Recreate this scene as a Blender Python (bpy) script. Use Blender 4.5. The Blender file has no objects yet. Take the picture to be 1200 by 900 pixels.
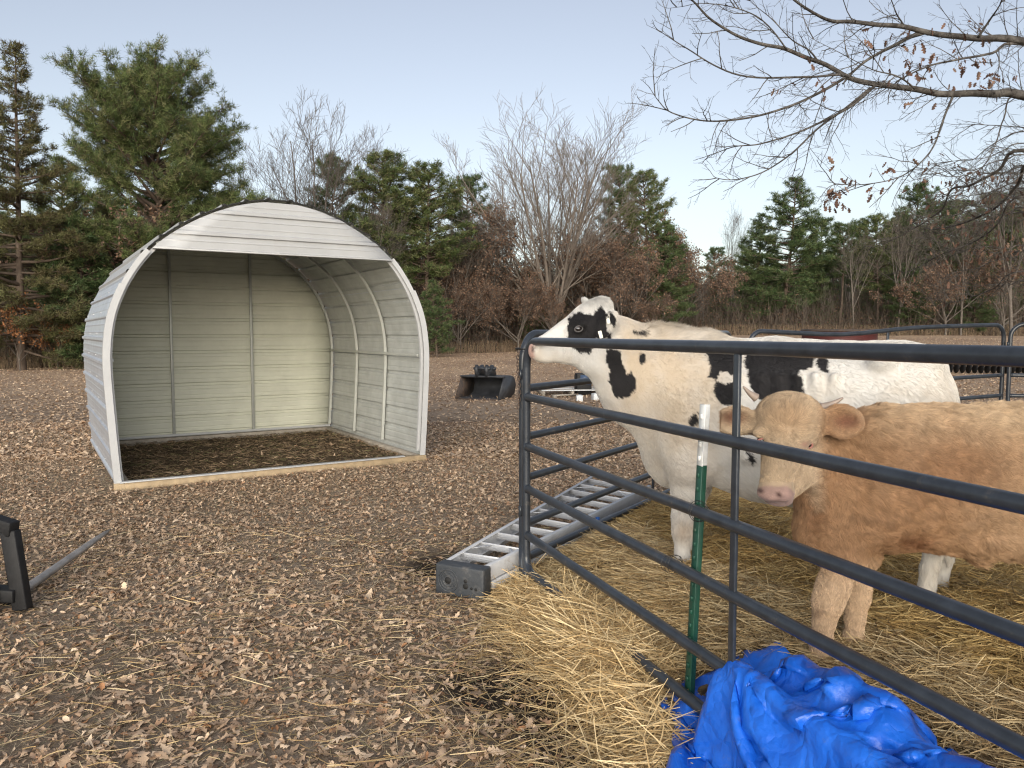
import bpy, math, random
import numpy as np
from mathutils import Vector, Matrix

# ------------------------------------------------------------------ camera, sky, sun, exposure
SC = bpy.context.scene
C = SC.collection
PITCH = math.atan(61 / 901)
cam_d = bpy.data.cameras.new("camera")
cam = bpy.data.objects.new("camera", cam_d)
C.objects.link(cam)
cam.location = (0, 0, 1.55)
cam.rotation_euler = (math.pi / 2 - PITCH, 0, 0)
cam_d.sensor_width = 36
cam_d.lens = 901 / 1200 * 36
cam_d.clip_start = 0.05
cam_d.clip_end = 2000
SC.camera = cam

SUN_ELEV = 14.0
SUN_AZ = 182.0          # compass direction the light comes from: 0 = straight ahead (+Y), clockwise
world = bpy.data.worlds.new("World")
SC.world = world
world.use_nodes = True
wn = world.node_tree
bg = wn.nodes["Background"]
sky = wn.nodes.new("ShaderNodeTexSky")
sky.sky_type = 'NISHITA'
sky.sun_disc = False
sky.sun_elevation = math.radians(SUN_ELEV)
sky.sun_rotation = math.radians(SUN_AZ)
sky.air_density = 1.0
sky.dust_density = 1.6
sky.ozone_density = 1.0
hs = wn.nodes.new("ShaderNodeHueSaturation")
hs.inputs['Saturation'].default_value = 0.56
hs.inputs['Hue'].default_value = 0.512
wn.links.new(sky.outputs[0], hs.inputs['Color'])
wn.links.new(hs.outputs[0], bg.inputs[0])
bg.inputs[1].default_value = 0.086

sun_d = bpy.data.lights.new("sun", 'SUN')
sun_d.energy = 2.1
sun_d.angle = math.radians(70)
sun_d.color = (1.0, 0.95, 0.89)
sun = bpy.data.objects.new("sun", sun_d)
C.objects.link(sun)
_a, _e = math.radians(SUN_AZ), math.radians(SUN_ELEV)
sd = Vector((math.sin(_a) * math.cos(_e), math.cos(_a) * math.cos(_e), math.sin(_e)))
sun.rotation_euler = sd.to_track_quat('Z', 'Y').to_euler()

SC.view_settings.view_transform = 'Standard'
SC.view_settings.look = 'None'
SC.view_settings.gamma = 1
SC.view_settings.use_curve_mapping = False
SC.view_settings.exposure = 1.20
SC.render.engine = 'CYCLES'
SC.cycles.use_denoising = True
SC.cycles.filter_width = 1.2
SC.cycles.max_bounces = 6
SC.cycles.diffuse_bounces = 3
SC.cycles.glossy_bounces = 3
SC.cycles.transparent_max_bounces = 8

# ------------------------------------------------------------------ helpers
rng = np.random.default_rng(7)
random.seed(7)
PI = math.pi


def ray(px, py):
    """direction through a point of the 1200x900 photograph"""
    x = (px - 600) / 901
    y = -(py - 450) / 901
    return np.array([x, math.cos(PITCH) + y * math.sin(PITCH), -math.sin(PITCH) + y * math.cos(PITCH)])


def at(px, py, Y):
    d = ray(px, py)
    return np.array([0, 0, 1.55]) + d * (Y / d[1])


def atz(px, py, z):
    d = ray(px, py)
    return np.array([0, 0, 1.55]) + d * ((z - 1.55) / d[2])


def sstep(a, b, x):
    t = np.clip((x - a) / (b - a), 0, 1)
    return t * t * (3 - 2 * t)


def wav(P, f, seed=0):
    """cheap smooth noise, about -1..1, of points (N,2|3)"""
    r = np.random.default_rng(1000 + seed)
    n = P.shape[1]
    out = np.zeros(len(P))
    for i in range(7):
        k = r.normal(size=n)
        k *= f * (0.6 + 0.9 * r.random()) / np.linalg.norm(k)
        out += np.sin(P @ k + r.random() * 6.283 + 1.3 * np.sin(P @ np.roll(k, 1) * 0.7 + i))
    return out / 4.0


def tag(o, label=None, cat=None, group=None, kind=None):
    if label: o['label'] = label
    if cat: o['category'] = cat
    if group: o['group'] = group
    if kind: o['kind'] = kind
    return o


def empty(name, loc=(0, 0, 0), rz=0.0, label=None, cat=None, group=None):
    o = bpy.data.objects.new(name, None)
    C.objects.link(o)
    o.location = [float(v) for v in loc]
    o.rotation_euler = (0, 0, rz)
    o.empty_display_size = 0.2
    return tag(o, label, cat, group)


def mesh(name, V, F, mat=None, parent=None, smooth=False, col=None, loc=None, midx=None, label=None):
    """V (N,3); F (M,3|4) array or list of arrays of those; one linked object.
    With a parent the vertices are in the parent's frame."""
    V = np.asarray(V, dtype=np.float32)
    Fs = F if isinstance(F, (list, tuple)) and len(F) and isinstance(F[0], np.ndarray) and F[0].ndim == 2 else [np.asarray(F)]
    me = bpy.data.meshes.new(name)
    nl = sum(f.size for f in Fs)
    nf = sum(len(f) for f in Fs)
    me.vertices.add(len(V))
    me.vertices.foreach_set("co", V.ravel())
    me.loops.add(nl)
    me.loops.foreach_set("vertex_index", np.concatenate([f.ravel() for f in Fs]).astype(np.int32))
    me.polygons.add(nf)
    sizes = np.concatenate([np.full(len(f), f.shape[1]) for f in Fs])
    starts = np.concatenate([[0], np.cumsum(sizes)[:-1]]).astype(np.int32)
    me.polygons.foreach_set("loop_start", starts)
    try:
        me.polygons.foreach_set("loop_total", sizes.astype(np.int32))
    except Exception:
        pass
    if midx is not None:
        me.polygons.foreach_set("material_index", np.asarray(midx, dtype=np.int32))
    me.update(calc_edges=True)
    if smooth:
        me.polygons.foreach_set("use_smooth", np.ones(nf, dtype=bool))
    if col is not None:
        col = np.asarray(col, dtype=np.float32)
        if col.shape[1] == 3:
            col = np.concatenate([col, np.ones((len(col), 1), np.float32)], 1)
        a = me.color_attributes.new("Col", 'FLOAT_COLOR', 'POINT')
        a.data.foreach_set("color", col.ravel())
    for m in (mat if isinstance(mat, (list, tuple)) else [mat]):
        if m: me.materials.append(m)
    o = bpy.data.objects.new(name, me)
    C.objects.link(o)
    if parent is not None: o.parent = parent
    if loc is not None: o.location = [float(v) for v in loc]
    if label: o['label'] = label
    return o


class MB:
    """collects shapes (numpy) for ONE mesh"""
    def __init__(s):
        s.V = []; s.Q = []; s.T = []; s.n = 0; s.C = []

    def add(s, V, Q=None, T=None, col=None):
        V = np.asarray(V, float)
        s.V.append(V)
        if Q is not None and len(Q): s.Q.append(np.asarray(Q) + s.n)
        if T is not None and len(T): s.T.append(np.asarray(T) + s.n)
        if col is not None:
            col = np.asarray(col, float)
            s.C.append(np.tile(col, (len(V), 1)) if col.ndim == 1 else col)
        s.n += len(V)
        return s

    def box(s, c, size, R=None, col=None, taper=1.0):
        c = np.asarray(c, float); h = np.asarray(size, float) / 2
        v = np.array([[x, y, z] for z in (-1, 1) for y in (-1, 1) for x in (-1, 1)], float)
        v[4:, :2] *= taper
        v = v * h
        if R is not None: v = v @ np.asarray(R, float).T
        return s.add(v + c, [[0, 2, 3, 1], [4, 5, 7, 6], [0, 1, 5, 4], [2, 6, 7, 3], [0, 4, 6, 2], [1, 3, 7, 5]], col=col)

    def bar(s, a, b, w, h, up=(0, 0, 1), col=None):
        a = np.asarray(a, float); b = np.asarray(b, float)
        d = b - a; L = np.linalg.norm(d); d /= L
        u = np.asarray(up, float); x = np.cross(d, u)
        if np.linalg.norm(x) < 1e-6: x = np.cross(d, (1, 0, 0))
        x /= np.linalg.norm(x); y = np.cross(x, d)
        return s.box((a + b) / 2, (w, L, h), np.stack([x, d, y], 1), col=col)

    def tube(s, pts, r, n=12, closed=False, cap=True, col=None):
        P = np.asarray(pts, float); m = len(P)
        r = np.broadcast_to(np.asarray(r, float), (m,))
        if closed:
            t = np.roll(P, -1, 0) - np.roll(P, 1, 0)
        else:
            t = np.gradient(P, axis=0)
        t /= np.linalg.norm(t, axis=1)[:, None] + 1e-12
        a = np.zeros((m, 3))
        ref = np.array([0, 0, 1.0]) if abs(t[0][2]) < 0.9 else np.array([1.0, 0, 0])
        a0 = np.cross(t[0], ref); a0 /= np.linalg.norm(a0)
        for i in range(m):
            a0 = a0 - t[i] * (a0 @ t[i]); a0 /= np.linalg.norm(a0) + 1e-12
            a[i] = a0
        b = np.cross(t, a)
        th = np.arange(n) / n * 2 * PI
        V = P[:, None] + r[:, None, None] * (a[:, None] * np.cos(th)[None, :, None] + b[:, None] * np.sin(th)[None, :, None])
        V = V.reshape(-1, 3)
        i = np.arange(m if closed else m - 1)[:, None]; j = np.arange(n)[None]
        i2 = (i + 1) % m; j2 = (j + 1) % n
        Q = np.stack([i * n + j, i * n + j2, i2 * n + j2, i2 * n + j], -1).reshape(-1, 4)
        T = []
        if cap and not closed:
            V = np.vstack([V, P[0], P[-1]])
            k0, k1 = m * n, m * n + 1
            jj = np.arange(n)
            T = np.vstack([np.stack([np.full(n, k0), (jj + 1) % n, jj], 1),
                           np.stack([np.full(n, k1), (m - 1) * n + jj, (m - 1) * n + (jj + 1) % n], 1)])
        return s.add(V, Q, T if len(T) else None, col=col)

    def lathe(s, prof, c=(0, 0, 0), n=32, col=None):
        prof = np.asarray(prof, float); m = len(prof)
        th = np.arange(n) / n * 2 * PI
        V = np.stack([prof[:, 0][:, None] * np.cos(th), prof[:, 0][:, None] * np.sin(th), np.repeat(prof[:, 1][:, None], n, 1)], -1).reshape(-1, 3)
        i = np.arange(m - 1)[:, None]; j = np.arange(n)[None]; j2 = (j + 1) % n
        Q = np.stack([i * n + j, i * n + j2, (i + 1) * n + j2, (i + 1) * n + j], -1).reshape(-1, 4)
        return s.add(V + np.asarray(c, float), Q, col=col)

    def build(s, name, mat, parent=None, smooth=False, **k):
        V = np.vstack(s.V)
        F = []
        if s.Q: F.append(np.vstack(s.Q))
        if s.T: F.append(np.vstack(s.T))
        return mesh(name, V, F, mat, parent, smooth, col=np.vstack(s.C) if s.C else None, **k)


def autosmooth(o, deg=35):
    me = o.data
    me.polygons.foreach_set("use_smooth", np.ones(len(me.polygons), dtype=bool))
    try:
        me.set_sharp_from_angle(angle=math.radians(deg))
    except Exception:
        pass
    return o


def bevel(o, w=0.004, seg=2):
    m = o.modifiers.new("bevel", 'BEVEL'); m.width = w; m.segments = seg; m.limit_method = 'ANGLE'
    return o


def prisms(P0, P1, R0, R1, n=3):
    P0 = np.asarray(P0, float); P1 = np.asarray(P1, float)
    d = P1 - P0; d /= np.linalg.norm(d, axis=1)[:, None] + 1e-12
    ref = np.where(np.abs(d[:, 2:3]) < 0.9, np.array([[0, 0, 1.0]]), np.array([[1.0, 0, 0]]))
    a = np.cross(d, ref); a /= np.linalg.norm(a, axis=1)[:, None]
    b = np.cross(d, a)
    th = np.arange(n) / n * 2 * PI
    ring = a[:, None] * np.cos(th)[None, :, None] + b[:, None] * np.sin(th)[None, :, None]
    V = np.concatenate([P0[:, None] + ring * np.asarray(R0)[:, None, None], P1[:, None] + ring * np.asarray(R1)[:, None, None]], 1)
    N = len(P0)
    j = np.arange(n); j2 = (j + 1) % n
    q = np.stack([j, j2, j2 + n, j + n], 1)
    Q = (np.arange(N)[:, None, None] * 2 * n + q[None]).reshape(-1, 4)
    return V.reshape(-1, 3), Q


def unit(v):
    v = np.asarray(v, float)
    return v / (np.linalg.norm(v, axis=-1, keepdims=True) + 1e-12)


# ------------------------------------------------------------------ materials
def mat(name, col=(0.5, 0.5, 0.5), rough=0.6, metal=0.0, noise=0.0, nscale=8.0, bump=0.0, bscale=60.0,
        attr=False, spec=0.5, col2=None, ramp=(0.35, 0.65), trans=0.0, sheen=0.0, subsurf=0.0):
    m = bpy.data.materials.new(name)
    m.use_nodes = True
    nt = m.node_tree; N = nt.nodes; L = nt.links
    p = N["Principled BSDF"]
    p.inputs['Roughness'].default_value = rough
    p.inputs['Metallic'].default_value = metal
    p.inputs['Specular IOR Level'].default_value = spec
    if sheen: p.inputs['Sheen Weight'].default_value = sheen
    base = None
    if attr:
        a = N.new("ShaderNodeAttribute"); a.attribute_name = "Col"; base = a.outputs['Color']
    tc = N.new("ShaderNodeTexCoord")
    if noise or col2 is not None:
        nz = N.new("ShaderNodeTexNoise"); nz.inputs['Scale'].default_value = nscale
        nz.inputs['Detail'].default_value = 6; nz.inputs['Roughness'].default_value = 0.62
        L.new(tc.outputs['Object'], nz.inputs['Vector'])
    if col2 is not None:
        r = N.new("ShaderNodeValToRGB")
        r.color_ramp.elements[0].position = ramp[0]; r.color_ramp.elements[1].position = ramp[1]
        r.color_ramp.elements[0].color = (*col, 1); r.color_ramp.elements[1].color = (*col2, 1)
        L.new(nz.outputs['Fac'], r.inputs['Fac']); base = r.outputs['Color']
    if noise:
        mx = N.new("ShaderNodeMix"); mx.data_type = 'RGBA'; mx.blend_type = 'MULTIPLY'
        mx.inputs['Factor'].default_value = 1.0
        mr = N.new("ShaderNodeMapRange")
        mr.inputs['From Min'].default_value = 0.3; mr.inputs['From Max'].default_value = 0.7
        mr.inputs['To Min'].default_value = 1 - noise; mr.inputs['To Max'].default_value = 1 + noise * 0.6
        L.new(nz.outputs['Fac'], mr.inputs['Value'])
        if base is not None: L.new(base, mx.inputs['A'])
        else: mx.inputs['A'].default_value = (*col, 1)
        L.new(mr.outputs[0], mx.inputs['B'])
        base = mx.outputs['Result']
    if base is not None: L.new(base, p.inputs['Base Color'])
    else: p.inputs['Base Color'].default_value = (*col, 1)
    if bump:
        nb = N.new("ShaderNodeTexNoise"); nb.inputs['Scale'].default_value = bscale; nb.inputs['Detail'].default_value = 5
        L.new(tc.outputs['Object'], nb.inputs['Vector'])
        b = N.new("ShaderNodeBump"); b.inputs['Strength'].default_value = bump; b.inputs['Distance'].default_value = 0.02
        L.new(nb.outputs['Fac'], b.inputs['Height']); L.new(b.outputs[0], p.inputs['Normal'])
    if trans:
        # thin leaves let some light through
        tr = N.new("ShaderNodeBsdfTranslucent")
        ms = N.new("ShaderNodeMixShader"); ms.inputs[0].default_value = trans
        if base is not None: L.new(base, tr.inputs['Color'])
        else: tr.inputs['Color'].default_value = (*col, 1)
        L.new(p.outputs[0], ms.inputs[1]); L.new(tr.outputs[0], ms.inputs[2])
        L.new(ms.outputs[0], N["Material Output"].inputs['Surface'])
    return m


M = {}
M['pipe'] = mat('grey_pipe_paint', (0.030, 0.036, 0.046), rough=0.30, noise=0.35, nscale=14, bump=0.03, bscale=90)
M['weld'] = mat('weld', (0.03, 0.032, 0.035), rough=0.5)
M['wire'] = mat('wire', (0.05, 0.05, 0.05), rough=0.4, metal=0.8)
M['white_sheet'] = mat('white_sheet', (0.36, 0.365, 0.37), rough=0.34, noise=0.08, nscale=3)
M['galv'] = mat('galvanised_sheet', (0.47, 0.50, 0.55), rough=0.34, metal=0.35, noise=0.14, nscale=5, bump=0.02, bscale=12)
M['beige_sheet'] = mat('beige_sheet', (0.57, 0.575, 0.475), rough=0.45, noise=0.08, nscale=4)
M['galv_in'] = mat('galvanised_inside', (0.43, 0.445, 0.43), rough=0.40, metal=0.2, noise=0.16, nscale=5)
M['white_trim'] = mat('white_trim', (0.42, 0.425, 0.43), rough=0.4, noise=0.08, nscale=6)
M['frame'] = mat('frame_tube', (0.42, 0.43, 0.40), rough=0.4, metal=0.3, noise=0.1)
M['foam'] = mat('black_closure', (0.02, 0.02, 0.02), rough=0.8)
M['timber'] = mat('new_timber', (0.36, 0.27, 0.165), rough=0.7, noise=0.3, nscale=12)
M['old_timber'] = mat('old_timber', (0.33, 0.29, 0.24), rough=0.8, noise=0.35, nscale=12)
M['alu'] = mat('ladder_aluminium', (0.58, 0.59, 0.61), rough=0.45, metal=0.3, noise=0.15, nscale=9)
M['greyplastic'] = mat('grey_plastic', (0.040, 0.045, 0.052), rough=0.55, noise=0.25, nscale=20, bump=0.1)
M['hole'] = mat('hole_shade', (0.012, 0.012, 0.012), rough=0.8)
M['black_steel'] = mat('black_steel', (0.012, 0.012, 0.013), spec=0.3, rough=0.6, noise=0.4, nscale=14, bump=0.05)
M['bucket_steel'] = mat('bucket_steel', (0.035, 0.037, 0.042), rough=0.5, noise=0.5, nscale=6, bump=0.1)
M['rust'] = mat('rusty_steel', (0.10, 0.065, 0.045), rough=0.75, col2=(0.035, 0.03, 0.03), nscale=9)
M['spear'] = mat('worn_spear_steel', (0.33, 0.31, 0.29), rough=0.45, metal=0.4, noise=0.4, nscale=10)
M['red_tank'] = mat('red_tank_paint', (0.085, 0.018, 0.017), rough=0.55, noise=0.4, nscale=5)
M['tgreen'] = mat('post_green', (0.012, 0.062, 0.040), rough=0.42, noise=0.2, nscale=20)
M['twhite'] = mat('post_white', (0.66, 0.67, 0.66), rough=0.5, noise=0.25, nscale=16)
M['block'] = mat('pale_block', (0.6, 0.62, 0.63), rough=0.7, noise=0.1)
M['paleglass'] = mat('blue_panel', (0.05, 0.075, 0.13), rough=0.2)


def blemish(m, c=(0.075, 0.035, 0.02), lo=0.66, hi=0.72, scale=9.0, fac=0.85):
    """scattered worn or dirty spots over a finished material"""
    nt = m.node_tree; N = nt.nodes; L = nt.links; p = N["Principled BSDF"]
    lk = p.inputs['Base Color'].links
    src = lk[0].from_socket if lk else None
    tc = N.new("ShaderNodeTexCoord"); nz = N.new("ShaderNodeTexNoise"); nz.inputs['Scale'].default_value = scale; nz.inputs['Detail'].default_value = 9
    nz.inputs['Roughness'].default_value = 0.7
    L.new(tc.outputs['Object'], nz.inputs['Vector'])
    mr = N.new("ShaderNodeMapRange"); mr.inputs['From Min'].default_value = lo; mr.inputs['From Max'].default_value = hi; mr.inputs['To Max'].default_value = fac
    L.new(nz.outputs['Fac'], mr.inputs['Value'])
    mx = N.new("ShaderNodeMix"); mx.data_type = 'RGBA'
    L.new(mr.outputs[0], mx.inputs['Factor'])
    if src: L.new(src, mx.inputs['A'])
    else: mx.inputs['A'].default_value = p.inputs['Base Color'].default_value[:]
    mx.inputs['B'].default_value = (*c, 1)
    L.new(mx.outputs['Result'], p.inputs['Base Color'])


blemish(M['pipe'], (0.11, 0.095, 0.08), 0.60, 0.72, 16, 0.6)
blemish(M['pipe'], (0.08, 0.04, 0.025), 0.70, 0.74, 7, 0.8)
for k_ in ('white_sheet', 'galv', 'white_trim', 'beige_sheet', 'galv_in'): blemish(M[k_], (0.22, 0.18, 0.14), 0.56, 0.80, 3.5, 0.16)
blemish(M['tgreen'], (0.10, 0.07, 0.05), 0.62, 0.7, 22, 0.7)
blemish(M['twhite'], (0.30, 0.20, 0.13), 0.60, 0.7, 18, 0.7)
blemish(M['greyplastic'], (0.16, 0.15, 0.14), 0.52, 0.7, 12, 0.6)
blemish(M['alu'], (0.30, 0.26, 0.22), 0.56, 0.72, 9, 0.6)
# ------------------------------------------------------------------ the lie of the land
P0 = np.array([0.086, 4.57])                       # corner post of the pen
RD = np.array([math.sin(math.radians(-20.3)), math.cos(math.radians(-20.3))])
RD = -RD                                            # along the near panel, towards the camera
RN = np.array([-RD[1], RD[0]])                      # into the pen
RN = RN if RN @ np.array([1.0, 0.5]) > 0 else -RN
D2 = np.array([math.sin(math.radians(33.2)), math.cos(math.radians(33.2))])
N2 = np.array([D2[1], -D2[0]])                      # into the pen from the second panel


def gz(x, y):
    x = np.asarray(x, float); y = np.asarray(y, float)
    P = np.stack([x.ravel(), y.ravel()], 1)
    r = np.hypot(P[:, 0], P[:, 1])
    n = wav(P, 2.2, 1) * 0.010 + wav(P, 0.7, 2) * 0.016
    far = sstep(14, 60, P[:, 1])
    up = 0.22 + 1.02 * sstep(-3, 17, P[:, 0] * 60 / np.maximum(P[:, 1], 20)) - 0.30 * sstep(0, -30, P[:, 0])
    z = n * sstep(400, 30, r) + far * up + 0.10 * sstep(2.5, 6.0, P[:, 0]) * sstep(5, 9, P[:, 1])
    z += wav(P, 0.25, 3) * 0.05 * sstep(16, 40, r)
    # trampled hollows outside the corner of the pen
    for cx, cy, rr, dz in ((0.42, 2.95, 0.30, 0.07), (-0.55, 5.05, 0.22, 0.06), (0.62, 2.45, 0.35, 0.08), (-0.12, 3.5, 0.22, 0.03)):
        z -= dz * np.exp(-((P[:, 0] - cx) ** 2 + (P[:, 1] - cy) ** 2) / rr ** 2)
    return z.reshape(x.shape)


def straw_cover(x, y):
    """0 outside the pen .. 1 well inside it"""
    x = np.asarray(x, float); y = np.asarray(y, float)
    sh = x.shape
    P = np.stack([x.ravel(), y.ravel()], 1)
    a = (P - P0) @ RN + wav(P, 3.0, 11) * 0.10
    b = (P - P0) @ N2 + wav(P, 3.0, 12) * 0.06
    t = (P - P0) @ RD
    edge = -0.12 - 0.24 * sstep(0.1, 1.0, t) - 0.05 * sstep(1.2, 2.2, t)
    c = (0.40 * sstep(edge, edge + 0.20, a) + 0.60 * sstep(-0.06, 0.42, a)) * sstep(-0.25, 0.35, b)
    far = sstep(8.6, 7.6, P[:, 1] - 0.42 * (P[:, 0] - 2.5))
    return (c * far).reshape(sh)


def sz(x, y):
    """top of the straw bedding"""
    x = np.asarray(x, float); y = np.asarray(y, float)
    P = np.stack([x.ravel(), y.ravel()], 1)
    c = straw_cover(x, y)
    lump = (wav(P, 5.0, 21) * 0.026 + wav(P, 13.0, 22) * 0.020 + wav(P, 27.0, 23) * 0.014 + wav(P, 60.0, 24) * 0.008).reshape(x.shape)
    h = (0.22 + 0.05 * sstep(4.4, 3.2, y)) * c + lump * sstep(0.02, 0.5, c)
    return gz(x, y) + h


def grid_mesh(xs, ys, zf):
    X, Y = np.meshgrid(xs, ys)
    Z = zf(X, Y)
    nx, ny = len(xs), len(ys)
    i = np.arange(ny - 1)[:, None]; j = np.arange(nx - 1)[None]
    k = i * nx + j
    Q = np.stack([k, k + 1, k + nx + 1, k + nx], -1).reshape(-1, 4)
    return np.stack([X.ravel(), Y.ravel(), Z.ravel()], 1), Q


def spaced(lo, hi, c, fine, grow):
    out = [c]; s = fine
    while out[-1] < hi: s *= grow; out.append(out[-1] + s)
    left = [c]; s = fine
    while left[-1] > lo: s *= grow; left.append(left[-1] - s)
    return np.array(sorted(set(left[1:] + out)))


def ground_material():
    m = bpy.data.materials.new('field_soil'); m.use_nodes = True
    nt = m.node_tree; N = nt.nodes; L = nt.links; p = N["Principled BSDF"]
    p.inputs['Roughness'].default_value = 0.95
    p.inputs['Specular IOR Level'].default_value = 0.15
    tc = N.new("ShaderNodeTexCoord")

    def noise(s, d=6, r=0.6):
        n = N.new("ShaderNodeTexNoise"); n.inputs['Scale'].default_value = s; n.inputs['Detail'].default_value = d
        n.inputs['Roughness'].default_value = r; L.new(tc.outputs['Object'], n.inputs['Vector']); return n

    def ramp(src, stops):
        r = N.new("ShaderNodeValToRGB"); e = r.color_ramp.elements
        while len(e) < len(stops): e.new(0.5)
        for k, (q, c) in enumerate(stops): e[k].position = q; e[k].color = (*c, 1)
        L.new(src, r.inputs['Fac']); return r.outputs['Color']

    def mixc(f, a, b):
        x = N.new("ShaderNodeMix"); x.data_type = 'RGBA'
        L.new(f, x.inputs['Factor']); L.new(a, x.inputs['A']); L.new(b, x.inputs['B']); return x.outputs['Result']
    fine = noise(16, 8, 0.75)
    soil = ramp(fine.outputs['Fac'], [(0.30, (0.125, 0.094, 0.068)), (0.45, (0.23, 0.178, 0.132)), (0.58, (0.33, 0.26, 0.195)), (0.74, (0.41, 0.33, 0.25))])
    thatch = ramp(noise(9, 10, 0.8).outputs['Fac'], [(0.32, (0.09, 0.065, 0.045)), (0.5, (0.20, 0.15, 0.105)), (0.66, (0.33, 0.25, 0.18))])
    patch = noise(0.35, 4, 0.6)
    pm = N.new("ShaderNodeMapRange"); pm.inputs['From Min'].default_value = 0.44; pm.inputs['From Max'].default_value = 0.6
    L.new(patch.outputs['Fac'], pm.inputs['Value'])
    near = mixc(pm.outputs[0], soil, thatch)
    # the open field beyond is short dead grass
    dead = ramp(noise(3.5, 12, 0.85).outputs['Fac'], [(0.34, (0.25, 0.185, 0.135)), (0.5, (0.36, 0.27, 0.195)), (0.68, (0.46, 0.36, 0.265))])
    band = ramp(noise(0.12, 5, 0.6).outputs['Fac'], [(0.4, (0.85, 0.8, 0.78)), (0.6, (1.1, 1.06, 1.0))])
    mul = N.new("ShaderNodeMix"); mul.data_type = 'RGBA'; mul.blend_type = 'MULTIPLY'; mul.inputs['Factor'].default_value = 1
    L.new(dead, mul.inputs['A']); L.new(band, mul.inputs['B'])
    sep = N.new("ShaderNodeSeparateXYZ"); L.new(tc.outputs['Object'], sep.inputs[0])
    fm = N.new("ShaderNodeMapRange"); fm.inputs['From Min'].default_value = 11; fm.inputs['From Max'].default_value = 24
    L.new(sep.outputs['Y'], fm.inputs['Value'])
    colr = mixc(fm.outputs[0], near, mul.outputs['Result'])
    at_ = N.new("ShaderNodeAttribute"); at_.attribute_name = 'Col'
    mud = N.new("ShaderNodeMix"); mud.data_type = 'RGBA'
    L.new(at_.outputs['Fac'], mud.inputs['Factor']); L.new(colr, mud.inputs['A'])
    L.new(ramp(noise(30, 6, 0.7).outputs['Fac'], [(0.35, (0.016, 0.012, 0.009)), (0.65, (0.055, 0.040, 0.030))]), mud.inputs['B'])
    L.new(mud.outputs['Result'], p.inputs['Base Color'])
    b = N.new("ShaderNodeBump"); b.inputs['Strength'].default_value = 0.9; b.inputs['Distance'].default_value = 0.03
    L.new(noise(26, 8, 0.7).outputs['Fac'], b.inputs['Height']); L.new(b.outputs[0], p.inputs['Normal'])
    return m


xs = spaced(-420, 420, 0.3, 0.05, 1.035)
ys = spaced(-150, 700, 4.0, 0.05, 1.03)
V, Q = grid_mesh(xs, ys, gz)


def mud_at(P):
    P = np.asarray(P)[:, :2]
    t = (P - P0) @ RD; a = (P - P0) @ RN
    w_ = wav(P, 6, 31) * 0.10 + wav(P, 17, 32) * 0.05
    m_ = sstep(-0.95, -0.62, a + w_) * sstep(0.05, -0.1, a) * sstep(0.6, 1.1, t) * sstep(3.4, 2.6, t)
    m2 = np.exp(-((P[:, 0] + 0.50) ** 2 + (P[:, 1] - 5.15) ** 2) / 0.26 ** 2) * 1.3
    m3 = np.exp(-((P[:, 0] + 0.15) ** 2 + (P[:, 1] - 3.3) ** 2) / 0.22 ** 2) * 0.9
    return np.clip(np.maximum.reduce([m_, m2, m3]) + (w_ * 1.2) * (np.maximum.reduce([m_, m2, m3]) > .05), 0, 1)


md = mud_at(V)
ground = mesh('ground', V, Q, ground_material(), smooth=True, col=np.repeat(md[:, None], 3, 1))
tag(ground, kind='structure')

# straw bedding: a mounded sheet and, over it, loose straws
strawbase = mat('straw_base', (0.050, 0.034, 0.018), rough=0.9, col2=(0.19, 0.135, 0.07), nscale=22, ramp=(0.36, 0.66), bump=0.8, bscale=70, spec=0.2)  # kept dark so the gaps between straws carry painted shade
xs2 = np.arange(-0.75, 7.2, 0.05); ys2 = np.arange(-0.6, 11.0, 0.05)
X2, Y2 = np.meshgrid(xs2, ys2)
V, Q = grid_mesh(xs2, ys2, lambda x, y: sz(x, y) - 0.004)
cv = straw_cover(V[:, 0], V[:, 1])
keep = (cv[Q] > 0.03).all(1)
V[:, 2] += np.where(cv < 0.08, -0.02, 0)
bed = mesh('straw_bedding', V, Q[keep], strawbase, smooth=True)
tag(bed, kind='stuff', label='thick bed of golden straw spread over the floor of the pen', cat='straw')


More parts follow.
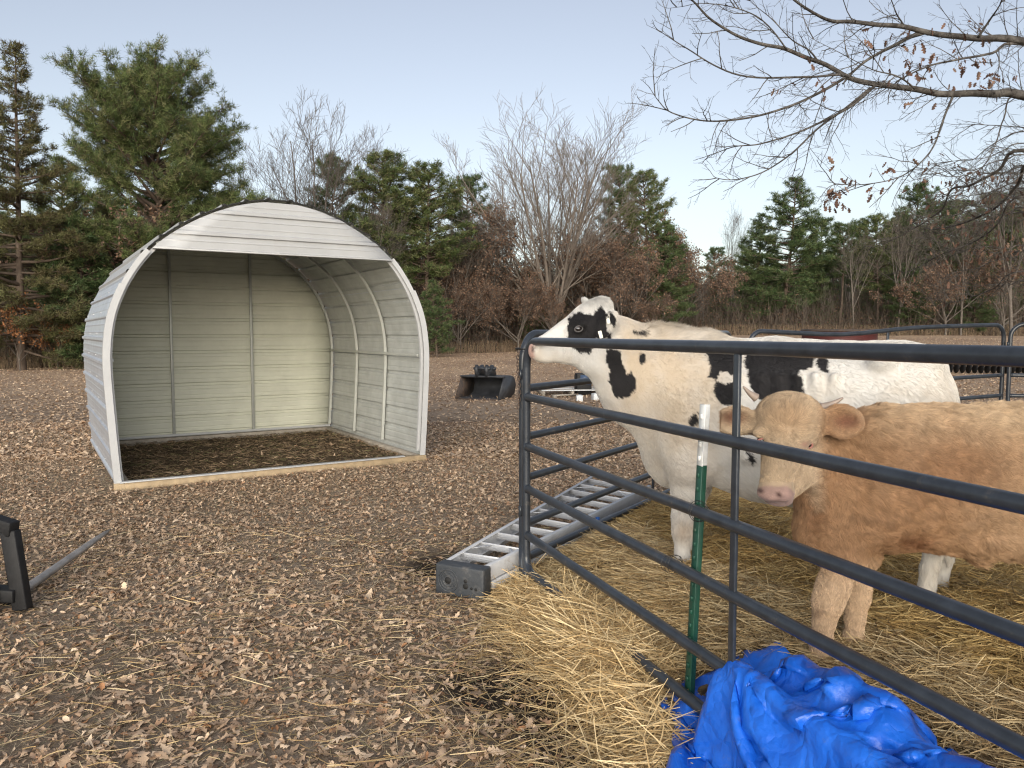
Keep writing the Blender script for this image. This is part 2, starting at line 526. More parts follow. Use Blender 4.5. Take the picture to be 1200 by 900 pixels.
def straws(n, P, zf, lift, tilt, lr, wr, seed, shade=(0.75, 1.25)):
    """n curved ribbons with a fold, centred on points P (n,2)"""
    r = np.random.default_rng(seed)
    az = r.random(n) * 2 * PI
    L = lr[0] + (lr[1] - lr[0]) * r.random(n) ** 1.6
    w = wr[0] + (wr[1] - wr[0]) * r.random(n)
    tl = r.normal(size=n) * tilt
    bend = r.normal(size=n) * 0.14 * L
    kinks = r.normal(size=(n, 4, 1)) * 0.0
    d = np.stack([np.cos(az) * np.cos(tl), np.sin(az) * np.cos(tl), np.sin(tl)], 1)
    side = np.stack([-np.sin(az), np.cos(az), np.zeros(n)], 1)
    s = np.array([-0.5, -0.17, 0.17, 0.5])
    ctr = P[:, None, :2] + (d[:, None, :2] * (s[None, :, None] * L[:, None, None])) + side[:, None, :2] * (bend[:, None, None] * (0.5 - 2 * s[None, :, None] ** 2))
    base = zf(ctr[:, :, 0], ctr[:, :, 1])
    zc = zf(P[:, 0], P[:, 1])
    z = np.maximum(base + 0.002, zc[:, None] + lift * r.random(n)[:, None] + d[:, None, 2] * s[None] * L[:, None])
    ctr = np.concatenate([ctr, z[:, :, None]], 2)
    roll = r.random(n) * PI
    sv = side * np.cos(roll)[:, None] + np.array([0, 0, 1.0]) * np.sin(roll)[:, None]
    wv = sv[:, None] * (w[:, None, None] * np.array([0.7, 1, 1, 0.6])[None, :, None]) * 0.5
    V = np.stack([ctr - wv, ctr + wv], 2).reshape(n, 8, 3)
    q = np.array([[0, 1, 3, 2], [2, 3, 5, 4], [4, 5, 7, 6]])
    Q = (np.arange(n)[:, None, None] * 8 + q[None]).reshape(-1, 4)
    k = shade[0] + (shade[1] - shade[0]) * r.random(n)
    return V.reshape(-1, 3), Q, k


def rep(c, k=8):
    return np.repeat(c, k, axis=0)


# ------------------------------------------------------------------ blue tarpaulin: cloth relaxed over the rails and the straw
def sim_tarp():
    """a sheet stretched over its obstacles (rail, bundle, straw), then folded and creased"""
    nu, nv = 300, 276
    U, W = np.meshgrid(np.linspace(0, 1, nu), np.linspace(0, 1, nv), indexing='ij')
    a_in, a_out = 0.36, -0.80
    Y = a_in + (a_out - a_in) * W
    Xl = 1.70 - 1.42 * np.minimum(Y, 0.0) + 0.25 * np.maximum(Y - 0.08, 0)
    e1 = np.stack([Y[0], Y[0]], 1)
    Xl = Xl + (wav(e1, 9, 750) * 0.03 + wav(e1, 23, 751) * 0.012)[None]
    Xr = 3.95 - 0.45 * np.minimum(Y, 0.0) - 0.35 * np.maximum(Y - 0.05, 0) + (wav(e1, 11, 752) * 0.04)[None]
    X = Xl + (Xr - Xl) * U
    Y = Y + 0.24 * sstep(2.3, 3.2, X) * (1 - W)
    e2 = np.stack([X[:, 0], X[:, 0]], 1)
    Y = Y + (wav(e2, 8, 753) * 0.035 + wav(e2, 21, 754) * 0.015)[:, None] * np.abs(W - 0.5) * 2
    wx = P0[0] + RD[0] * X + RN[0] * Y; wy = P0[1] + RD[1] * X + RN[1] * Y
    h = sz(wx, wy) + 0.012
    s1 = sstep(1.90, 2.24, X) * sstep(2.95, 2.50, X) * 0.34
    s2 = sstep(2.4, 2.7, X) * sstep(3.40, 3.05, X) * 0.24
    lump = np.maximum(s1, s2) * np.exp(-((Y - 0.12) / 0.14) ** 2)
    out = 0.11 * np.exp(-((X - 2.55) / 0.45) ** 2) * np.exp(-((Y + 0.36) / 0.20) ** 2)
    ridge = 0.378 - 3.5 * np.maximum(0, np.abs(Y) - 0.028) - 0.5 * sstep(2.02, 1.84, X)
    H = np.maximum(h + lump + out, ridge)
    Z = H.copy()
    for it in range(160):          # tension pulls it straight between what holds it up
        A = Z.copy()
        A[1:-1, 1:-1] = 0.25 * (Z[2:, 1:-1] + Z[:-2, 1:-1] + Z[1:-1, 2:] + Z[1:-1, :-2])
        Z = np.maximum(H, A - 0.0004)
    # sparse sheet in panel coordinates, with more cloth than the shape needs, let go under its weight
    st = 2
    P = np.stack([X[::st, ::st], Y[::st, ::st], Z[::st, ::st] + 0.015], -1)
    n1, n2 = P.shape[:2]
    gx_ = np.arange(1.2, 5.2, 0.02); gy_ = np.arange(-1.4, 0.8, 0.02)
    GX, GY = np.meshgrid(gx_, gy_, indexing='ij')
    gwx = P0[0] + RD[0] * GX + RN[0] * GY; gwy = P0[1] + RD[1] * GX + RN[1] * GY
    gs1 = sstep(1.90, 2.24, GX) * sstep(2.95, 2.50, GX) * 0.34
    gs2 = sstep(2.4, 2.7, GX) * sstep(3.40, 3.05, GX) * 0.24
    gl = np.maximum(gs1, gs2) * np.exp(-((GY - 0.12) / 0.14) ** 2)
    go = 0.11 * np.exp(-((GX - 2.55) / 0.45) ** 2) * np.exp(-((GY + 0.36) / 0.20) ** 2)
    gr_ = 0.378 - 3.5 * np.maximum(0, np.abs(GY) - 0.028) - 0.5 * sstep(2.02, 1.84, GX)
    GH = np.maximum(sz(gwx, gwy) + 0.010 + gl + go, gr_)

    def Hs(A, B):
        a = np.clip((A - 1.2) / 0.02, 0, len(gx_) - 2.001); b = np.clip((B + 1.4) / 0.02, 0, len(gy_) - 2.001)
        ia = a.astype(int); ib = b.astype(int); fa = a - ia; fb = b - ib
        return (GH[ia, ib] * (1 - fa) + GH[ia + 1, ib] * fa) * (1 - fb) + (GH[ia, ib + 1] * (1 - fa) + GH[ia + 1, ib + 1] * fa) * fb
    px_, py_ = P[..., 0] - 2.22, P[..., 1] - 0.10
    R = np.hypot(px_, py_); PHI = np.arctan2(py_, px_)
    G0 = np.stack([P[..., 0].ravel(), P[..., 1].ravel()], 1)
    pairs = []
    for (di, dj, stf) in ((1, 0, 1.0), (0, 1, 1.0), (1, 1, 0.6), (1, -1, 0.6), (4, 0, 0.22), (0, 4, 0.22)):
        a_i = slice(0, n1 - di); b_i = slice(di, n1)
        a_j = slice(0, n2 - dj) if dj >= 0 else slice(-dj, n2)
        b_j = slice(dj, n2) if dj >= 0 else slice(0, n2 + dj)
        rest = np.linalg.norm(P[b_i, b_j] - P[a_i, a_j], axis=-1, keepdims=True)
        g_ = 0.5 + 0.5 * wav(G0, 5, 770).reshape(n1, n2)[a_i, a_j][..., None]
        k_ = (1.09 + 0.10 * np.clip(g_, 0, 1)) if di and not dj else (1.08 + 0.08 * np.clip(g_, 0, 1)) if dj and not di else 1.16
        pairs.append((a_i, b_i, a_j, b_j, rest * k_, stf))
    P[..., 2] += (0.030 * np.sin(PHI * 11 + 1.5 * wav(G0, 5, 771).reshape(n1, n2)) * sstep(0.04, 0.3, R)
                  + 0.020 * wav(G0, 22, 772).reshape(n1, n2) + 0.010 * wav(G0, 55, 773).reshape(n1, n2)) + 0.02
    V = np.zeros_like(P); dt = 0.012
    for it in range(210):
        V *= 0.95; V[..., 2] -= 9.8 * dt
        Q = P + V * dt
        for k in range(5):
            for a_i, b_i, a_j, b_j, rest, stf in pairs:
                d = Q[b_i, b_j] - Q[a_i, a_j]
                L = np.linalg.norm(d, axis=-1, keepdims=True) + 1e-9
                c = d * ((L - rest) / L * 0.27 * stf)
                Q[a_i, a_j] += c; Q[b_i, b_j] -= c
            h_ = Hs(Q[..., 0], Q[..., 1])
            Q[..., 2] = np.maximum(Q[..., 2], h_)
            Q[..., 2] = np.where(np.abs(Q[..., 1]) < 0.055, np.minimum(Q[..., 2], 0.565), Q[..., 2])
        V = (Q - P) / dt
        V[Q[..., 2] <= h_ + 1e-4] *= 0.3
        sp_ = np.linalg.norm(V, axis=-1, keepdims=True); V *= np.minimum(1, 1.2 / (sp_ + 1e-9))
        P = Q

    def up3(A, ax):
        n_ = A.shape[ax]; q = np.linspace(0, n_ - 1, (n_ - 1) * 3 + 1); i0 = np.minimum(q.astype(int), n_ - 2); f = q - i0
        sh_ = [1, 1, 1]; sh_[ax] = len(q); f = f.reshape(sh_)
        g_ = lambda k_: np.take(A, np.clip(i0 + k_, 0, n_ - 1), ax)
        a_, b_, c_, d_ = g_(-1), g_(0), g_(1), g_(2)
        return 0.5 * (2 * b_ + (c_ - a_) * f + (2 * a_ - 5 * b_ + 4 * c_ - d_) * f ** 2 + (3 * b_ - a_ - 3 * c_ + d_) * f ** 3)
    P = up3(up3(P, 0), 1)
    n1, n2 = P.shape[:2]
    nn_ = unit(np.cross(np.gradient(P, axis=0), np.gradient(P, axis=1)))
    nn_ = nn_ * np.sign(nn_[..., 2].mean())
    gu, gv = np.meshgrid(np.linspace(0, 2.1, n1), np.linspace(0, 1.4, n2), indexing='ij')
    G = np.stack([gu.ravel(), gv.ravel()], 1)
    tri = lambda q: np.abs((q % 1) - 0.5) * 2
    fold = 0
    rq = np.random.default_rng(19)
    for lam, am, nw in ((0.24, .085, 5), (0.13, .12, 6), (0.07, .10, 6)):
        for q_ in range(nw):
            an = rq.random() * PI
            ph = (G @ np.array([math.cos(an), math.sin(an)])) / (lam * (0.8 + 0.5 * rq.random())) + rq.random() + 0.10 * wav(G, 0.8 / lam, int(780 + q_ + lam * 1000))
            msk = np.clip(0.35 + 0.9 * wav(G, 1.1 / lam, int(860 + q_ + lam * 1000)), 0, 1)
            fold = fold + (tri(ph) - 0.5) * am * lam * msk
    P = P + nn_ * fold.reshape(n1, n2, 1)
    PX = np.stack([P0[0] + RD[0] * P[..., 0] + RN[0] * P[..., 1], P0[1] + RD[1] * P[..., 0] + RN[1] * P[..., 1], P[..., 2]], -1).reshape(-1, 3)
    i = np.arange(n1 - 1)[:, None]; j = np.arange(n2 - 1)[None]
    k = i * n2 + j
    global TNV
    TNV = n2
    return PX, np.stack([k, k + n2, k + n2 + 1, k + 1], -1).reshape(-1, 4)


TX, TQ = sim_tarp()
TARP_CELLS = set(map(tuple, np.floor(TX[:, :2] / 0.05).astype(int)))


def off_tarp(P, pad=0):
    k = np.floor(P / 0.05).astype(int)
    return np.array([(a, b) not in TARP_CELLS for a, b in k], bool)


M['straw'] = mat('straw', (0.5, 0.37, 0.17), rough=0.62, attr=True, spec=0.3, trans=0.15)
r = np.random.default_rng(5)
N_S = 150000
cx = r.random(N_S * 3); cy = r.random(N_S * 3)
Pt = np.stack([-0.6 + 5.2 * cx ** 1.15, 1.2 + 7.2 * cy ** 1.25], 1)
cvr = straw_cover(Pt[:, 0], Pt[:, 1])
vis = (Pt[:, 0] / Pt[:, 1] < 0.80) & (Pt[:, 0] / Pt[:, 1] > -0.2)
Pt = Pt[(r.random(len(Pt)) < np.clip(cvr * 2.2, 0, 1)) & vis][:N_S]
Pt = Pt[off_tarp(Pt)]
V, Q, k = straws(len(Pt), Pt, sz, 0.03, 0.20, (0.05, 0.28), (0.0022, 0.0050), 51)
r2 = np.random.default_rng(52)
pal = np.array([(0.57, 0.425, 0.225), (0.49, 0.345, 0.17), (0.68, 0.54, 0.32), (0.34, 0.23, 0.11), (0.52, 0.405, 0.23), (0.20, 0.135, 0.07)])
zone = wav(Pt, 1.6, 61)
idx = r2.choice(6, len(Pt), p=[.24, .22, .18, .14, .14, .08])
c = pal[idx] * k[:, None] * (1.0 + 0.22 * np.clip(zone + .5 * wav(Pt, 6, 62), -1, 1))[:, None]
inner = ((Pt - P0) @ RN > 0.9)[:, None]
c = np.where(inner, c * np.array([0.86, 0.80, 0.62]), c)     # darker, browner straw further in
loose = mesh('loose_straw', V, Q, M['straw'], col=rep(c))
tag(loose, kind='stuff', label='loose golden straws scattered over the bedding in the pen', cat='straw')
# straws spilling outside the pen
n = 10000
u = r.random(n) * 4.2 - 0.4
v = (-0.12 - np.abs(r.normal(size=n)) * 0.27 - 0.05) * (0.35 + 0.65 * sstep(0.0, 1.1, u))
Pt = P0 + RD * u[:, None] + RN * v[:, None]
Pt = Pt[off_tarp(Pt)]; Pt = Pt[r.random(len(Pt)) > 0.8 * mud_at(Pt) * (((Pt - P0) @ RN) < -0.30)]; n = len(Pt)
V, Q, k = straws(n, Pt, sz, 0.035, 0.16, (0.06, 0.34), (0.002, 0.0045), 53)
c = pal[r2.choice(6, n)] * k[:, None] * 0.95
n2 = 6500
Pt2 = np.stack([0.5 - 5.0 * r.random(n2) ** 1.7, 1.8 + 4.2 * r.random(n2) ** 1.8], 1)
Pt2 = Pt2[off_tarp(Pt2)]; n2 = len(Pt2)
V2, Q2, k2 = straws(n2, Pt2, gz, 0.04, 0.1, (0.04, 0.26), (0.002, 0.004), 54)
c2 = pal[r2.choice(6, n2)] * k2[:, None] * 0.95
# long ragged straws of the heap that pushes out under the panel
n3 = 11000
u = r.random(n3) * 3.2 - 0.1; v = 0.10 - 0.54 * r.random(n3) ** 1.4 * (0.55 + 0.45 * sstep(0, 1.2, u))
Pt3 = P0 + RD * u[:, None] + RN * v[:, None]; Pt3 = Pt3[off_tarp(Pt3)]; Pt3 = Pt3[r.random(len(Pt3)) > 0.8 * mud_at(Pt3) * (((Pt3 - P0) @ RN) < -0.30)]
V3, Q3, k3 = straws(len(Pt3), Pt3, sz, 0.055, 0.34, (0.10, 0.42), (0.0026, 0.0056), 57)
c3 = pal[r2.choice(6, len(Pt3), p=[.26, .2, .28, .1, .12, .04])] * k3[:, None] * 1.2
V2 = np.vstack([V2, V3]); Q2 = np.vstack([Q2, Q3 + 8 * n2]); c2 = np.vstack([c2, c3])
sp = mesh('spilled_straw', np.vstack([V, V2]), np.vstack([Q, Q2 + len(V)]), M['straw'], col=np.vstack([rep(c), rep(c2)]))
tag(sp, kind='stuff', label='straw spilled on the leafy ground outside the corner of the pen', cat='straw')

# ------------------------------------------------------------------ fallen oak leaves
st_x = np.array([0, .12, .22, .34, .44, .56, .66, .78, .88, 1.0])
st_w = np.array([.02, .07, .21, .10, .29, .12, .30, .12, .17, .02])


def oak_leaves(P, size, seed, zf, lift=0.02, tiltsd=0.28, detailed=True):
    r = np.random.default_rng(seed)
    n = len(P)
    if detailed: sx, sw = st_x, st_w
    else: sx, sw = np.array([0, .3, .7, 1.0]), np.array([.03, .33, .30, .02])
    m = len(sx)
    rows = np.zeros((m, 3, 3))
    rows[:, 0] = np.stack([sx - 0.5 + 0.06 * (sw > .2), sw, 0 * sx], 1)
    rows[:, 1] = np.stack([sx - 0.5, 0 * sx, 0 * sx], 1)
    rows[:, 2] = np.stack([sx - 0.5 + 0.06 * (sw > .2), -sw, 0 * sx], 1)
    T = np.repeat(rows.reshape(1, -1, 3), n, 0)
    T[:, :, 1] *= (0.45 + 0.55 * r.random(n))[:, None]
    if detailed:
        T[:, :, 1] *= 0.75 + 0.5 * r.random((n, m * 3))
        T[:, :, 0] += r.normal(size=(n, m * 3)) * 0.018
    cup = r.normal(size=n) * 1.4; curl = r.normal(size=n) * 0.7; tw = r.normal(size=n) * 0.7
    x, y = T[:, :, 0], T[:, :, 1]
    T[:, :, 2] = cup[:, None] * y ** 2 * 1.3 + curl[:, None] * x ** 2 * 0.9 + tw[:, None] * x * y
    T *= size[:, None, None]
    az = r.random(n) * 2 * PI; t1 = r.normal(size=n) * tiltsd; t2 = r.normal(size=n) * tiltsd
    ca, sa = np.cos(az), np.sin(az)
    ux = np.stack([ca * np.cos(t1), sa * np.cos(t1), np.sin(t1)], 1)
    vy = np.stack([-sa * np.cos(t2), ca * np.cos(t2), np.sin(t2)], 1)
    nz = np.cross(ux, vy)
    W = T[:, :, 0:1] * ux[:, None] + T[:, :, 1:2] * vy[:, None] + T[:, :, 2:3] * nz[:, None]
    low = W[:, :, 2].min(1)
    ctr = np.stack([P[:, 0], P[:, 1], zf(P[:, 0], P[:, 1]) - low * 0.75 + 0.002 + lift * r.random(n) ** 2], 1)
    W = W + ctr[:, None]
    q = []
    for i in range(m - 1):
        q += [[i * 3, i * 3 + 1, i * 3 + 4, i * 3 + 3], [i * 3 + 1, i * 3 + 2, i * 3 + 5, i * 3 + 4]]
    Q = (np.arange(n)[:, None, None] * (m * 3) + np.array(q)[None]).reshape(-1, 4)
    return W.reshape(-1, 3), Q, m * 3


M['leaf'] = mat('dead_leaf', attr=True, rough=0.62, spec=0.35, trans=0.12)
lp = np.array([(0.36, 0.275, 0.205), (0.29, 0.215, 0.155), (0.45, 0.365, 0.285), (0.19, 0.125, 0.085), (0.52, 0.44, 0.355), (0.24, 0.135, 0.075), (0.125, 0.085, 0.06)]) * np.array([1.52, 1.38, 1.20])
pp = [.24, .22, .15, .15, .06, .06, .12]
r = np.random.default_rng(15)


def scatter(n, y0, y1, spread, pw=1.0):
    y = np.sqrt(y0 ** 2 + (y1 ** 2 - y0 ** 2) * r.random(n) ** pw)
    x = (r.random(n) * 2 - 1) * spread * y
    return np.stack([x, y], 1)


def keep_leaf(P, keepin=0.04):
    P = P[off_tarp(P)]
    c = straw_cover(P[:, 0], P[:, 1])
    P = P[r.random(len(P)) > np.clip(c * 3, 0, 1 - keepin)]
    return P[r.random(len(P)) > 0.72 * mud_at(P)]


S_O = np.array([-3.91, 7.46]); S_W = np.array([math.cos(math.radians(32.2)), math.sin(math.radians(32.2))]); S_D = np.array([-S_W[1], S_W[0]])


def in_shelter(P):
    a = (P - S_O) @ S_W; b = (P - S_O) @ S_D
    return (a > -0.08) & (a < 3.44) & (b > -0.12) & (b < 3.4)


A = keep_leaf(scatter(80000, 1.5, 9.5, 1.10))
dens = wav(A, 1.5, 71) + 0.8 * wav(A, 5.5, 72) + 0.5 * wav(A, 14, 69)
A = A[r.random(len(A)) < np.clip(0.72 + 0.50 * dens, 0.10, 1)]
A = A[~in_shelter(A) | (r.random(len(A)) < 0.4)]
V, Q, k = oak_leaves(A, 0.028 + 0.050 * r.random(len(A)) ** 1.5 + 0.030 * (r.random(len(A)) > 0.93), 16, gz, lift=0.009, tiltsd=0.15)
c = lp[r.choice(7, len(A), p=pp)] * (0.8 + 0.4 * r.random((len(A), 1)))
c = c * (1.0 + 0.16 * np.clip(wav(A, 0.8, 73) + .5 * wav(A, 3.5, 70), -1, 1))[:, None]
c = c * 0.68 + np.array([0.43, 0.335, 0.24]) * 0.36
near_l = mesh('leaf_litter', V, Q, M['leaf'], col=rep(c, k))
tag(near_l, kind='stuff', label='curled brown oak leaves covering the near ground', cat='leaves')
B = keep_leaf(scatter(160000, 9.3, 48.0, 1.10, 2.1))
B = B[~in_shelter(B) | (r.random(len(B)) < 0.4)]
B = B[r.random(len(B)) < np.clip(0.85 + 0.35 * wav(B, 0.6, 74), 0.3, 1)]
V, Q, k = oak_leaves(B, 0.045 + 0.055 * r.random(len(B)), 17, gz, lift=0.012, tiltsd=0.2, detailed=False)
c = lp[r.choice(7, len(B), p=pp)] * (0.75 + 0.4 * r.random((len(B), 1)))
c = c * (1.0 + 0.16 * np.clip(wav(B, 0.5, 75), -1, 1))[:, None]
c = c * 0.62 + np.array([0.43, 0.335, 0.24]) * 0.42
far_l = mesh('fallen_leaves', V, Q, M['leaf'], col=rep(c, k))
tag(far_l, kind='stuff', label='brown leaves thinning out across the field beyond the shelter', cat='leaves')

# broken leaf bits, matted between the whole leaves
Bt = keep_leaf(scatter(190000, 1.6, 13.0, 1.05, 0.9))
Bt = Bt[~in_shelter(Bt) | (r.random(len(Bt)) < 0.4)]
V, Q, k = oak_leaves(Bt, 0.014 + 0.030 * r.random(len(Bt)) ** 1.5, 18, gz, lift=0.014, tiltsd=0.22, detailed=False)
c = lp[r.choice(7, len(Bt), p=[.24, .26, .12, .14, .06, .06, .12])] * (0.7 + 0.5 * r.random((len(Bt), 1)))
c = c * (1.0 + 0.18 * np.clip(wav(Bt, 1.3, 76), -1, 1))[:, None]
bits = mesh('leaf_fragments', V, Q, M['leaf'], col=rep(c, k))
tag(bits, kind='stuff', label='broken bits of dead leaves matted on the soil', cat='leaves')

# dead grass thatch: thin upright and lying blades
n = 190000
A = keep_leaf(scatter(n, 1.6, 12.0, 1.05))
V, Q, k = straws(len(A), A, gz, 0.015, 0.5, (0.03, 0.11), (0.0012, 0.003), 55)
gp = np.array([(0.33, 0.265, 0.19), (0.24, 0.185, 0.13), (0.42, 0.35, 0.25), (0.19, 0.155, 0.10), (0.15, 0.15, 0.08)])
c = gp[r.choice(5, len(A), p=[.3, .28, .2, .12, .10])] * k[:, None]
A2 = scatter(26000, 12, 75, 0.8, 0.85)
V2, Q2, k2 = straws(len(A2), A2, gz, 0.0, 0.9, (0.12, 0.30), (0.006, 0.016), 56)
c2 = np.array([(0.30, 0.215, 0.14), (0.24, 0.165, 0.11), (0.36, 0.27, 0.18)])[r.choice(3, len(A2))] * k2[:, None]
gr = mesh('dead_grass', np.vstack([V, V2]), np.vstack([Q, Q2 + len(V)]), M['straw'], col=np.vstack([rep(c), rep(c2)]))
tag(gr, kind='stuff', label='thin dead grass between the leaves and over the field', cat='grass')
def tarp_material():
    m = bpy.data.materials.new('blue_poly_tarp'); m.use_nodes = True
    nt = m.node_tree; N = nt.nodes; L = nt.links; p = N["Principled BSDF"]
    p.inputs['Roughness'].default_value = 0.34
    p.inputs['Specular IOR Level'].default_value = 0.45
    tc = N.new("ShaderNodeTexCoord")
    nz = N.new("ShaderNodeTexNoise"); nz.inputs['Scale'].default_value = 7; nz.inputs['Detail'].default_value = 8
    L.new(tc.outputs['Object'], nz.inputs['Vector'])
    r = N.new("ShaderNodeValToRGB"); e = r.color_ramp.elements
    e[0].position = 0.3; e[0].color = (0.006, 0.085, 0.48, 1); e[1].position = 0.72; e[1].color = (0.015, 0.15, 0.70, 1)
    L.new(nz.outputs['Fac'], r.inputs['Fac']); L.new(r.outputs[0], p.inputs['Base Color'])
    rr = N.new("ShaderNodeMapRange"); rr.inputs['To Min'].default_value = 0.24; rr.inputs['To Max'].default_value = 0.50
    L.new(nz.outputs['Fac'], rr.inputs['Value']); L.new(rr.outputs[0], p.inputs['Roughness'])
    n2 = N.new("ShaderNodeTexVoronoi"); n2.feature = 'DISTANCE_TO_EDGE'
    n2.inputs['Scale'].default_value = 11
    wv = N.new("ShaderNodeTexNoise"); wv.inputs['Scale'].default_value = 26; wv.inputs['Detail'].default_value = 6
    wr = N.new("ShaderNodeTexNoise"); wr.inputs['Scale'].default_value = 5; wr.inputs['Detail'].default_value = 3
    L.new(tc.outputs['Object'], wr.inputs['Vector'])
    vm = N.new("ShaderNodeVectorMath"); vm.operation = 'MULTIPLY_ADD'; vm.inputs[1].default_value = (0.22, 0.22, 0.22)
    L.new(wr.outputs['Color'], vm.inputs[0]); L.new(tc.outputs['Object'], vm.inputs[2])
    L.new(vm.outputs[0], n2.inputs['Vector']); L.new(tc.outputs['Object'], wv.inputs['Vector'])
    mn = N.new("ShaderNodeMath"); mn.operation = 'MINIMUM'; mn.inputs[1].default_value = 0.22; L.new(n2.outputs['Distance'], mn.inputs[0])
    ad = N.new("ShaderNodeMath"); ad.operation = 'MULTIPLY_ADD'; ad.inputs[1].default_value = 3.0
    L.new(mn.outputs[0], ad.inputs[0]); L.new(wv.outputs['Fac'], ad.inputs[2])
    b = N.new("ShaderNodeBump"); b.inputs['Strength'].default_value = 0.5; b.inputs['Distance'].default_value = 0.010
    L.new(ad.outputs[0], b.inputs['Height']); L.new(b.outputs[0], p.inputs['Normal'])
    return m


tarp = mesh('tarpaulin', TX, TQ, tarp_material(), smooth=True)
autosmooth(tarp, 16)
tag(tarp, 'crumpled bright blue tarpaulin draped over the bottom rails of the near panel', 'tarp')
md_ = tarp.modifiers.new('facet', 'DECIMATE'); md_.ratio = 0.022
ms_ = tarp.modifiers.new('thick', 'SOLIDIFY'); ms_.thickness = 0.0015

blemish(tarp.data.materials[0], (0.16, 0.19, 0.24), 0.60, 0.76, 14, 0.5)
# eyelets near the edge
nvv = TNV
edge_ = TX.reshape(-1, nvv, 3)
for q_ in (40, 150, 260, 370):
    c_ = edge_[q_, 9]; a_ = unit(edge_[q_ + 2, 9] - c_); b_ = unit(edge_[q_, 11] - c_); n_ = unit(np.cross(a_, b_)); b_ = np.cross(n_, a_)
    th = np.linspace(0, 2 * PI, 15)[:-1]
    n_ = n_ if n_[2] > 0 else -n_
    m = MB(); m.tube([c_ + n_ * 0.003 + (a_ * math.cos(t) + b_ * math.sin(t)) * 0.008 for t in th], 0.0025, 6, closed=True)
    m.build('eyelet', M['wire'], tarp, smooth=True)
# ------------------------------------------------------------------ livestock panels of the pen
RAIL_Z = [1.495, 1.164, 0.867, 0.613, 0.330, 0.115]
PEN_GROUP = 'steel panels round the straw pen'


def panel(A, B, label, zo=0.0, zo2=None, bend=None, length=None, stay=True, rad=0.16):
    """A pipe panel from A to B (xy), rails at RAIL_Z + offset; local x runs along it"""
    A = np.asarray(A, float); B = np.asarray(B, float)
    L = np.linalg.norm(B - A); dx = (B - A) / L
    zo2 = zo if zo2 is None else zo2
    g0 = float(gz(A[0], A[1])); g1 = float(gz(B[0], B[1]))
    root = empty('pen_fence', (A[0], A[1], g0), math.atan2(dx[1], dx[0]), label, 'fence panel', PEN_GROUP)
    zt = RAIL_Z[0]; zb = RAIL_Z[-1]; R = 0.0245

    def zz(x, z):
        return z + zo + (zo2 - zo) * x / L - g0 + 0.0

    def dip(x):
        return (bend(x / L) if bend else 0.0)
    pts = []
    for k in range(9):   # top left bend
        a = PI - k / 8 * PI / 2
        pts.append((rad + rad * math.cos(a), zt - rad + rad * math.sin(a)))
    for x in np.linspace(rad, L - rad, 14)[1:-1]:
        pts.append((x, zt + dip(x)))
    for k in range(9):
        a = PI / 2 - k / 8 * PI / 2
        pts.append((L - rad + rad * math.cos(a), zt - rad + rad * math.sin(a)))
    rb = 0.09
    for k in range(6):
        a = 0 - k / 5 * PI / 2
        pts.append((L - rb + rb * math.cos(a), zb + rb + rb * math.sin(a)))
    for x in np.linspace(L - rb, rb, 8)[1:-1]:
        pts.append((x, zb))
    for k in range(6):
        a = -PI / 2 - k / 5 * PI / 2
        pts.append((rb + rb * math.cos(a), zb + rb + rb * math.sin(a)))
    P = np.array([(x, 0, zz(x, z)) for x, z in pts])
    fr = MB(); fr.tube(P, R, 14, closed=True)
    fo = fr.build('frame', M['pipe'], root, smooth=True)
    for z in RAIL_Z[1:-1]:
        m = MB()
        xs_ = np.linspace(R * 0.7, L - R * 0.7, 12)
        m.tube([(x, 0, zz(x, z) + dip(x) * 0.6) for x in xs_], R * 0.96, 12, cap=False)
        for x in (R * 1.0, L - R * 1.0):
            s_ = 1 if x < L / 2 else -1
            m.tube([(x, 0, zz(x, z)), (x + s_ * 0.010, 0, zz(x, z))], [R * 1.16, R * 1.0], 12, cap=False)
        m.build('rail', M['pipe'], root, smooth=True)
    if stay:
        xm = L * 0.5
        m = MB(); m.box((xm, -0.002, (zz(xm, zt) + zz(xm, zb)) / 2 + dip(xm) / 2), (0.032, 0.014, zt - zb + dip(xm)))
        bevel(m.build('stay', M['pipe'], root), 0.003)
    # feet
    for x, g in ((0, g0), (L, g1)):
        m = MB(); m.tube([(x, 0, zz(x, zb) + 0.08), (x, 0, g - g0 - 0.05)], R * 1.0, 12)
        m.build('foot', M['pipe'], root, smooth=True)
    # connector lugs at both ends
    for x, s_ in ((0, -1), (L, 1)):
        for z in (1.25, 0.42):
            m = MB(); m.tube([(x + s_ * 0.025, 0, zz(x, z) - 0.03), (x + s_ * 0.025, 0, zz(x, z) + 0.03)], 0.013, 8)
            m.build('connector_lug', M['pipe'], root, smooth=True)
    return root


PL = 4.04
panel(P0, P0 + RD * PL, 'near grey pipe panel running from the corner post past the camera')
E2 = P0 + np.array([-0.02, 0.07])
B2 = E2 + D2 * PL
panel(E2, B2, 'grey pipe panel behind the stepladder with a slightly bent rail', zo=0.045,
      bend=None)
A3 = at(878, 400, 8.05)[:2]
B3 = at(1176, 400, 9.6)[:2]
panel(A3, B3, 'far pipe panel with sagging top rail beside the red tank', zo=0.06, zo2=0.145,
      bend=lambda u: -0.06 * math.exp(-((u - 0.33) / 0.2) ** 2))
A4 = at(1184, 400, 9.5)[:2]
panel(A4, A4 + np.array([math.sin(math.radians(105)), math.cos(math.radians(105))]) * PL,
      'far pipe panel cut off by the right edge', zo=0.15)

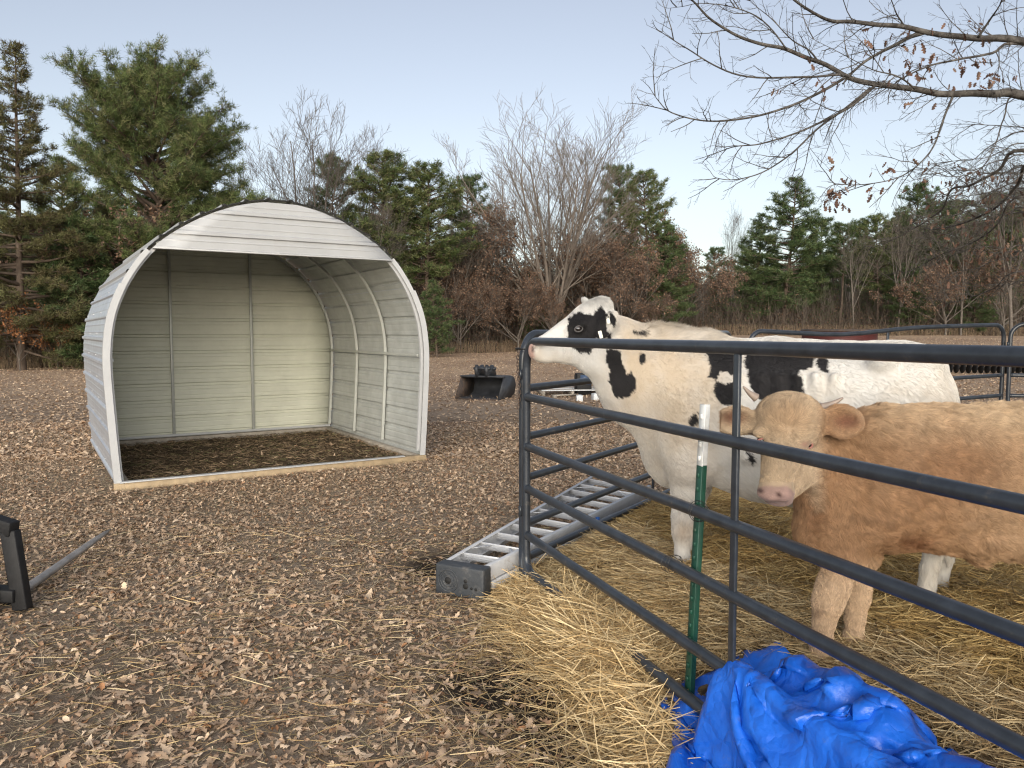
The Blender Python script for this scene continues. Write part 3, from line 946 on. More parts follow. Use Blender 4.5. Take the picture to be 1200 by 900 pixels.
# chain and pin joining the corner posts
ch = empty('corner_chain', (P0[0] - 0.035, P0[1] + 0.03, 0), 0, 'short rusty chain hooked down the corner post', 'chain')
m = MB()
for i in range(17):
    z = 1.44 - i * 0.021
    a = (i % 2) * PI / 2
    th = np.linspace(0, 2 * PI, 11)[:-1]
    ring = np.stack([np.cos(a) * 0.008 * np.cos(th) - 0.012 - 0.006 * math.sin(i * .4), np.sin(a) * 0.008 * np.cos(th), z + 0.016 * np.sin(th)], 1)
    m.tube(ring, 0.0028, 5, closed=True)
m.build('chain', M['rust'], ch, smooth=True)
m = MB(); m.tube([(-0.03, 0, 1.45), (0.06, -0.03, 1.45)], 0.006, 8); m.build('pin', M['wire'], ch, smooth=True)

# steel T-post with a white top, wired to the rails
tp = atz(811, 790, 0.20)
TPY = 2.97
tb = at(807, 790, TPY + 0.02); tt = at(824, 474, TPY)
tb = tb + (tb - tt) * 0.55
tpost = empty('t_post', (tb[0], tb[1], 0), 0, 'green steel fence post with a white top, driven in behind the near panel', 'fence post')
o0 = np.array([tb[0], tb[1], 0])
ax = unit(tt - tb)
wt = at(821, 546, TPY)
ln = np.linalg.norm(tt - tb); lw = np.linalg.norm(tt - wt)
for nm, a0, a1, mt in (('shaft', 0.0, ln - lw, M['tgreen']), ('painted_tip', ln - lw, ln, M['twhite'])):
    m = MB()
    a = tb + ax * a0 - o0; b = tb + ax * a1 - o0
    vdir = unit(np.array([RD[0], RD[1], 0]))
    ndir = np.cross(ax, vdir)
    m.bar(a, b, 0.006, 0.040, up=vdir)
    m.bar(a + ndir * -0.018, b + ndir * -0.018, 0.036, 0.006, up=vdir)
    mm = MB()
    m = MB()
    m.bar(a, b, 0.038, 0.006, up=ndir)                       # face flange
    m.bar(a + ndir * 0.017, b + ndir * 0.017, 0.006, 0.030, up=ndir)   # stem of the T
    for q in np.arange(a0 + 0.03, a1 - 0.01, 0.055):
        c_ = tb + ax * q - o0 - ndir * 0.006
        m.bar(c_ - ax * 0.009, c_ + ax * 0.009, 0.014, 0.008, up=ndir)
    bevel(m.build(nm, mt, tpost), 0.0012, 1)
# tie wires
def tie_wire(t, z, label, seed):
    rr = random.Random(seed)
    c = np.array([*(P0 + RD * t), z])
    o = empty('tie_wire', (c[0], c[1], c[2] - 0.03), 0, label, 'wire')
    m = MB(); pts = []
    for k in range(70):
        a = k / 70 * 2 * PI * 3.2
        rad = 0.029 + 0.012 * math.sin(k * 0.21 + seed) ** 2
        e = np.array([RN[0], RN[1], 0]) * math.cos(a) * rad * 1.15 + np.array([0, 0, 1]) * math.sin(a) * rad
        pts.append(e + np.array([RD[0], RD[1], 0]) * (0.012 * math.sin(k * 0.13 + seed) + (k - 35) * 0.0004) + np.array([0, 0, 0.03]))
    pts += [pts[-1] + np.array([0.02, -0.02, -0.03]), pts[-1] + np.array([0.03, -0.03, -0.07])]
    m.tube(pts, 0.0012, 5)
    m.build('wire_loop', M['wire'], o, smooth=True)


tie_wire(1.62, 0.613, 'loose wire loops twisted round the middle rail left of the green post', 1)
tie_wire(1.80, 0.867, 'thin wire tie on the rail at the green post', 4)

# ------------------------------------------------------------------ arched steel livestock shelter
AW = np.array([1.62, 1.645, 1.67, 1.685, 1.675, 1.635, 1.555, 1.44, 1.265, 1.02, 0.72, 0.38, 0.0])
AZ = np.array([0.04, 0.40, 0.85, 1.20, 1.45, 1.70, 1.93, 2.15, 2.38, 2.58, 2.75, 2.875, 2.925])
_t = np.linspace(0, 1, len(AW))
# smooth arch profile, dense
def arch_curve(n):
    # Catmull-Rom through the mirrored points
    X = np.concatenate([-AW, AW[::-1][1:]]); Z = np.concatenate([AZ, AZ[::-1][1:]])
    K = len(X); out = []
    for i in range(K - 1):
        p0 = np.array([X[max(i - 1, 0)], Z[max(i - 1, 0)]]); p1 = np.array([X[i], Z[i]])
        p2 = np.array([X[i + 1], Z[i + 1]]); p3 = np.array([X[min(i + 2, K - 1)], Z[min(i + 2, K - 1)]])
        for s in np.linspace(0, 1, 30, endpoint=False):
            out.append(0.5 * (2 * p1 + (p2 - p0) * s + (2 * p0 - 5 * p1 + 4 * p2 - p3) * s * s + (3 * p1 - p0 - 3 * p2 + p3) * s ** 3))
    out.append(np.array([X[-1], Z[-1]]))
    out = np.array(out)
    s = np.concatenate([[0], np.cumsum(np.linalg.norm(np.diff(out, axis=0), axis=1))])
    q = np.linspace(0, s[-1], n)
    return np.stack([np.interp(q, s, out[:, 0]), np.interp(q, s, out[:, 1])], 1), q


def rib_profile(q, pitch=0.23, off=0.0):
    """height of the sheet's ribs at distance q along it"""
    u = ((q + off) % pitch) / pitch
    major = np.clip((0.11 - np.abs(u - 0.5)) / 0.04, 0, 1) * 0.022
    minor = 0
    for c in (0.17, 0.83):
        minor = minor + np.clip((0.035 - np.abs(u - c)) / 0.018, 0, 1) * 0.0035
    return major + minor


sh = empty('livestock_shelter', (S_O[0], S_O[1], 0.0), math.atan2(S_W[1], S_W[0]),
           'open-fronted arched metal shelter with white front and beige inside, standing on the leafy field', 'shelter')
SW, SD = 3.36, 3.32
CX = SW / 2
C1, q1 = arch_curve(900)
tn = np.gradient(C1, axis=0); tn = unit(tn)
nrm = np.stack([-tn[:, 1], tn[:, 0]], 1)      # outwards (left side points -x)
nrm = np.where((nrm[:, 0:1] * C1[:, 0:1] + nrm[:, 1:2] * (C1[:, 1:2] - 1.2)) > 0, nrm, -nrm)


def arch_sheet(name, i0, i1, off, matr, label=None, y0=-0.02, y1=SD + 0.02, flip=False):
    h = rib_profile(q1[i0:i1], off=0.06) + off
    P = C1[i0:i1] + nrm[i0:i1] * h[:, None]
    ysn = np.linspace(y0, y1, 8)
    n = len(P)
    V = np.concatenate([np.stack([P[:, 0] + CX, np.full(n, y), P[:, 1]], 1) for y in ysn])
    i = np.arange(n - 1)[:, None]; j = np.arange(len(ysn) - 1)[None]
    k = j * n + i
    Q = np.stack([k, k + 1, k + n + 1, k + n], -1).reshape(-1, 4)
    if flip: Q = Q[:, ::-1]
    o = mesh(name, V, Q, matr, sh)
    autosmooth(o, 30)
    return o


# outer and inner skins (sheet is painted outside, bare inside)
def zidx(z, side):
    h = len(C1) // 2
    return int(np.argmin(np.abs(C1[:h, 1] - z))) if side < 0 else h + int(np.argmin(np.abs(C1[h:, 1] - z)))


iL = zidx(2.06, -1); iR = zidx(2.06, 1)
arch_sheet('side_wall', 0, iL + 6, 0.030, M['galv'], 'left ribbed metal wall')
arch_sheet('side_wall', iR - 6, len(C1), 0.030, M['galv'], 'right ribbed metal wall')
arch_sheet('roof', iL, iR, 0.033, M['white_sheet'], flip=False)
arch_sheet('wall_lining', 0, iL, 0.027, M['galv_in'], flip=True)
arch_sheet('wall_lining', iR, len(C1), 0.027, M['galv_in'], flip=True)
arch_sheet('roof_lining', iL, iR, 0.0285, M['galv_in'], flip=True)


def halfw(z):
    h = len(C1) // 2
    return -np.interp(z, C1[:h, 1], C1[:h, 0])


def end_wall(name, z0, z1, y, matr, sgn, off=0.0, pitch=0.23, inset=0.0, label=None):
    zs = np.arange(z0, z1, 0.0045); zs = np.append(zs, z1)
    hh = rib_profile(zs, pitch, off)
    w = np.maximum(halfw(np.clip(zs, 0.04, 2.924)) - inset, 0.01)
    us = np.linspace(-1, 1, 9)
    V = np.stack([CX + w[:, None] * us[None], (y + sgn * hh)[:, None] + 0 * us[None], zs[:, None] + 0 * us[None]], -1).reshape(-1, 3)
    nn = len(us)
    i = np.arange(len(zs) - 1)[:, None]; j = np.arange(nn - 1)[None]; k = i * nn + j
    Q = np.stack([k, k + 1, k + nn + 1, k + nn], -1).reshape(-1, 4)
    o = mesh(name, V, Q, matr, sh, label=label)
    autosmooth(o, 30)
    return o


# back wall: ribs point outwards, the inside shows their backs
o = end_wall('back_wall', 0.06, 2.91, SD - 0.02, M['beige_sheet'], 1, label='beige ribbed back wall')
m_ = o.modifiers.new('t', 'SOLIDIFY'); m_.thickness = 0.002
# dark lap lines between the sheets of the back wall
# front gable
o = end_wall('gable_panel', 2.385, 2.915, -0.055, M['white_sheet'], -1, off=0.10, label='white ribbed gable over the opening')
m_ = o.modifiers.new('t', 'SOLIDIFY'); m_.thickness = 0.002
# lip under the gable
m = MB(); wl = float(halfw(2.39))
m.box((CX, -0.030, 2.378), (2 * wl + 0.02, 0.07, 0.014)); bevel(m.build('gable_lip', M['white_trim'], sh), 0.002)
# header tube behind the gable
m = MB(); m.box((CX, 0.03, 2.43), (2 * wl - 0.05, 0.05, 0.05)); bevel(m.build('header_tube', M['frame'], sh), 0.004)

# arch ribs (square tube) : front, two between, back
def arch_tube(y, w=0.05, zmin=0.04, name='arch_rib', matr=None, off=0.0, zcap=None):
    idx = np.arange(0, len(C1), 10)
    P = C1[idx] - nrm[idx] * (w / 2 - 0.002 - off)
    T = tn[idx]; Nn = nrm[idx]
    V = []
    for a, b in ((-1, -1), (1, -1), (1, 1), (-1, 1)):
        q = P + Nn * (b * w / 2)
        V.append(np.stack([q[:, 0] + CX, np.full(len(P), y + a * w / 2), q[:, 1]], 1))
    V = np.stack(V, 1).reshape(-1, 3)
    n = len(P)
    i = np.arange(n - 1)[:, None]; j = np.arange(4)[None]; j2 = (j + 1) % 4
    Q = np.stack([i * 4 + j, i * 4 + j2, (i + 1) * 4 + j2, (i + 1) * 4 + j], -1).reshape(-1, 4)
    Q = np.vstack([Q, [[0, 1, 2, 3], [4 * (n - 1) + 3, 4 * (n - 1) + 2, 4 * (n - 1) + 1, 4 * (n - 1)]]])
    o = mesh(name, V, Q, matr or M['frame'], sh)
    autosmooth(o, 40)
    return o


arch_tube(0.03, 0.036, name='front_arch', matr=M['white_trim'])
for y in (SD * 0.345, SD * 0.66): arch_tube(y, 0.034)
arch_tube(SD - 0.065, 0.036, name='back_arch')
# two studs on the back wall
for x in (SW * 0.31, SW * 0.635):
    z1 = float(np.interp(abs(x - CX), AW[::-1], AZ[::-1])) - 0.06
    m = MB(); m.box((x, SD - 0.062, (0.08 + z1) / 2), (0.036, 0.036, z1 - 0.08)); bevel(m.build('stud', M['frame'], sh), 0.004)
# purlin rail on the right wall and on the left one
for s in (-1, 1):
    w = float(halfw(1.27)) - 0.042
    m = MB(); m.box((CX + s * w, SD / 2, 1.27), (0.022, SD - 0.16, 0.034)); bevel(m.build('side_rail', M['frame'], sh), 0.003)
# trim flashing up the two front edges (angle section following the curve)
def flashing(side, z1, off, wd=0.055, y=-0.035):
    h = len(C1) // 2
    idx = np.arange(0, zidx(z1, -1), 8) if side < 0 else np.arange(zidx(z1, 1), len(C1), 8)
    P = C1[idx]; Nn = nrm[idx]
    prof = [(-0.012, 0.0), (0.0 + off, 0.0), (0.0 + off, wd + 0.05), (off - 0.004, wd + 0.05), (off - 0.004, 0.004), (-0.012, 0.004)]
    V = np.stack([np.stack([(P + Nn * a)[:, 0] + CX, np.full(len(P), y + b), (P + Nn * a)[:, 1]], 1) for a, b in prof], 1).reshape(-1, 3)
    n = len(P); k_ = len(prof)
    i = np.arange(n - 1)[:, None]; j = np.arange(k_)[None]; j2 = (j + 1) % k_
    Q = np.stack([i * k_ + j, i * k_ + j2, (i + 1) * k_ + j2, (i + 1) * k_ + j], -1).reshape(-1, 4)
    o = mesh('edge_trim', V, Q, M['white_trim'], sh)
    autosmooth(o, 35)


for s in (-1, 1):
    flashing(s, 2.38, 0.040, wd=0.03, y=-0.030)
    flashing(s, 2.02, 0.054, wd=0.02, y=-0.040)
# black foam closure and cap along the top of the gable
m = MB()
i0, i1 = zidx(2.40, -1), zidx(2.40, 1)
idx = np.arange(i0, i1, 3)
hgt = rib_profile(q1[idx], off=0.06)
P = C1[idx] + nrm[idx] * (0.024 + hgt[:, None])
m.tube(np.stack([P[:, 0] + CX, np.full(len(P), -0.035), P[:, 1]], 1), 0.008, 6)
autosmooth(m.build('ridge_closure', M['foam'], sh))
# base sills: timbers all round, pale metal angle on the front one
rt = random.Random(2)
for (a, b, nm) in (((0.0, -0.02), (SW, -0.02), 'front_sill'), ((0.02, SD - 0.06), (SW - 0.02, SD - 0.06), 'back_sill'),
                   ((0.10, 0.04), (0.10, SD - 0.12), 'side_sill'), ((SW - 0.10, 0.04), (SW - 0.10, SD - 0.12), 'side_sill')):
    m = MB(); m.bar((*a, 0.028), (*b, 0.028), 0.09, 0.085); bevel(m.build(nm, M['timber'] if nm == 'front_sill' else M['old_timber'], sh), 0.005)
m = MB(); m.box((CX * 0.93, -0.045, 0.078), (SW * 0.90, 0.075, 0.012)); bevel(m.build('sill_plate', M['white_trim'], sh), 0.002)
m = MB(); m.box((CX, SD - 0.085, 0.098), (SW - 0.14, 0.03, 0.03)); bevel(m.build('back_plate', M['white_trim'], sh), 0.002)
# screw rows on the outside of the left wall
m = MB()
for y in (0.06, 0.10, SD * 0.345, SD * 0.66, SD - 0.06):
    for qq in np.arange(0.115 - 0.06 + 0.055, q1[-1], 0.23):
        i = int(np.argmin(np.abs(q1 - qq)))
        p = C1[i] + nrm[i] * (rib_profile(np.array([q1[i]]), off=0.06)[0] + 0.034)
        m.box((p[0] + CX, y, p[1]), (0.011, 0.011, 0.011))
m.build('screws', M['white_trim'], sh)['kind'] = 'stuff'

# darker chewed-up soil and old mulch on the shelter's floor
mu = []
n = 60
us = np.linspace(0.10, SW - 0.10, n); vs = np.linspace(0.05, SD - 0.13, n)
U_, V_ = np.meshgrid(us, vs)
wx = S_O[0] + S_W[0] * U_ + S_D[0] * V_; wy = S_O[1] + S_W[1] * U_ + S_D[1] * V_
PP = np.stack([wx.ravel(), wy.ravel()], 1)
zz_ = gz(wx, wy).ravel() + 0.022 + wav(PP, 7, 81) * 0.012
edge = np.minimum.reduce([U_ - 0.1, SW - 0.1 - U_, V_ - 0.05, SD - 0.13 - V_]).ravel()
zz_ = zz_ + 0.015 - 0.03 * np.exp(-edge / 0.08)
i = np.arange(n - 1)[:, None]; j = np.arange(n - 1)[None]; k = i * n + j
mul = mesh('mulch_floor', np.stack([PP[:, 0], PP[:, 1], zz_], 1), np.stack([k, k + 1, k + n + 1, k + n], -1).reshape(-1, 4),
           mat('mulch', (0.030, 0.021, 0.013), rough=0.95, col2=(0.10, 0.07, 0.04), nscale=14, ramp=(0.35, 0.68), bump=1.0, bscale=55, spec=0.1), smooth=True)
tag(mul, kind='structure')
r = np.random.default_rng(77)
n = 9000
uv = np.stack([0.12 + (SW - 0.24) * r.random(n), 0.05 + (SD - 0.2) * r.random(n)], 1)
A = S_O + uv[:, :1] * S_W + uv[:, 1:] * S_D
V, Q, k = straws(n, A, lambda x, y: gz(x, y) + 0.038, 0.01, 0.3, (0.03, 0.12), (0.003, 0.008), 58)
c = np.array([(0.20, 0.14, 0.085), (0.11, 0.075, 0.045), (0.28, 0.20, 0.12), (0.14, 0.13, 0.06)])[r.choice(4, n, p=[.35, .35, .15, .15])] * k[:, None]
chips = mesh('mulch', V, Q, M['straw'], col=rep(c))
tag(chips, kind='stuff', label='dark mulch and old straw on the floor of the shelter', cat='mulch')
# ------------------------------------------------------------------ stepladder lying on its back
nl = atz(521, 657, 0.17); nr = atz(572, 664, 0.17)
fl = atz(694, 557, 0.17); fr_ = atz(763, 569, 0.17)
lad = empty('stepladder', (nl[0], nl[1], 0.0), 0, 'aluminium stepladder lying flat on the ground, grey plastic top towards the camera', 'ladder')
o0 = np.array([nl[0], nl[1], 0.0])
g_ = 0.012
for a, b in ((nl, fl), (nr, fr_)):
    a = a - o0; b = b - o0
    side = unit(np.cross(unit(b - a), (0, 0, 1)))
    inward = side if (((nr + nl) / 2 - o0 - a) @ side) > 0 else -side
    m = MB()
    m.bar(a + (0, 0, -0.045), b + (0, 0, -0.045), 0.004, 0.09)                # web
    m.bar(a + inward * 0.014 + (0, 0, 0.0), b + inward * 0.014, 0.030, 0.005)  # flanges
    m.bar(a + inward * 0.014 + (0, 0, -0.088), b + inward * 0.014 + (0, 0, -0.088), 0.030, 0.005)
    bevel(m.build('front_rail', M['alu'], lad), 0.0012, 1)
ns = 11
for k in range(ns):
    t = (k + 0.55) / ns * 0.965 + 0.02
    a = nl * (1 - t) + fl * t - o0; b = nr * (1 - t) + fr_ * t - o0
    m = MB()
    fw = unit(np.cross(unit(b - a), (0, 0, 1)))
    m.bar(a + (0, 0, -0.012), b + (0, 0, -0.012), 0.006, 0.024)
    up = (0, 0, 1)
    m.bar(a - fw * 0.004 + (0, 0, -0.026), b - fw * 0.004 + (0, 0, -0.026), 0.003, 0.045)
    for q in (-0.006, 0.006):
        m.bar(a + fw * 0.004 + (0, 0, -0.03 + q), b + fw * 0.004 + (0, 0, -0.03 + q), 0.004, 0.004)
    bevel(m.build('step', M['alu'], lad), 0.0008, 1)
# knee braces of the lowest steps
for k in (9, 5, 1):
    t = (k + 0.55) / ns * 0.965 + 0.02
    for P_, Q_ in (((nl, fl), (nr, fr_)), ((nr, fr_), (nl, fl))):
        a = P_[0] * (1 - t) + P_[1] * t - o0; b = Q_[0] * (1 - t) + Q_[1] * t - o0
        t2 = t - 0.05
        a2 = P_[0] * (1 - t2) + P_[1] * t2 - o0
        m = MB(); m.bar(a + (b - a) * 0.3 + (0, 0, -0.01), a2 + (0, 0, -0.01), 0.016, 0.003)
        m.build('brace', M['alu'], lad)
# rear frame underneath, slightly splayed
for a, b, s in ((nl, fl, -1), (nr, fr_, 1)):
    a = a - o0; b = b - o0
    sd_ = unit(np.cross(unit(b - a), (0, 0, 1)))
    m = MB(); m.bar(a + sd_ * 0.02 * s * 1 + (0.0, 0.05, -0.125), b + sd_ * 0.03 * s + (0, 0, -0.125), 0.03, 0.05)
    bevel(m.build('rear_rail', M['alu'], lad), 0.002, 1)
for k in (2, 4, 6, 8, 10):
    t = k / ns
    a = nl * (1 - t) + fl * t - o0; b = nr * (1 - t) + fr_ * t - o0
    m = MB(); m.bar(a + (0, 0, -0.13), b + (0, 0, -0.13), 0.025, 0.012); m.build('rear_brace', M['alu'], lad)
# moulded top cap with its round tray and tool holes
cx_ = (nl + nr) / 2 - o0
wdir = unit(nr - nl); ldir = unit((nl + nr) - (fl + fr_)); ldir[2] = 0; ldir = unit(ldir)
wdir = unit(np.cross(ldir, (0, 0, 1))) if np.cross(ldir, (0, 0, 1)) @ wdir > 0 else -unit(np.cross(ldir, (0, 0, 1)))
cap = MB()
cc = cx_ + ldir * 0.035; cc[2] = 0.082
cwid = np.linalg.norm(nr - nl) + 0.035
R_ = np.stack([wdir, ldir, np.array([0, 0, 1.0])], 1)
cap.box(cc, (cwid, 0.10, 0.185), R_)
co = bevel(cap.build('top_cap', M['greyplastic'], lad), 0.012, 3)
face = cc + ldir * 0.0505


def fpt(a, z): return face + wdir * a + np.array([0, 0, z])


m = MB()
for rr, tube in ((0.066, 0.005), (0.050, 0.004), (0.034, 0.004)):
    th = np.linspace(0, 2 * PI, 33)[:-1]
    m.tube([fpt(-0.075 + rr * math.cos(t), rr * math.sin(t)) for t in th], tube, 6, closed=True)
m.build('can_tray', M['greyplastic'], co, smooth=True)
for a, z, rr in ((-0.075, 0, 0.021), (0.045, -0.018, 0.017), (0.085, -0.026, 0.008), (0.115, -0.028, 0.009), (0.045, 0.012, 0.011)):
    m = MB(); m.tube([fpt(a, z) - ldir * 0.004, fpt(a, z) + ldir * 0.0025], rr, 20)  # near-black disc, paints the shade inside each opening
    m.build('tool_hole', M['hole'], co, smooth=False)
# spreader bars folded along the side
m = MB(); a = nr * 0.45 + fr_ * 0.55 - o0; b = nr * 0.30 + fr_ * 0.70 - o0
m.bar(a + (0.03, 0, -0.06), b + (0.03, 0, -0.07), 0.004, 0.02); m.build('spreader', M['alu'], lad)
m = MB(); m.tube([a + (0.012, 0, -0.045), a + (0.04, 0.0, -0.045)], 0.022, 12)
m.build('blue_knob', mat('blue_plastic', (0.03, 0.12, 0.4), rough=0.5), lad)

# ------------------------------------------------------------------ excavator bucket lying in the field
bk_ = atz(567, 467, 0.0)
bk = empty('digger_bucket', (bk_[0], bk_[1], float(gz(bk_[0], bk_[1]))), math.radians(-24), 'black toothless digger bucket resting mouth forward on the field beyond the shelter', 'bucket')
BW = 1.06
prof = np.array([(-0.40, 0.0), (0.25, 0.0), (0.52, 0.10), (0.60, 0.30), (0.52, 0.47), (0.35, 0.53), (-0.08, 0.50)])   # y (back +), z
m = MB()
th = 0.02
n = len(prof)
Vf = []
inn = prof + np.array([(0.0, th), (0, th), (-th, th), (-th, 0), (-th, -th), (0, -th), (0, -th)])
for x in (-BW / 2, BW / 2):
    for p in prof: Vf.append((x, p[0], p[1]))
    for p in inn: Vf.append((x, p[0], p[1]))
Vf = np.array(Vf)
Qf = []
for i in range(n - 1):
    Qf.append([i, i + 1, 2 * n + i + 1, 2 * n + i])
    Qf.append([n + i + 1, n + i, 3 * n + i, 3 * n + i + 1])
Qf.append([0, 2 * n, 3 * n, n]); Qf.append([n - 1, 2 * n - 1, 4 * n - 1, 3 * n - 1])
m.add(Vf, Qf)
m.build('shell', M['bucket_steel'], bk)
for s in (-1, 1):
    m = MB(); x = s * (BW / 2 + 0.012)
    P_ = np.array([(x - 0.012, p[0], p[1]) for p in prof] + [(x + 0.012, p[0], p[1]) for p in prof])
    T_ = []
    c0 = 0
    for i in range(1, n - 1):
        T_.append([0, i, i + 1]); T_.append([n, n + i + 1, n + i])
    Q_ = [[i, n + i, n + (i + 1) % n, (i + 1) % n] for i in range(n)]
    m.add(P_, Q_, T_)
    m.build('side_plate', M['bucket_steel'] if s > 0 else M['rust'], bk)
m = MB(); m.box((0, -0.42, 0.012), (BW + 0.04, 0.10, 0.025)); m.build('cutting_edge', M['rust'], bk)
m = MB(); m.box((0, -0.08, 0.515), (BW + 0.06, 0.09, 0.035)); bevel(m.build('top_lip', M['bucket_steel'], bk), 0.008)
for x in (-0.12, 0.14):
    m = MB()
    out = [(-0.16, 0.52), (-0.20, 0.70), (-0.13, 0.79), (-0.04, 0.74), (0.0, 0.68), (0.06, 0.74), (0.16, 0.78), (0.26, 0.70), (0.33, 0.52)]
    k_ = len(out)
    Vq = [(x - 0.03, a, b) for a, b in out] + [(x + 0.03, a, b) for a, b in out]
    T_ = [];
    for i in range(1, k_ - 1): T_.append([0, i, i + 1]); T_.append([k_, k_ + i + 1, k_ + i])
    m.add(Vq, [[i, k_ + i, k_ + (i + 1) % k_, (i + 1) % k_] for i in range(k_)], T_)
    m.build('hanger_ear', M['bucket_steel'], bk)
for y, z in ((-0.11, 0.70), (0.19, 0.69)):
    m = MB(); m.tube([(-0.20, y, z), (0.22, y, z)], 0.032, 12); m.build('pin', M['bucket_steel'], bk, smooth=True)

# ------------------------------------------------------------------ bale spear attachment
sb = atz(27, 716, 0.0)
sp_o = empty('bale_spear', (sb[0], sb[1], float(gz(sb[0], sb[1]))), 0, 'black steel bale spear at the left edge, its worn spike pointing away', 'bale spear')
O_ = np.array([sb[0], sb[1], float(gz(sb[0], sb[1]))])
topc = at(12, 622, 4.22) - O_
botc = np.array([0.0, 0.0, 0.02])
m = MB(); m.bar(botc, topc, 0.085, 0.062, up=(0, -1, 0)); bevel(m.build('upright', M['black_steel'], sp_o), 0.008)
m = MB(); e = topc + np.array([-0.42, 0.12, 0.10]); m.bar(topc + (0.03, -0.01, 0.012), e, 0.070, 0.085); bevel(m.build('top_bar', M['black_steel'], sp_o), 0.008)
m = MB(); m.bar(botc + (-0.02, 0.0, 0.085), (-0.62, 0.10, 0.115), 0.09, 0.07); bevel(m.build('bottom_bar', M['black_steel'], sp_o), 0.006)
m = MB(); m.bar((-0.14, -0.05, 0.0), (-0.15, -0.03, 0.26), 0.06, 0.06); bevel(m.build('foot_plate', M['black_steel'], sp_o), 0.006)
m = MB(); m.bar((-0.62, 0.10, 0.0), (-0.60, 0.10, 0.62), 0.085, 0.062, up=(0, -1, 0)); bevel(m.build('upright', M['black_steel'], sp_o), 0.008)
s0 = at(12, 703, 4.35) - O_; s1 = at(130, 620, 5.45) - O_
dd = unit(s1 - s0)
ts = [0, 0.3, 0.75, 0.93, 1.0]
Ls = np.linalg.norm(s1 - s0)
m = MB(); m.tube([s0 + dd * Ls * t for t in ts], [0.026, 0.025, 0.022, 0.015, 0.003], 14)
m.build('spike', M['spear'], sp_o, smooth=True)
m = MB(); m.tube([s0 - dd * 0.04, s0 + dd * 0.10], 0.040, 16); m.build('spike_socket', M['black_steel'], sp_o, smooth=True)

# ------------------------------------------------------------------ red round tank beyond the far panel
rk = at(983, 404, 12.6)
tk = empty('water_tank', (rk[0], rk[1], float(gz(rk[0], rk[1]))), 0, 'dark red round steel tank behind the far panel', 'tank')
ht = float(at(983, 386, 12.6)[2]) - float(gz(rk[0], rk[1]))
rt_ = 41 / 901 * 12.6
m = MB(); pr = [(0.01, 0.04), (rt_, 0.04)]
for k in range(5):
    z = 0.04 + (ht - 0.06) * k / 5
    pr += [(rt_, z + 0.02), (rt_, z + (ht - 0.06) / 5 - 0.05), (rt_ + 0.015, z + (ht - 0.06) / 5 - 0.025)]
pr += [(rt_, ht - 0.03), (rt_ - 0.02, ht - 0.03), (rt_ - 0.02, ht - 0.25), (0.01, ht - 0.25)]
m.lathe(pr, n=40); autosmooth(m.build('drum', M['red_tank'], tk))
m = MB(); th_ = np.linspace(0, 2 * PI, 41)[:-1]
m.tube([(rt_ * math.cos(t), rt_ * math.sin(t), ht - 0.02) for t in th_], 0.024, 8, closed=True)
m.build('rim', M['rust'], tk, smooth=True)

# ------------------------------------------------------------------ disc harrow glimpsed behind the cow
hr = at(1150, 440, 24.0); hz_ = float(gz(hr[0], hr[1]))
hw = empty('disc_harrow', (hr[0], hr[1], hz_), math.radians(-8), 'row of dark harrow discs on the field right of the cow', 'harrow')
for k in range(16):
    x = -1.35 + k * 0.18
    m = MB(); pr = [(0.02, 0.0), (0.10, 0.008), (0.17, 0.028), (0.235, 0.062), (0.235, 0.068), (0.17, 0.034), (0.02, 0.008)]
    m.lathe(pr, n=20)
    V_ = m.V[0]; m.V[0] = np.stack([V_[:, 2] + x, V_[:, 0], V_[:, 1] + 0.23], 1)
    m.build('disc', M['black_steel'], hw)
m = MB(); m.tube([(-1.45, 0, 0.23), (1.5, 0, 0.23)], 0.03, 10); m.build('axle', M['rust'], hw, smooth=True)
m = MB(); m.bar((-1.5, 0.1, 0.56), (1.5, 0.1, 0.56), 0.1, 0.1)
for x in (-1.4, 0, 1.4): m.bar((x, 0.05, 0.25), (x, 0.1, 0.55), 0.05, 0.05)
m.build('frame', M['rust'], hw)

# ------------------------------------------------------------------ odds and ends on the field behind the cow's neck
def onground(px, py):
    p = atz(px, py, 0.0)
    for _ in range(4): p = atz(px, py, float(gz(p[0], p[1])))
    return p


p = onground(662, 462)
pal_o = empty('pallet', (p[0], p[1], p[2]), math.radians(6), 'grey weathered wooden pallet lying on the field behind the cow', 'pallet')
for k in range(7):
    m = MB(); m.box((0.1, -0.5 + k * 0.165, 0.135), (1.5, 0.10, 0.02)); m.build('deck_board', M['block'] if k % 3 == 0 else M['old_timber'], pal_o)
for x in (-0.60, 0.1, 0.80):
    m = MB(); m.box((x, 0, 0.062), (0.06, 1.1, 0.115)); m.build('bearer', M['old_timber'], pal_o)
p = onground(684, 463)
bx_ = empty('cabinet', (p[0], p[1] + 0.15, p[2]), 0.1, 'small black upright cabinet with a bluish pane standing by the pallet', 'cabinet')
m = MB(); m.box((0, 0, 0.26), (0.36, 0.30, 0.52)); bevel(m.build('case', M['black_steel'], bx_), 0.01)
m = MB(); m.box((0.03, -0.155, 0.37), (0.26, 0.012, 0.24)); m.build('pane', M['paleglass'], bx_)
m = MB(); m.box((-0.20, -0.05, 0.25), (0.02, 0.2, 0.48)); m.build('door', M['black_steel'], bx_)
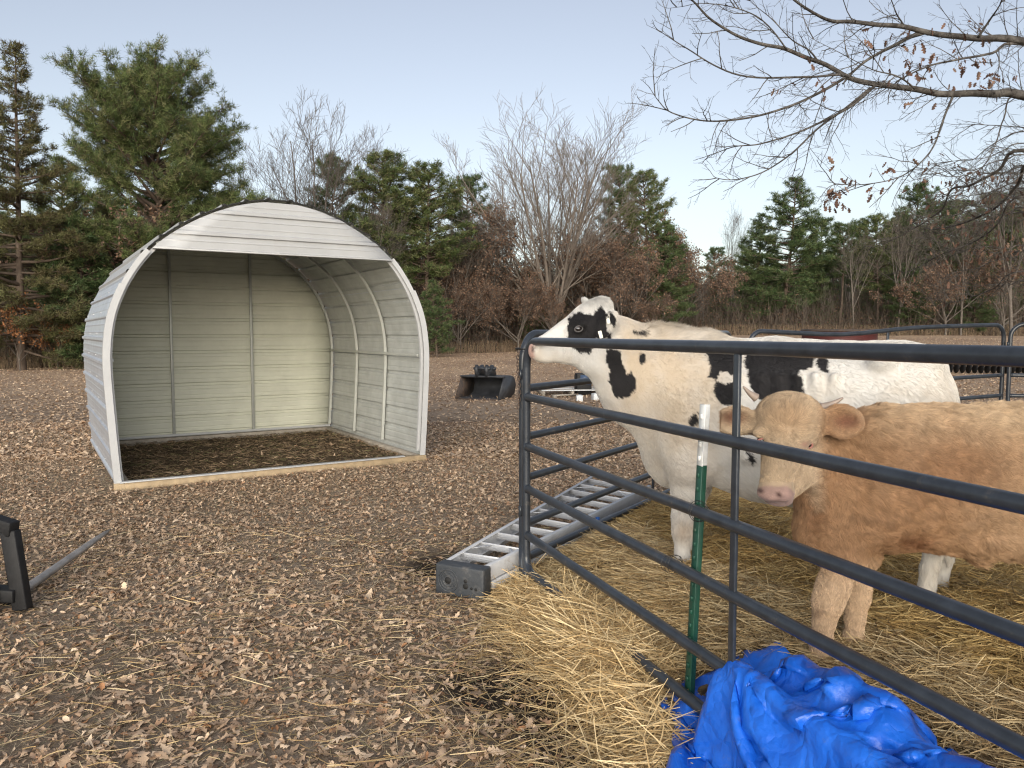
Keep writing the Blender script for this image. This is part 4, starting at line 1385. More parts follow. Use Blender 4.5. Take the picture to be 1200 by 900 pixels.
for i, (px, py, w, d, h, lab) in enumerate(((679, 470, 0.14, 0.2, 0.13, 'small white block left of its twin, in front of the black cabinet'),
                                          (698, 469, 0.15, 0.2, 0.15, 'small white block under the cow\'s throat, right of the black cabinet'),)):
    p = onground(px, py)
    m = MB(); m.box((0, 0, h / 2), (w, d, h)); m.box((0, 0, h + 0.006), (w * 0.5, d * 0.5, 0.012))
    o = bevel(m.build('concrete_block', M['block'], None), 0.008)
    o.location = p; o.rotation_euler = (0, 0, 0.2 * i)
    tag(o, lab, 'block', 'white blocks by the pallet')
for i, (a, b, lab) in enumerate((((648, 466), (676, 464), 'pale loose board lying left of the white blocks'),
                                 ((700, 463), (722, 466), 'pale loose board lying right of the white blocks'))):
    p = onground(*a); q = onground(*b)
    c_ = (p + q) / 2
    m = MB(); m.bar(p - c_ + (0, 0, 0.05), q - c_ + (0, 0, 0.04), 0.14, 0.03)
    m.bar(p - c_ + (0, 0.1, 0.018), p - c_ + (0.05, -0.12, 0.018), 0.08, 0.03)
    o = m.build('loose_board', M['old_timber'], None); o.location = c_
    tag(o, lab, 'board', 'loose boards by the pallet')
# ------------------------------------------------------------------ trees
M['bark'] = mat('pine_bark', (0.10, 0.075, 0.058), rough=0.9, noise=0.4, nscale=3, spec=0.15)
M['grey_bark'] = mat('grey_bark', (0.13, 0.112, 0.096), rough=0.9, noise=0.35, nscale=3, spec=0.15)
M['pale_bark'] = mat('pale_bark', (0.175, 0.148, 0.125), rough=0.9, noise=0.25, nscale=3, spec=0.15)
M['needles'] = mat('pine_needles', attr=True, rough=0.6, spec=0.25, trans=0.18)
M['brown_leaf'] = mat('withered_leaves', attr=True, rough=0.7, spec=0.2, trans=0.2)


class Segs:
    def __init__(s): s.a = []; s.b = []; s.r0 = []; s.r1 = []
    def add(s, a, b, r0, r1): s.a.append(a); s.b.append(b); s.r0.append(r0); s.r1.append(r1)
    def arr(s): return np.array(s.a), np.array(s.b), np.array(s.r0), np.array(s.r1)


def seg_mesh(S, thick=0.03):
    a, b, r0, r1 = S.arr()
    b2 = b + (b - a) * 0.04
    big = r0 > thick
    m = MB()
    if big.any(): m.add(*prisms(a[big], b2[big], r0[big], r1[big], 7))
    if (~big).any(): m.add(*prisms(a[~big], b2[~big], r0[~big], r1[~big], 3))
    return m


def perp(d, r):
    v = np.array([r.gauss(0, 1), r.gauss(0, 1), r.gauss(0, 1)])
    v -= d * (v @ d)
    return v / (np.linalg.norm(v) + 1e-9)


def limb(S, p, d, L, r0, r1, n, wob, up, r, out=None):
    """curved limb, returns list of (point, dir, radius, t)"""
    pts = [(p, d, r0, 0.0)]
    for i in range(n):
        d = d + perp(d, r) * wob + np.array([0, 0, up])
        d = d / np.linalg.norm(d)
        q = p + d * (L / n)
        ra = r0 + (r1 - r0) * i / n; rb = r0 + (r1 - r0) * (i + 1) / n
        S.add(p, q, ra, rb)
        p = q
        pts.append((p, d, rb, (i + 1) / n))
    return pts


def tufts(P, D, nb, ln, wd, seed, pal, spread=0.8):
    """bursts of needles at points P pointing along D"""
    r = np.random.default_rng(seed)
    n = len(P)
    d = unit(D[:, None] * 0.75 + r.normal(size=(n, nb, 3)) * spread)
    L = ln * (0.6 + 0.6 * r.random((n, nb, 1)))
    s = unit(np.cross(d, r.normal(size=(n, nb, 3)))) * wd * 0.5
    base = P[:, None] + r.normal(size=(n, nb, 3)) * ln * 0.22
    V = np.stack([base - s, base + s, base + d * L], 2).reshape(-1, 3)
    T = np.arange(n * nb * 3).reshape(-1, 3)
    c = np.asarray(pal)[r.choice(len(pal), n)] * (0.75 + 0.5 * r.random((n, 1)))
    c = np.repeat(c[:, None], nb, 1) * (0.85 + 0.3 * r.random((n, nb, 1)))
    return V, T, np.repeat(c.reshape(-1, 3), 3, axis=0)


GREENS = [(0.105, 0.135, 0.045), (0.080, 0.110, 0.036), (0.135, 0.155, 0.060), (0.055, 0.082, 0.028), (0.150, 0.150, 0.070)]
DKGREENS = [(0.068, 0.105, 0.040), (0.048, 0.080, 0.028), (0.088, 0.122, 0.050), (0.105, 0.125, 0.052)]
OLIVE = [(0.100, 0.100, 0.040), (0.078, 0.082, 0.032), (0.125, 0.115, 0.052), (0.085, 0.070, 0.034)]


def pine_geo(H, base, prof, nb, seed, rise=0.5, tuft=(9, 0.17, 0.022), pal=GREENS, dens=1.0, trunk_r=0.17, gap=0.0, sub=8, droop=0.0, spreadv=0.35):
    """prof(t): crown radius for t=0 at crown base .. 1 at the top"""
    r = random.Random(seed)
    S = Segs()
    # trunk
    lean = np.array([r.gauss(0, .015), r.gauss(0, .015), 1.0])
    tr = limb(S, np.array([0, 0, -0.3]), unit(lean), H * 0.985 + 0.3, trunk_r, 0.02, 18, 0.018, 0.012, r)
    TP = np.array([q[0] for q in tr])
    P = []; D = []
    for i in range(nb):
        t = (i + r.random()) / nb
        h = H * (base + (1 - base) * t ** 0.92)
        if r.random() < gap: continue
        L = max(0.35, prof(t) * (0.65 + 0.5 * r.random()))
        az = i * 2.4 + r.gauss(0, .5)
        k = np.interp(h, TP[:, 2], np.arange(len(TP)))
        p = TP[int(k)] + (TP[min(int(k) + 1, len(TP) - 1)] - TP[int(k)]) * (k - int(k))
        el = rise * (0.25 + 0.95 * t) + r.gauss(0, .12) - droop * (1 - t)
        d = np.array([math.cos(az) * math.cos(el), math.sin(az) * math.cos(el), math.sin(el)])
        br = limb(S, p, d, L, min(0.02 + L * 0.018, trunk_r * 0.6), 0.009, 5, 0.10, 0.03 + 0.03 * rise, r)
        ns = max(3, int(sub * L / 2.2 * dens))
        for j in range(ns):
            u = 0.30 + 0.70 * (j + r.random()) / ns
            kk = min(int(u * 5), 4)
            a, da, _, _ = br[kk]; b = br[kk + 1][0]
            q = a + (b - a) * (u * 5 - kk)
            sd = perp(da, r); sd[2] *= 0.35; sd[2] += 0.25 * rise
            dd = unit(da * 0.6 + sd)
            l2 = (0.30 + 0.35 * r.random()) * (0.45 + L * 0.26) * (1.15 - 0.5 * u)
            sb_ = limb(S, q, dd, l2, 0.011, 0.005, 2, 0.16, 0.08, r)
            nt = max(2, int(l2 / 0.13))
            for m_ in range(nt):
                w_ = 0.25 + 0.8 * (m_ + r.random()) / nt
                kk2 = min(int(w_ * 2), 1)
                a2, d2, _, _ = sb_[kk2]
                e = a2 + (sb_[kk2 + 1][0] - a2) * (w_ * 2 - kk2)
                off = np.array([r.gauss(0, .10), r.gauss(0, .10), r.gauss(0, .07)]) * spreadv * 2
                P.append(e + off); D.append(unit(d2 + np.array([0, 0, 0.45]) + off * 2))
        P.append(br[-1][0]); D.append(br[-1][1])
    for j in range(6):
        P.append(TP[-1] + np.array([r.gauss(0, .08), r.gauss(0, .08), -0.12 * j])); D.append(np.array([0, 0, 1.0]))
    V, T, c = tufts(np.array(P), np.array(D), tuft[0], tuft[1], tuft[2], seed, pal)
    return S, V, T, c


def bare_geo(H, seed, n_lead=7, spread=0.5, twig=0.011, trunk_h=0.28, trunk_r=0.2, levels=4, leafy=0.0, leafpal=None, leaf_size=0.11, wob=0.10, up=0.05, kids=6):
    r = random.Random(seed)
    S = Segs(); LP = []
    tr = limb(S, np.array([0, 0, -0.3]), np.array([0, 0, 1.0]), H * trunk_h + 0.3, trunk_r, trunk_r * 0.8, 5, 0.03, 0.02, r)

    def branch(p, d, L, rad, lvl):
        n = 5 if lvl < 2 else (4 if lvl == 2 else 3)
        r1 = max(twig * 0.6, rad * (0.35 if lvl else 0.3))
        pts = limb(S, p, d, L, rad, r1, n, wob * (1 + 0.35 * lvl), up, r)
        if lvl >= levels - 1:
            if leafy and r.random() < leafy:
                for q in pts[1:]: LP.append(q[0])
            return
        nk = kids + (1 if lvl == 0 else 0)
        for j in range(nk):
            t = 0.18 + 0.82 * (j + r.random()) / nk
            k = min(int(t * n), n - 1)
            a, da, ra, _ = pts[k]; b = pts[k + 1][0]
            q = a + (b - a) * (t * n - k)
            ang = 0.45 + 0.35 * r.random()
            dd = unit(da * math.cos(ang) + perp(da, r) * math.sin(ang) + np.array([0, 0, 0.10]))
            branch(q, dd, L * (0.42 + 0.22 * r.random()) * (1.12 - 0.5 * t), max(twig, ra * 0.5), lvl + 1)
    for i in range(n_lead):
        k = 3 + (i % 3)
        p = tr[min(k, 5)][0]
        az = i * 2.4 + r.gauss(0, .3)
        tilt = spread * (0.25 + 0.85 * ((i * 0.618) % 1))
        d = np.array([math.cos(az) * math.sin(tilt), math.sin(az) * math.sin(tilt), math.cos(tilt)])
        branch(p, d, (H - p[2]) * (0.93 + 0.09 * r.random()) * (1 + 0.05 * tilt), trunk_r * (0.42 + 0.2 * r.random()), 0)
    leaf = None
    if leafy and LP:
        P = np.array(LP); g = np.random.default_rng(seed)
        P = np.repeat(P, 3, 0); n = len(P)
        P = P + g.normal(size=(n, 3)) * 0.13
        d = unit(g.normal(size=(n, 3)) + np.array([0, 0, -0.7])); s = unit(np.cross(d, g.normal(size=(n, 3))))
        L = leaf_size * (0.6 + 0.8 * g.random((n, 1)))
        V = np.stack([P, P + d * L * 0.5 + s * L * 0.3, P + d * L, P + d * L * 0.5 - s * L * 0.3], 1).reshape(-1, 3)
        c = np.asarray(leafpal)[g.choice(len(leafpal), n)] * (0.7 + 0.6 * g.random((n, 1)))
        leaf = (V, np.arange(n * 4).reshape(-1, 4), np.repeat(c, 4, 0))
    return S, leaf


BROWNS = [(0.180, 0.108, 0.070), (0.130, 0.078, 0.054), (0.225, 0.145, 0.098), (0.10, 0.066, 0.048), (0.18, 0.128, 0.094)]
ORANGE = [(0.22, 0.095, 0.04), (0.16, 0.07, 0.032), (0.26, 0.13, 0.06)]
PROTO = {}
PH = {}


def make_proto(key, geo, bark, leafmat, crown=True):
    me = {}
    if len(geo) == 4:
        S, V, T, c = geo; leaf = (V, T, c)
    else:
        S, leaf = geo
    m = seg_mesh(S)
    o = m.build('trunk', bark, None)
    me['trunk'] = o.data; bpy.data.objects.remove(o)
    if leaf is not None:
        o = mesh('crown', leaf[0], leaf[1], leafmat, col=leaf[2])
        me['crown'] = o.data; bpy.data.objects.remove(o)
    zs_ = np.zeros(0)
    for d_ in me.values():
        a_ = np.zeros(len(d_.vertices) * 3, np.float32); d_.vertices.foreach_get('co', a_); zs_ = np.concatenate([zs_, a_[2::3]])
    PH[key] = float(np.percentile(zs_, 99.4))
    PROTO[key] = me


def place_tree(key, name, x, y, s=(1, 1, 1), rz=0.0, label='', cat='tree', group=None):
    z = float(gz(x, y))
    t = empty(name, (x, y, z), rz, label, cat, group)
    t.scale = s
    for k, d in PROTO[key].items():
        o = bpy.data.objects.new(k, d); C.objects.link(o); o.parent = t
    return t


def tree_px(key, H, px, top, Y, name, label, wide=1.0, rz=0.0, cat='tree', group=None):
    """stand a tree of modelled height H at picture column px, depth Y, reaching picture row top"""
    x = at(px, 389, Y)[0]
    h = at(px, top, Y)[2] - float(gz(x, Y))
    s = h / PH[key]
    return place_tree(key, name, x, Y, (s * wide, s * wide, s), rz, label, cat, group)


def bumpy(pts):
    a = np.array(pts)
    return lambda t: float(np.interp(t, a[:, 0], a[:, 1]))


# models, some 14 m tall
make_proto('bigpine', pine_geo(13.4, 0.30, bumpy([(0, 2.6), (.15, 4.4), (.4, 5.0), (.62, 4.4), (.8, 3.2), (.93, 1.9), (1, .7)]), 110, 12, rise=0.55,
                               tuft=(18, 0.24, 0.022), dens=2.2, trunk_r=0.21, sub=9, spreadv=0.5), M['bark'], M['needles'])
make_proto('pineA', pine_geo(14, 0.36, bumpy([(0, 1.8), (.2, 2.7), (.5, 2.6), (.75, 2.0), (.92, 1.2), (1, .4)]), 70, 21, rise=0.5,
                             tuft=(13, 0.28, 0.040), dens=1.9, sub=8), M['bark'], M['needles'])
make_proto('pineB', pine_geo(14, 0.52, bumpy([(0, 1.2), (.25, 2.2), (.6, 2.1), (.85, 1.5), (1, .4)]), 52, 22, rise=0.55,
                             tuft=(13, 0.28, 0.040), pal=DKGREENS, gap=0.10, dens=2.0), M['bark'], M['needles'])
make_proto('pineC', pine_geo(14, 0.12, bumpy([(0, 2.4), (.25, 2.9), (.5, 2.5), (.75, 1.8), (.92, .9), (1, .25)]), 96, 23, rise=0.28,
                             tuft=(13, 0.28, 0.040), dens=1.9, pal=DKGREENS), M['bark'], M['needles'])
make_proto('cedar', pine_geo(14, 0.06, bumpy([(0, 3.0), (.25, 3.1), (.45, 2.3), (.62, 1.35), (.8, .8), (.93, .38), (1, .12)]), 150, 24, rise=0.22, droop=0.15,
                             tuft=(15, 0.20, 0.028), dens=2.1, pal=OLIVE, trunk_r=0.19, sub=9, spreadv=0.4), M['bark'], M['needles'])
make_proto('bushcedar', pine_geo(7, 0.03, bumpy([(0, 1.5), (.3, 1.8), (.6, 1.3), (.85, .6), (1, .15)]), 60, 25, rise=0.5,
                                 tuft=(14, 0.20, 0.032), dens=2.6, pal=DKGREENS, trunk_r=0.10), M['bark'], M['needles'])
make_proto('bigbare', bare_geo(17, 31, n_lead=14, spread=0.66, trunk_h=0.18, trunk_r=0.30, wob=0.045, up=0.030, kids=7, twig=0.013), M['pale_bark'], None)
make_proto('bareA', bare_geo(15, 32, n_lead=6, spread=0.45, trunk_h=0.4, trunk_r=0.17, kids=6), M['grey_bark'], None)
make_proto('bareB', bare_geo(15, 33, n_lead=5, spread=0.35, trunk_h=0.5, trunk_r=0.13, kids=6), M['grey_bark'], None)
make_proto('sapling', bare_geo(8, 34, n_lead=4, spread=0.35, trunk_h=0.25, trunk_r=0.05, levels=3, kids=6, twig=0.008), M['pale_bark'], None)
make_proto('beechA', bare_geo(10, 35, n_lead=8, spread=0.9, trunk_h=0.2, trunk_r=0.13, leafy=0.6, leafpal=BROWNS, leaf_size=0.18, kids=6, up=0.02), M['grey_bark'], M['brown_leaf'])
make_proto('beechB', bare_geo(9, 36, n_lead=7, spread=1.0, trunk_h=0.25, trunk_r=0.11, leafy=0.55, leafpal=BROWNS, leaf_size=0.18, kids=6, up=0.02), M['grey_bark'], M['brown_leaf'])
make_proto('oakling', bare_geo(4, 37, n_lead=5, spread=0.8, trunk_h=0.3, trunk_r=0.045, levels=3, leafy=0.8, leafpal=ORANGE, leaf_size=0.17, kids=5), M['grey_bark'], M['brown_leaf'])

EG = 'trees along the edge of the field'
# left of the shelter
tree_px('cedar', 14, 24, 55, 31, 'cedar_tree', 'tall thin-topped cedar at the left edge of the photo, left of the big pine', 1.05, 0.4, group=EG)
tree_px('bigpine', 13.4, 196, 76, 34, 'pine_tree', 'broad round-crowned pine rising behind the left side of the shelter', 1.0, 1.1, group=EG)
tree_px('bushcedar', 7, 105, 262, 32.5, 'cedar_tree', 'low dense evergreen filling the gap between the tall cedar and the big pine', 1.5, 2.0, group=EG)
tree_px('cedar', 14, 142, 215, 36, 'cedar_tree', 'shaggy evergreen under the left half of the big pine crown', 1.5, 3.1, group=EG)
tree_px('pineC', 14, 262, 200, 37, 'pine_tree', 'evergreen under the right half of the big pine crown, above the shelter roof', 1.25, 4.2, group=EG)
tree_px('pineA', 14, 72, 185, 39, 'pine_tree', 'pine seen between the tall cedar and the big pine', 1.1, 1.7, group=EG)
tree_px('cedar', 14, -45, 150, 34, 'cedar_tree', 'cedar at the very left edge, shorter than the spire beside it', 1.2, 5.1, group=EG)
tree_px('oakling', 4, 22, 348, 30.6, 'oak_sapling', 'small oak with rust-orange leaves at the foot of the tall cedar', 1.1, 0.0, group=EG)
tree_px('oakling', 4, 66, 372, 31.5, 'oak_sapling', 'thin orange-leaved sapling halfway between the cedar foot and the shelter', 1.0, 2.2, group=EG)
# behind the shelter and to the bucket
tree_px('bareA', 15, 368, 116, 48, 'bare_tree', 'tall bare grey tree rising highest behind the shelter roof', 1.0, 0.3, group=EG)
tree_px('bareB', 15, 330, 170, 46, 'bare_tree', 'bare tree just right of the big pine', 1.0, 1.3, group=EG)
tree_px('bareB', 15, 415, 152, 50, 'bare_tree', 'bare tree just right of the tallest bare one behind the shelter', 1.1, 2.9, group=EG)
tree_px('pineB', 14, 392, 183, 52, 'pine_tree', 'pine tangled with bare trees above the shelter peak', 1.0, 2.3, group=EG)
tree_px('pineA', 14, 452, 182, 49, 'pine_tree', 'pine above the right shoulder of the shelter', 1.35, 5.3, group=EG)
tree_px('pineA', 14, 500, 192, 48, 'pine_tree', 'pine just right of the shelter, dark and full', 1.45, 1.9, group=EG)
tree_px('pineB', 14, 551, 206, 53, 'pine_tree', 'lone small-headed pine between the shelter pines and the big bare tree', 1.0, 3.0, group=EG)
tree_px('bareB', 15, 432, 225, 46, 'bare_tree', 'greyish twiggy tree in front of the shelter pines', 1.0, 4.0, group=EG)
tree_px('bushcedar', 7, 512, 330, 42, 'cedar_tree', 'bushy green cedar low beside the right wall of the shelter', 1.3, 1.0, group=EG)
tree_px('bushcedar', 7, 470, 318, 44, 'cedar_tree', 'low cedar half hidden by the shelter', 1.3, 2.6, group=EG)
# the middle
tree_px('bigbare', 17, 650, 145, 51, 'bare_tree', 'big fan-shaped bare tree in the middle of the treeline', 1.1, 2.1, group=EG)
tree_px('pineB', 14, 722, 194, 60, 'pine_tree', 'pine right behind the big bare tree', 1.0, 0.9, group=EG)
tree_px('pineA', 14, 760, 202, 52, 'pine_tree', 'tall layered pine right of the big bare tree', 1.1, 3.7, group=EG)
tree_px('pineC', 14, 784, 262, 50, 'pine_tree', 'lower spreading pine stepping down at the edge of the sky gap', 1.1, 4.9, group=EG)
tree_px('beechA', 10, 572, 250, 52, 'beech_tree', 'brown-leaved tree left of the big bare tree', 1.0, 0.4, group=EG)
tree_px('beechB', 9, 608, 318, 49, 'beech_tree', 'low brown-leaved tree under the left of the big bare tree', 1.15, 1.4, group=EG)
tree_px('beechA', 10, 694, 268, 53, 'beech_tree', 'brown-leaved tree under the right of the big bare tree', 1.1, 2.4, group=EG)
tree_px('beechA', 10, 730, 284, 50, 'beech_tree', 'brown-leaved tree behind the cow head, in front of the tall layered pine', 1.1, 3.8, group=EG)
tree_px('beechB', 9, 650, 338, 48, 'beech_tree', 'lowest brown-leaved tree straight above the cow nose', 1.2, 5.0, group=EG)
tree_px('beechB', 9, 768, 345, 49, 'beech_tree', 'rust-brown low tree above the cow neck', 1.1, 0.2, group=EG)
tree_px('beechB', 9, 540, 318, 49, 'beech_tree', 'brown tree just right of the low cedar', 1.0, 2.2, group=EG)
# right
tree_px('pineC', 14, 916, 212, 60, 'pine_tree', 'biggest round-topped dark pine right of the sky gap', 1.35, 0.6, group=EG)
tree_px('pineC', 14, 884, 252, 62, 'pine_tree', 'pine at the left shoulder of the biggest dark pine', 1.1, 1.6, group=EG)
tree_px('pineB', 14, 962, 256, 64, 'pine_tree', 'pine at the right shoulder of the biggest dark pine', 1.1, 2.6, group=EG)
tree_px('pineB', 14, 838, 290, 70, 'pine_tree', 'far pine low in the gap', 1.1, 3.1, group=EG)
tree_px('bareB', 15, 851, 238, 72, 'bare_tree', 'thin pale bare tree alone in the sky gap', 0.6, 3.3, group=EG)
tree_px('pineB', 14, 1006, 258, 66, 'pine_tree', 'pine between the biggest dark pine and the overhanging branches', 1.0, 4.1, group=EG)
tree_px('pineA', 14, 1046, 250, 66, 'pine_tree', 'pine under the drooping leafy twigs', 1.0, 0.2, group=EG)
tree_px('pineB', 14, 1072, 215, 62, 'pine_tree', 'tall flat-topped pine among the overhanging branches', 1.1, 2.0, group=EG)
tree_px('pineA', 14, 1112, 236, 64, 'pine_tree', 'pine right of the tall flat-topped one', 1.1, 5.5, group=EG)
tree_px('pineB', 14, 1160, 226, 62, 'pine_tree', 'pine near the right edge behind twigs', 1.1, 3.5, group=EG)
tree_px('pineA', 14, 1200, 212, 60, 'pine_tree', 'pine cut by the right edge', 1.2, 0.1, group=EG)
tree_px('bushcedar', 7, 1068, 310, 56, 'cedar_tree', 'wide dark cedar above the cow rump', 1.7, 0.7, group=EG)
tree_px('bushcedar', 7, 1142, 322, 55, 'cedar_tree', 'dark cedar above the right end of the far panel', 1.5, 1.9, group=EG)
tree_px('bareA', 15, 1185, 170, 52, 'bare_tree', 'tall bare tree at the right edge', 1.0, 2.7, group=EG)
tree_px('beechB', 9, 1175, 285, 54, 'beech_tree', 'brown-leaved tree at the right edge', 1.2, 4.4, group=EG)
for px, top, Y, rz in ((942, 345, 57, 0), (968, 330, 58, 1), (998, 318, 60, 2), (1014, 300, 62, 3), (1172, 330, 50, 4), (1192, 322, 48, 5), (1080, 345, 58, 1.5), (820, 330, 66, .5)):
    place = {942: 'left of its twin under the biggest pine', 968: 'under the right side of the biggest pine', 998: 'slanting in the dark gap right of the biggest pine',
             1014: 'tallest of the pale saplings in the dark gap', 1172: 'before the right end of the far panel', 1192: 'at the right edge of the photo',
             1080: 'above the cow rump', 820: 'in the sky gap right of the stepped pine'}[px]
    tree_px('sapling', 8, px, top, Y, 'bare_sapling', 'pale thin bare sapling ' + place, 0.8, rz, group=EG)

tree_px('pineB', 14, 984, 262, 59, 'pine_tree', 'high-crowned pine first right of the biggest dark pine, by the pale saplings', 1.25, 1.2, group=EG)
tree_px('pineA', 14, 1028, 252, 58, 'pine_tree', 'full pine under the hanging tip of the leafy branch', 1.15, 2.9, group=EG)
tree_px('pineB', 14, 1094, 236, 57, 'pine_tree', 'high-crowned pine over the cow rump', 1.3, 0.9, group=EG)
tree_px('pineA', 14, 1140, 262, 58, 'pine_tree', 'full pine over the right end of the far panel', 1.2, 4.9, group=EG)
tree_px('beechB', 9, 1108, 300, 54, 'beech_tree', 'brown-leaved tree between the wide dark cedar and the right edge', 1.2, 2.1, group=EG)
tree_px('beechA', 10, 520, 290, 50, 'beech_tree', 'brown-leaved tree touching the right wall of the shelter', 0.9, 5.4, group=EG)

for px, top, Y, k_, w_, rz, lab in ((592, 222, 57, 'bareB', 1.1, 0.4, 'slim bare tree rising left of the fan-shaped bare tree, over the brown leaves'),
                                 (700, 232, 57, 'bareA', 1.0, 1.9, 'bare tree filling in behind the right edge of the fan-shaped bare tree'),
                                 (536, 240, 50, 'bareB', 1.0, 3.0, 'slim bare tree between the shelter pines and the small-headed pine'),
                                 (1000, 262, 56, 'bareB', 1.0, 4.2, 'slim bare tree in front of the pines right of the biggest dark pine'),
                                 (1052, 240, 55, 'bareA', 0.9, 5.6, 'bare tree in front of the pines left of the wide dark cedar'),
                                 (1126, 225, 54, 'bareA', 0.9, 0.9, 'bare tree mixing with the hanging twigs above the far panel')):
    tree_px(k_, 15, px, top, Y, 'bare_tree', lab, w_, rz, group=EG)

# the wood behind, tree by tree
WG = 'trees of the wood behind the edge'
r = random.Random(44)
WL = {'pineA': 'full green pine standing deep in the wood', 'pineB': 'high-crowned pine standing deep in the wood', 'pineC': 'bushy low-branched pine standing deep in the wood',
      'bareA': 'bare grey tree standing deep in the wood', 'bareB': 'slim bare tree standing deep in the wood', 'beechB': 'brown-leaved tree standing deep in the wood',
      'bushcedar': 'dark cedar standing deep in the wood'}
KN = {'pineA': 'pine_tree', 'pineB': 'pine_tree', 'pineC': 'pine_tree', 'bareA': 'bare_tree', 'bareB': 'bare_tree', 'beechB': 'beech_tree', 'bushcedar': 'cedar_tree'}
HH = {'pineA': 14, 'pineB': 14, 'pineC': 14, 'bareA': 15, 'bareB': 15, 'beechB': 9, 'bushcedar': 7}
cap_px = np.array([(-80, 240), (60, 250), (140, 230), (260, 230), (330, 255), (420, 245), (520, 275), (600, 310), (700, 300), (780, 315), (830, 318), (880, 300), (960, 290), (1040, 275), (1140, 250), (1280, 225)])


def wood(n, x0, x1, Y0, Y1, keys, off=0):
    for i in range(n):
        px = x0 + (x1 - x0) * (i + r.random()) / n
        Y = Y0 + (Y1 - Y0) * r.random()
        top = np.interp(px, cap_px[:, 0], cap_px[:, 1]) + off + r.uniform(-8, 42)
        k = r.choice(keys)
        x = at(px, 389, Y)[0]
        h = at(px, top, Y)[2] - float(gz(x, Y))
        if k in ('bushcedar',): h = r.uniform(3.5, 6.5)
        if k == 'beechB': h = r.uniform(6, 9)
        s = h / PH[k]
        w = r.uniform(0.9, 1.25)
        place_tree(k, KN[k], x, Y, (s * w, s * w, s), r.random() * 6.28, WL[k], 'tree', WG + ' (' + WL[k].split(' standing')[0] + ')')


mixed = ['pineA', 'pineB', 'pineC', 'bareA', 'bareB', 'bareA', 'beechB', 'bushcedar']
wood(26, -90, 330, 37, 50, mixed)
wood(28, 300, 820, 58, 74, ['pineA', 'pineC', 'bareA', 'pineA', 'beechB', 'bushcedar', 'pineB'])
wood(16, 520, 820, 52, 60, ['bareB', 'beechB', 'beechB', 'bushcedar'], 20)
wood(46, 800, 1290, 63, 86, ['pineA', 'pineB', 'pineA', 'pineC', 'pineC', 'bareB', 'bushcedar'])
wood(20, -90, 330, 50, 66, ['pineA', 'pineB', 'pineC'])
wood(30, 330, 1290, 84, 112, ['pineA', 'pineC', 'pineB'], 12)

# brush and vine tangle along the foot of the wood, nobody could count it
def edgeY(px):
    return np.interp(px, [-200, 0, 300, 420, 560, 800, 1200, 1400], [31, 32.5, 38, 43, 49, 55, 54, 50])


g = np.random.default_rng(88)
n = 42000
px = -120 + 1420 * g.random(n)
Yb = edgeY(px) + g.random(n) ** 1.3 * 30
xb = (px - 600) / 901 * Yb
hb = (0.4 + 4.0 * g.random(n) ** 2.2) * (0.5 + 0.5 * sstep(0, 4, Yb - edgeY(px)))
zb = gz(xb, Yb)
a = np.stack([xb, Yb, zb - 0.05], 1)
d = unit(np.stack([g.normal(size=n) * 0.28, g.normal(size=n) * 0.28, np.ones(n)], 1))
mid = a + d * hb[:, None] * 0.55
end = mid + unit(d + g.normal(size=(n, 3)) * 0.35) * hb[:, None] * 0.5
m = MB()
w_ = 0.006 + 0.010 * g.random(n)
cc_ = np.array([(0.11, 0.088, 0.070), (0.075, 0.058, 0.046), (0.16, 0.13, 0.10), (0.10, 0.075, 0.058)])[g.choice(4, n)]
V, Q = prisms(a, mid, w_, w_ * 0.8, 3); m.add(V, Q, col=np.repeat(cc_, 6, 0))
V, Q = prisms(mid, end, w_ * 0.8, w_ * 0.4, 3); m.add(V, Q, col=np.repeat(cc_, 6, 0))
# withered leaves and briars in it
nl_ = 90000
ii = g.integers(0, n, nl_)
u = g.random((nl_, 1))
P = a[ii] * (1 - u) + end[ii] * u + g.normal(size=(nl_, 3)) * 0.22
P[:, 2] = np.maximum(P[:, 2], gz(P[:, 0], P[:, 1]) + 0.02)
dd = unit(g.normal(size=(nl_, 3))); s = unit(np.cross(dd, g.normal(size=(nl_, 3)))); L = 0.06 + 0.10 * g.random((nl_, 1))
V = np.stack([P, P + dd * L * .5 + s * L * .35, P + dd * L, P + dd * L * .5 - s * L * .35], 1).reshape(-1, 3)
lc = np.array([(0.10, 0.06, 0.04), (0.14, 0.085, 0.055), (0.05, 0.065, 0.025), (0.075, 0.05, 0.035)])[g.choice(4, nl_, p=[.35, .25, .22, .18])] * (0.7 + .6 * g.random((nl_, 1)))
m.add(V, np.arange(nl_ * 4).reshape(-1, 4), col=np.repeat(lc, 4, 0))
br = m.build('undergrowth', M['brown_leaf'])
tag(br, kind='stuff', label='tangle of bare brush, briars and dead leaves along the foot of the wood', cat='undergrowth')
# the depth of the wood, one mass of far trees
n = 26000
px = -140 + 1480 * g.random(n); Yd = 88 + 45 * g.random(n); Yd = np.where(px < 330, 62 + 40 * g.random(n), Yd); xd = (px - 600) / 901 * Yd
capz = 1.55 + (389 - np.interp(px, cap_px[:, 0], cap_px[:, 1])) / 901 * Yd
g0_ = gz(xd, Yd)
zd = g0_ + (capz - g0_) * 0.92 * g.random(n) ** 0.9 * (0.8 + 0.2 * wav(np.stack([xd, Yd], 1), 0.5, 801))
Vd, Td, cd = tufts(np.stack([xd, Yd, zd], 1), np.tile([0, 0, 1.0], (n, 1)), 9, 0.75, 0.16, 802,
                   [(0.060, 0.078, 0.034), (0.045, 0.060, 0.028), (0.085, 0.070, 0.048), (0.10, 0.082, 0.062), (0.07, 0.055, 0.042)], spread=1.0)
m = MB(); m.add(Vd, T=Td, col=cd)
nt_ = 900
px = -140 + 1480 * g.random(nt_); Yd = 70 + 60 * g.random(nt_); Yd = np.where(px < 330, 52 + 40 * g.random(nt_), Yd); xd = (px - 600) / 901 * Yd
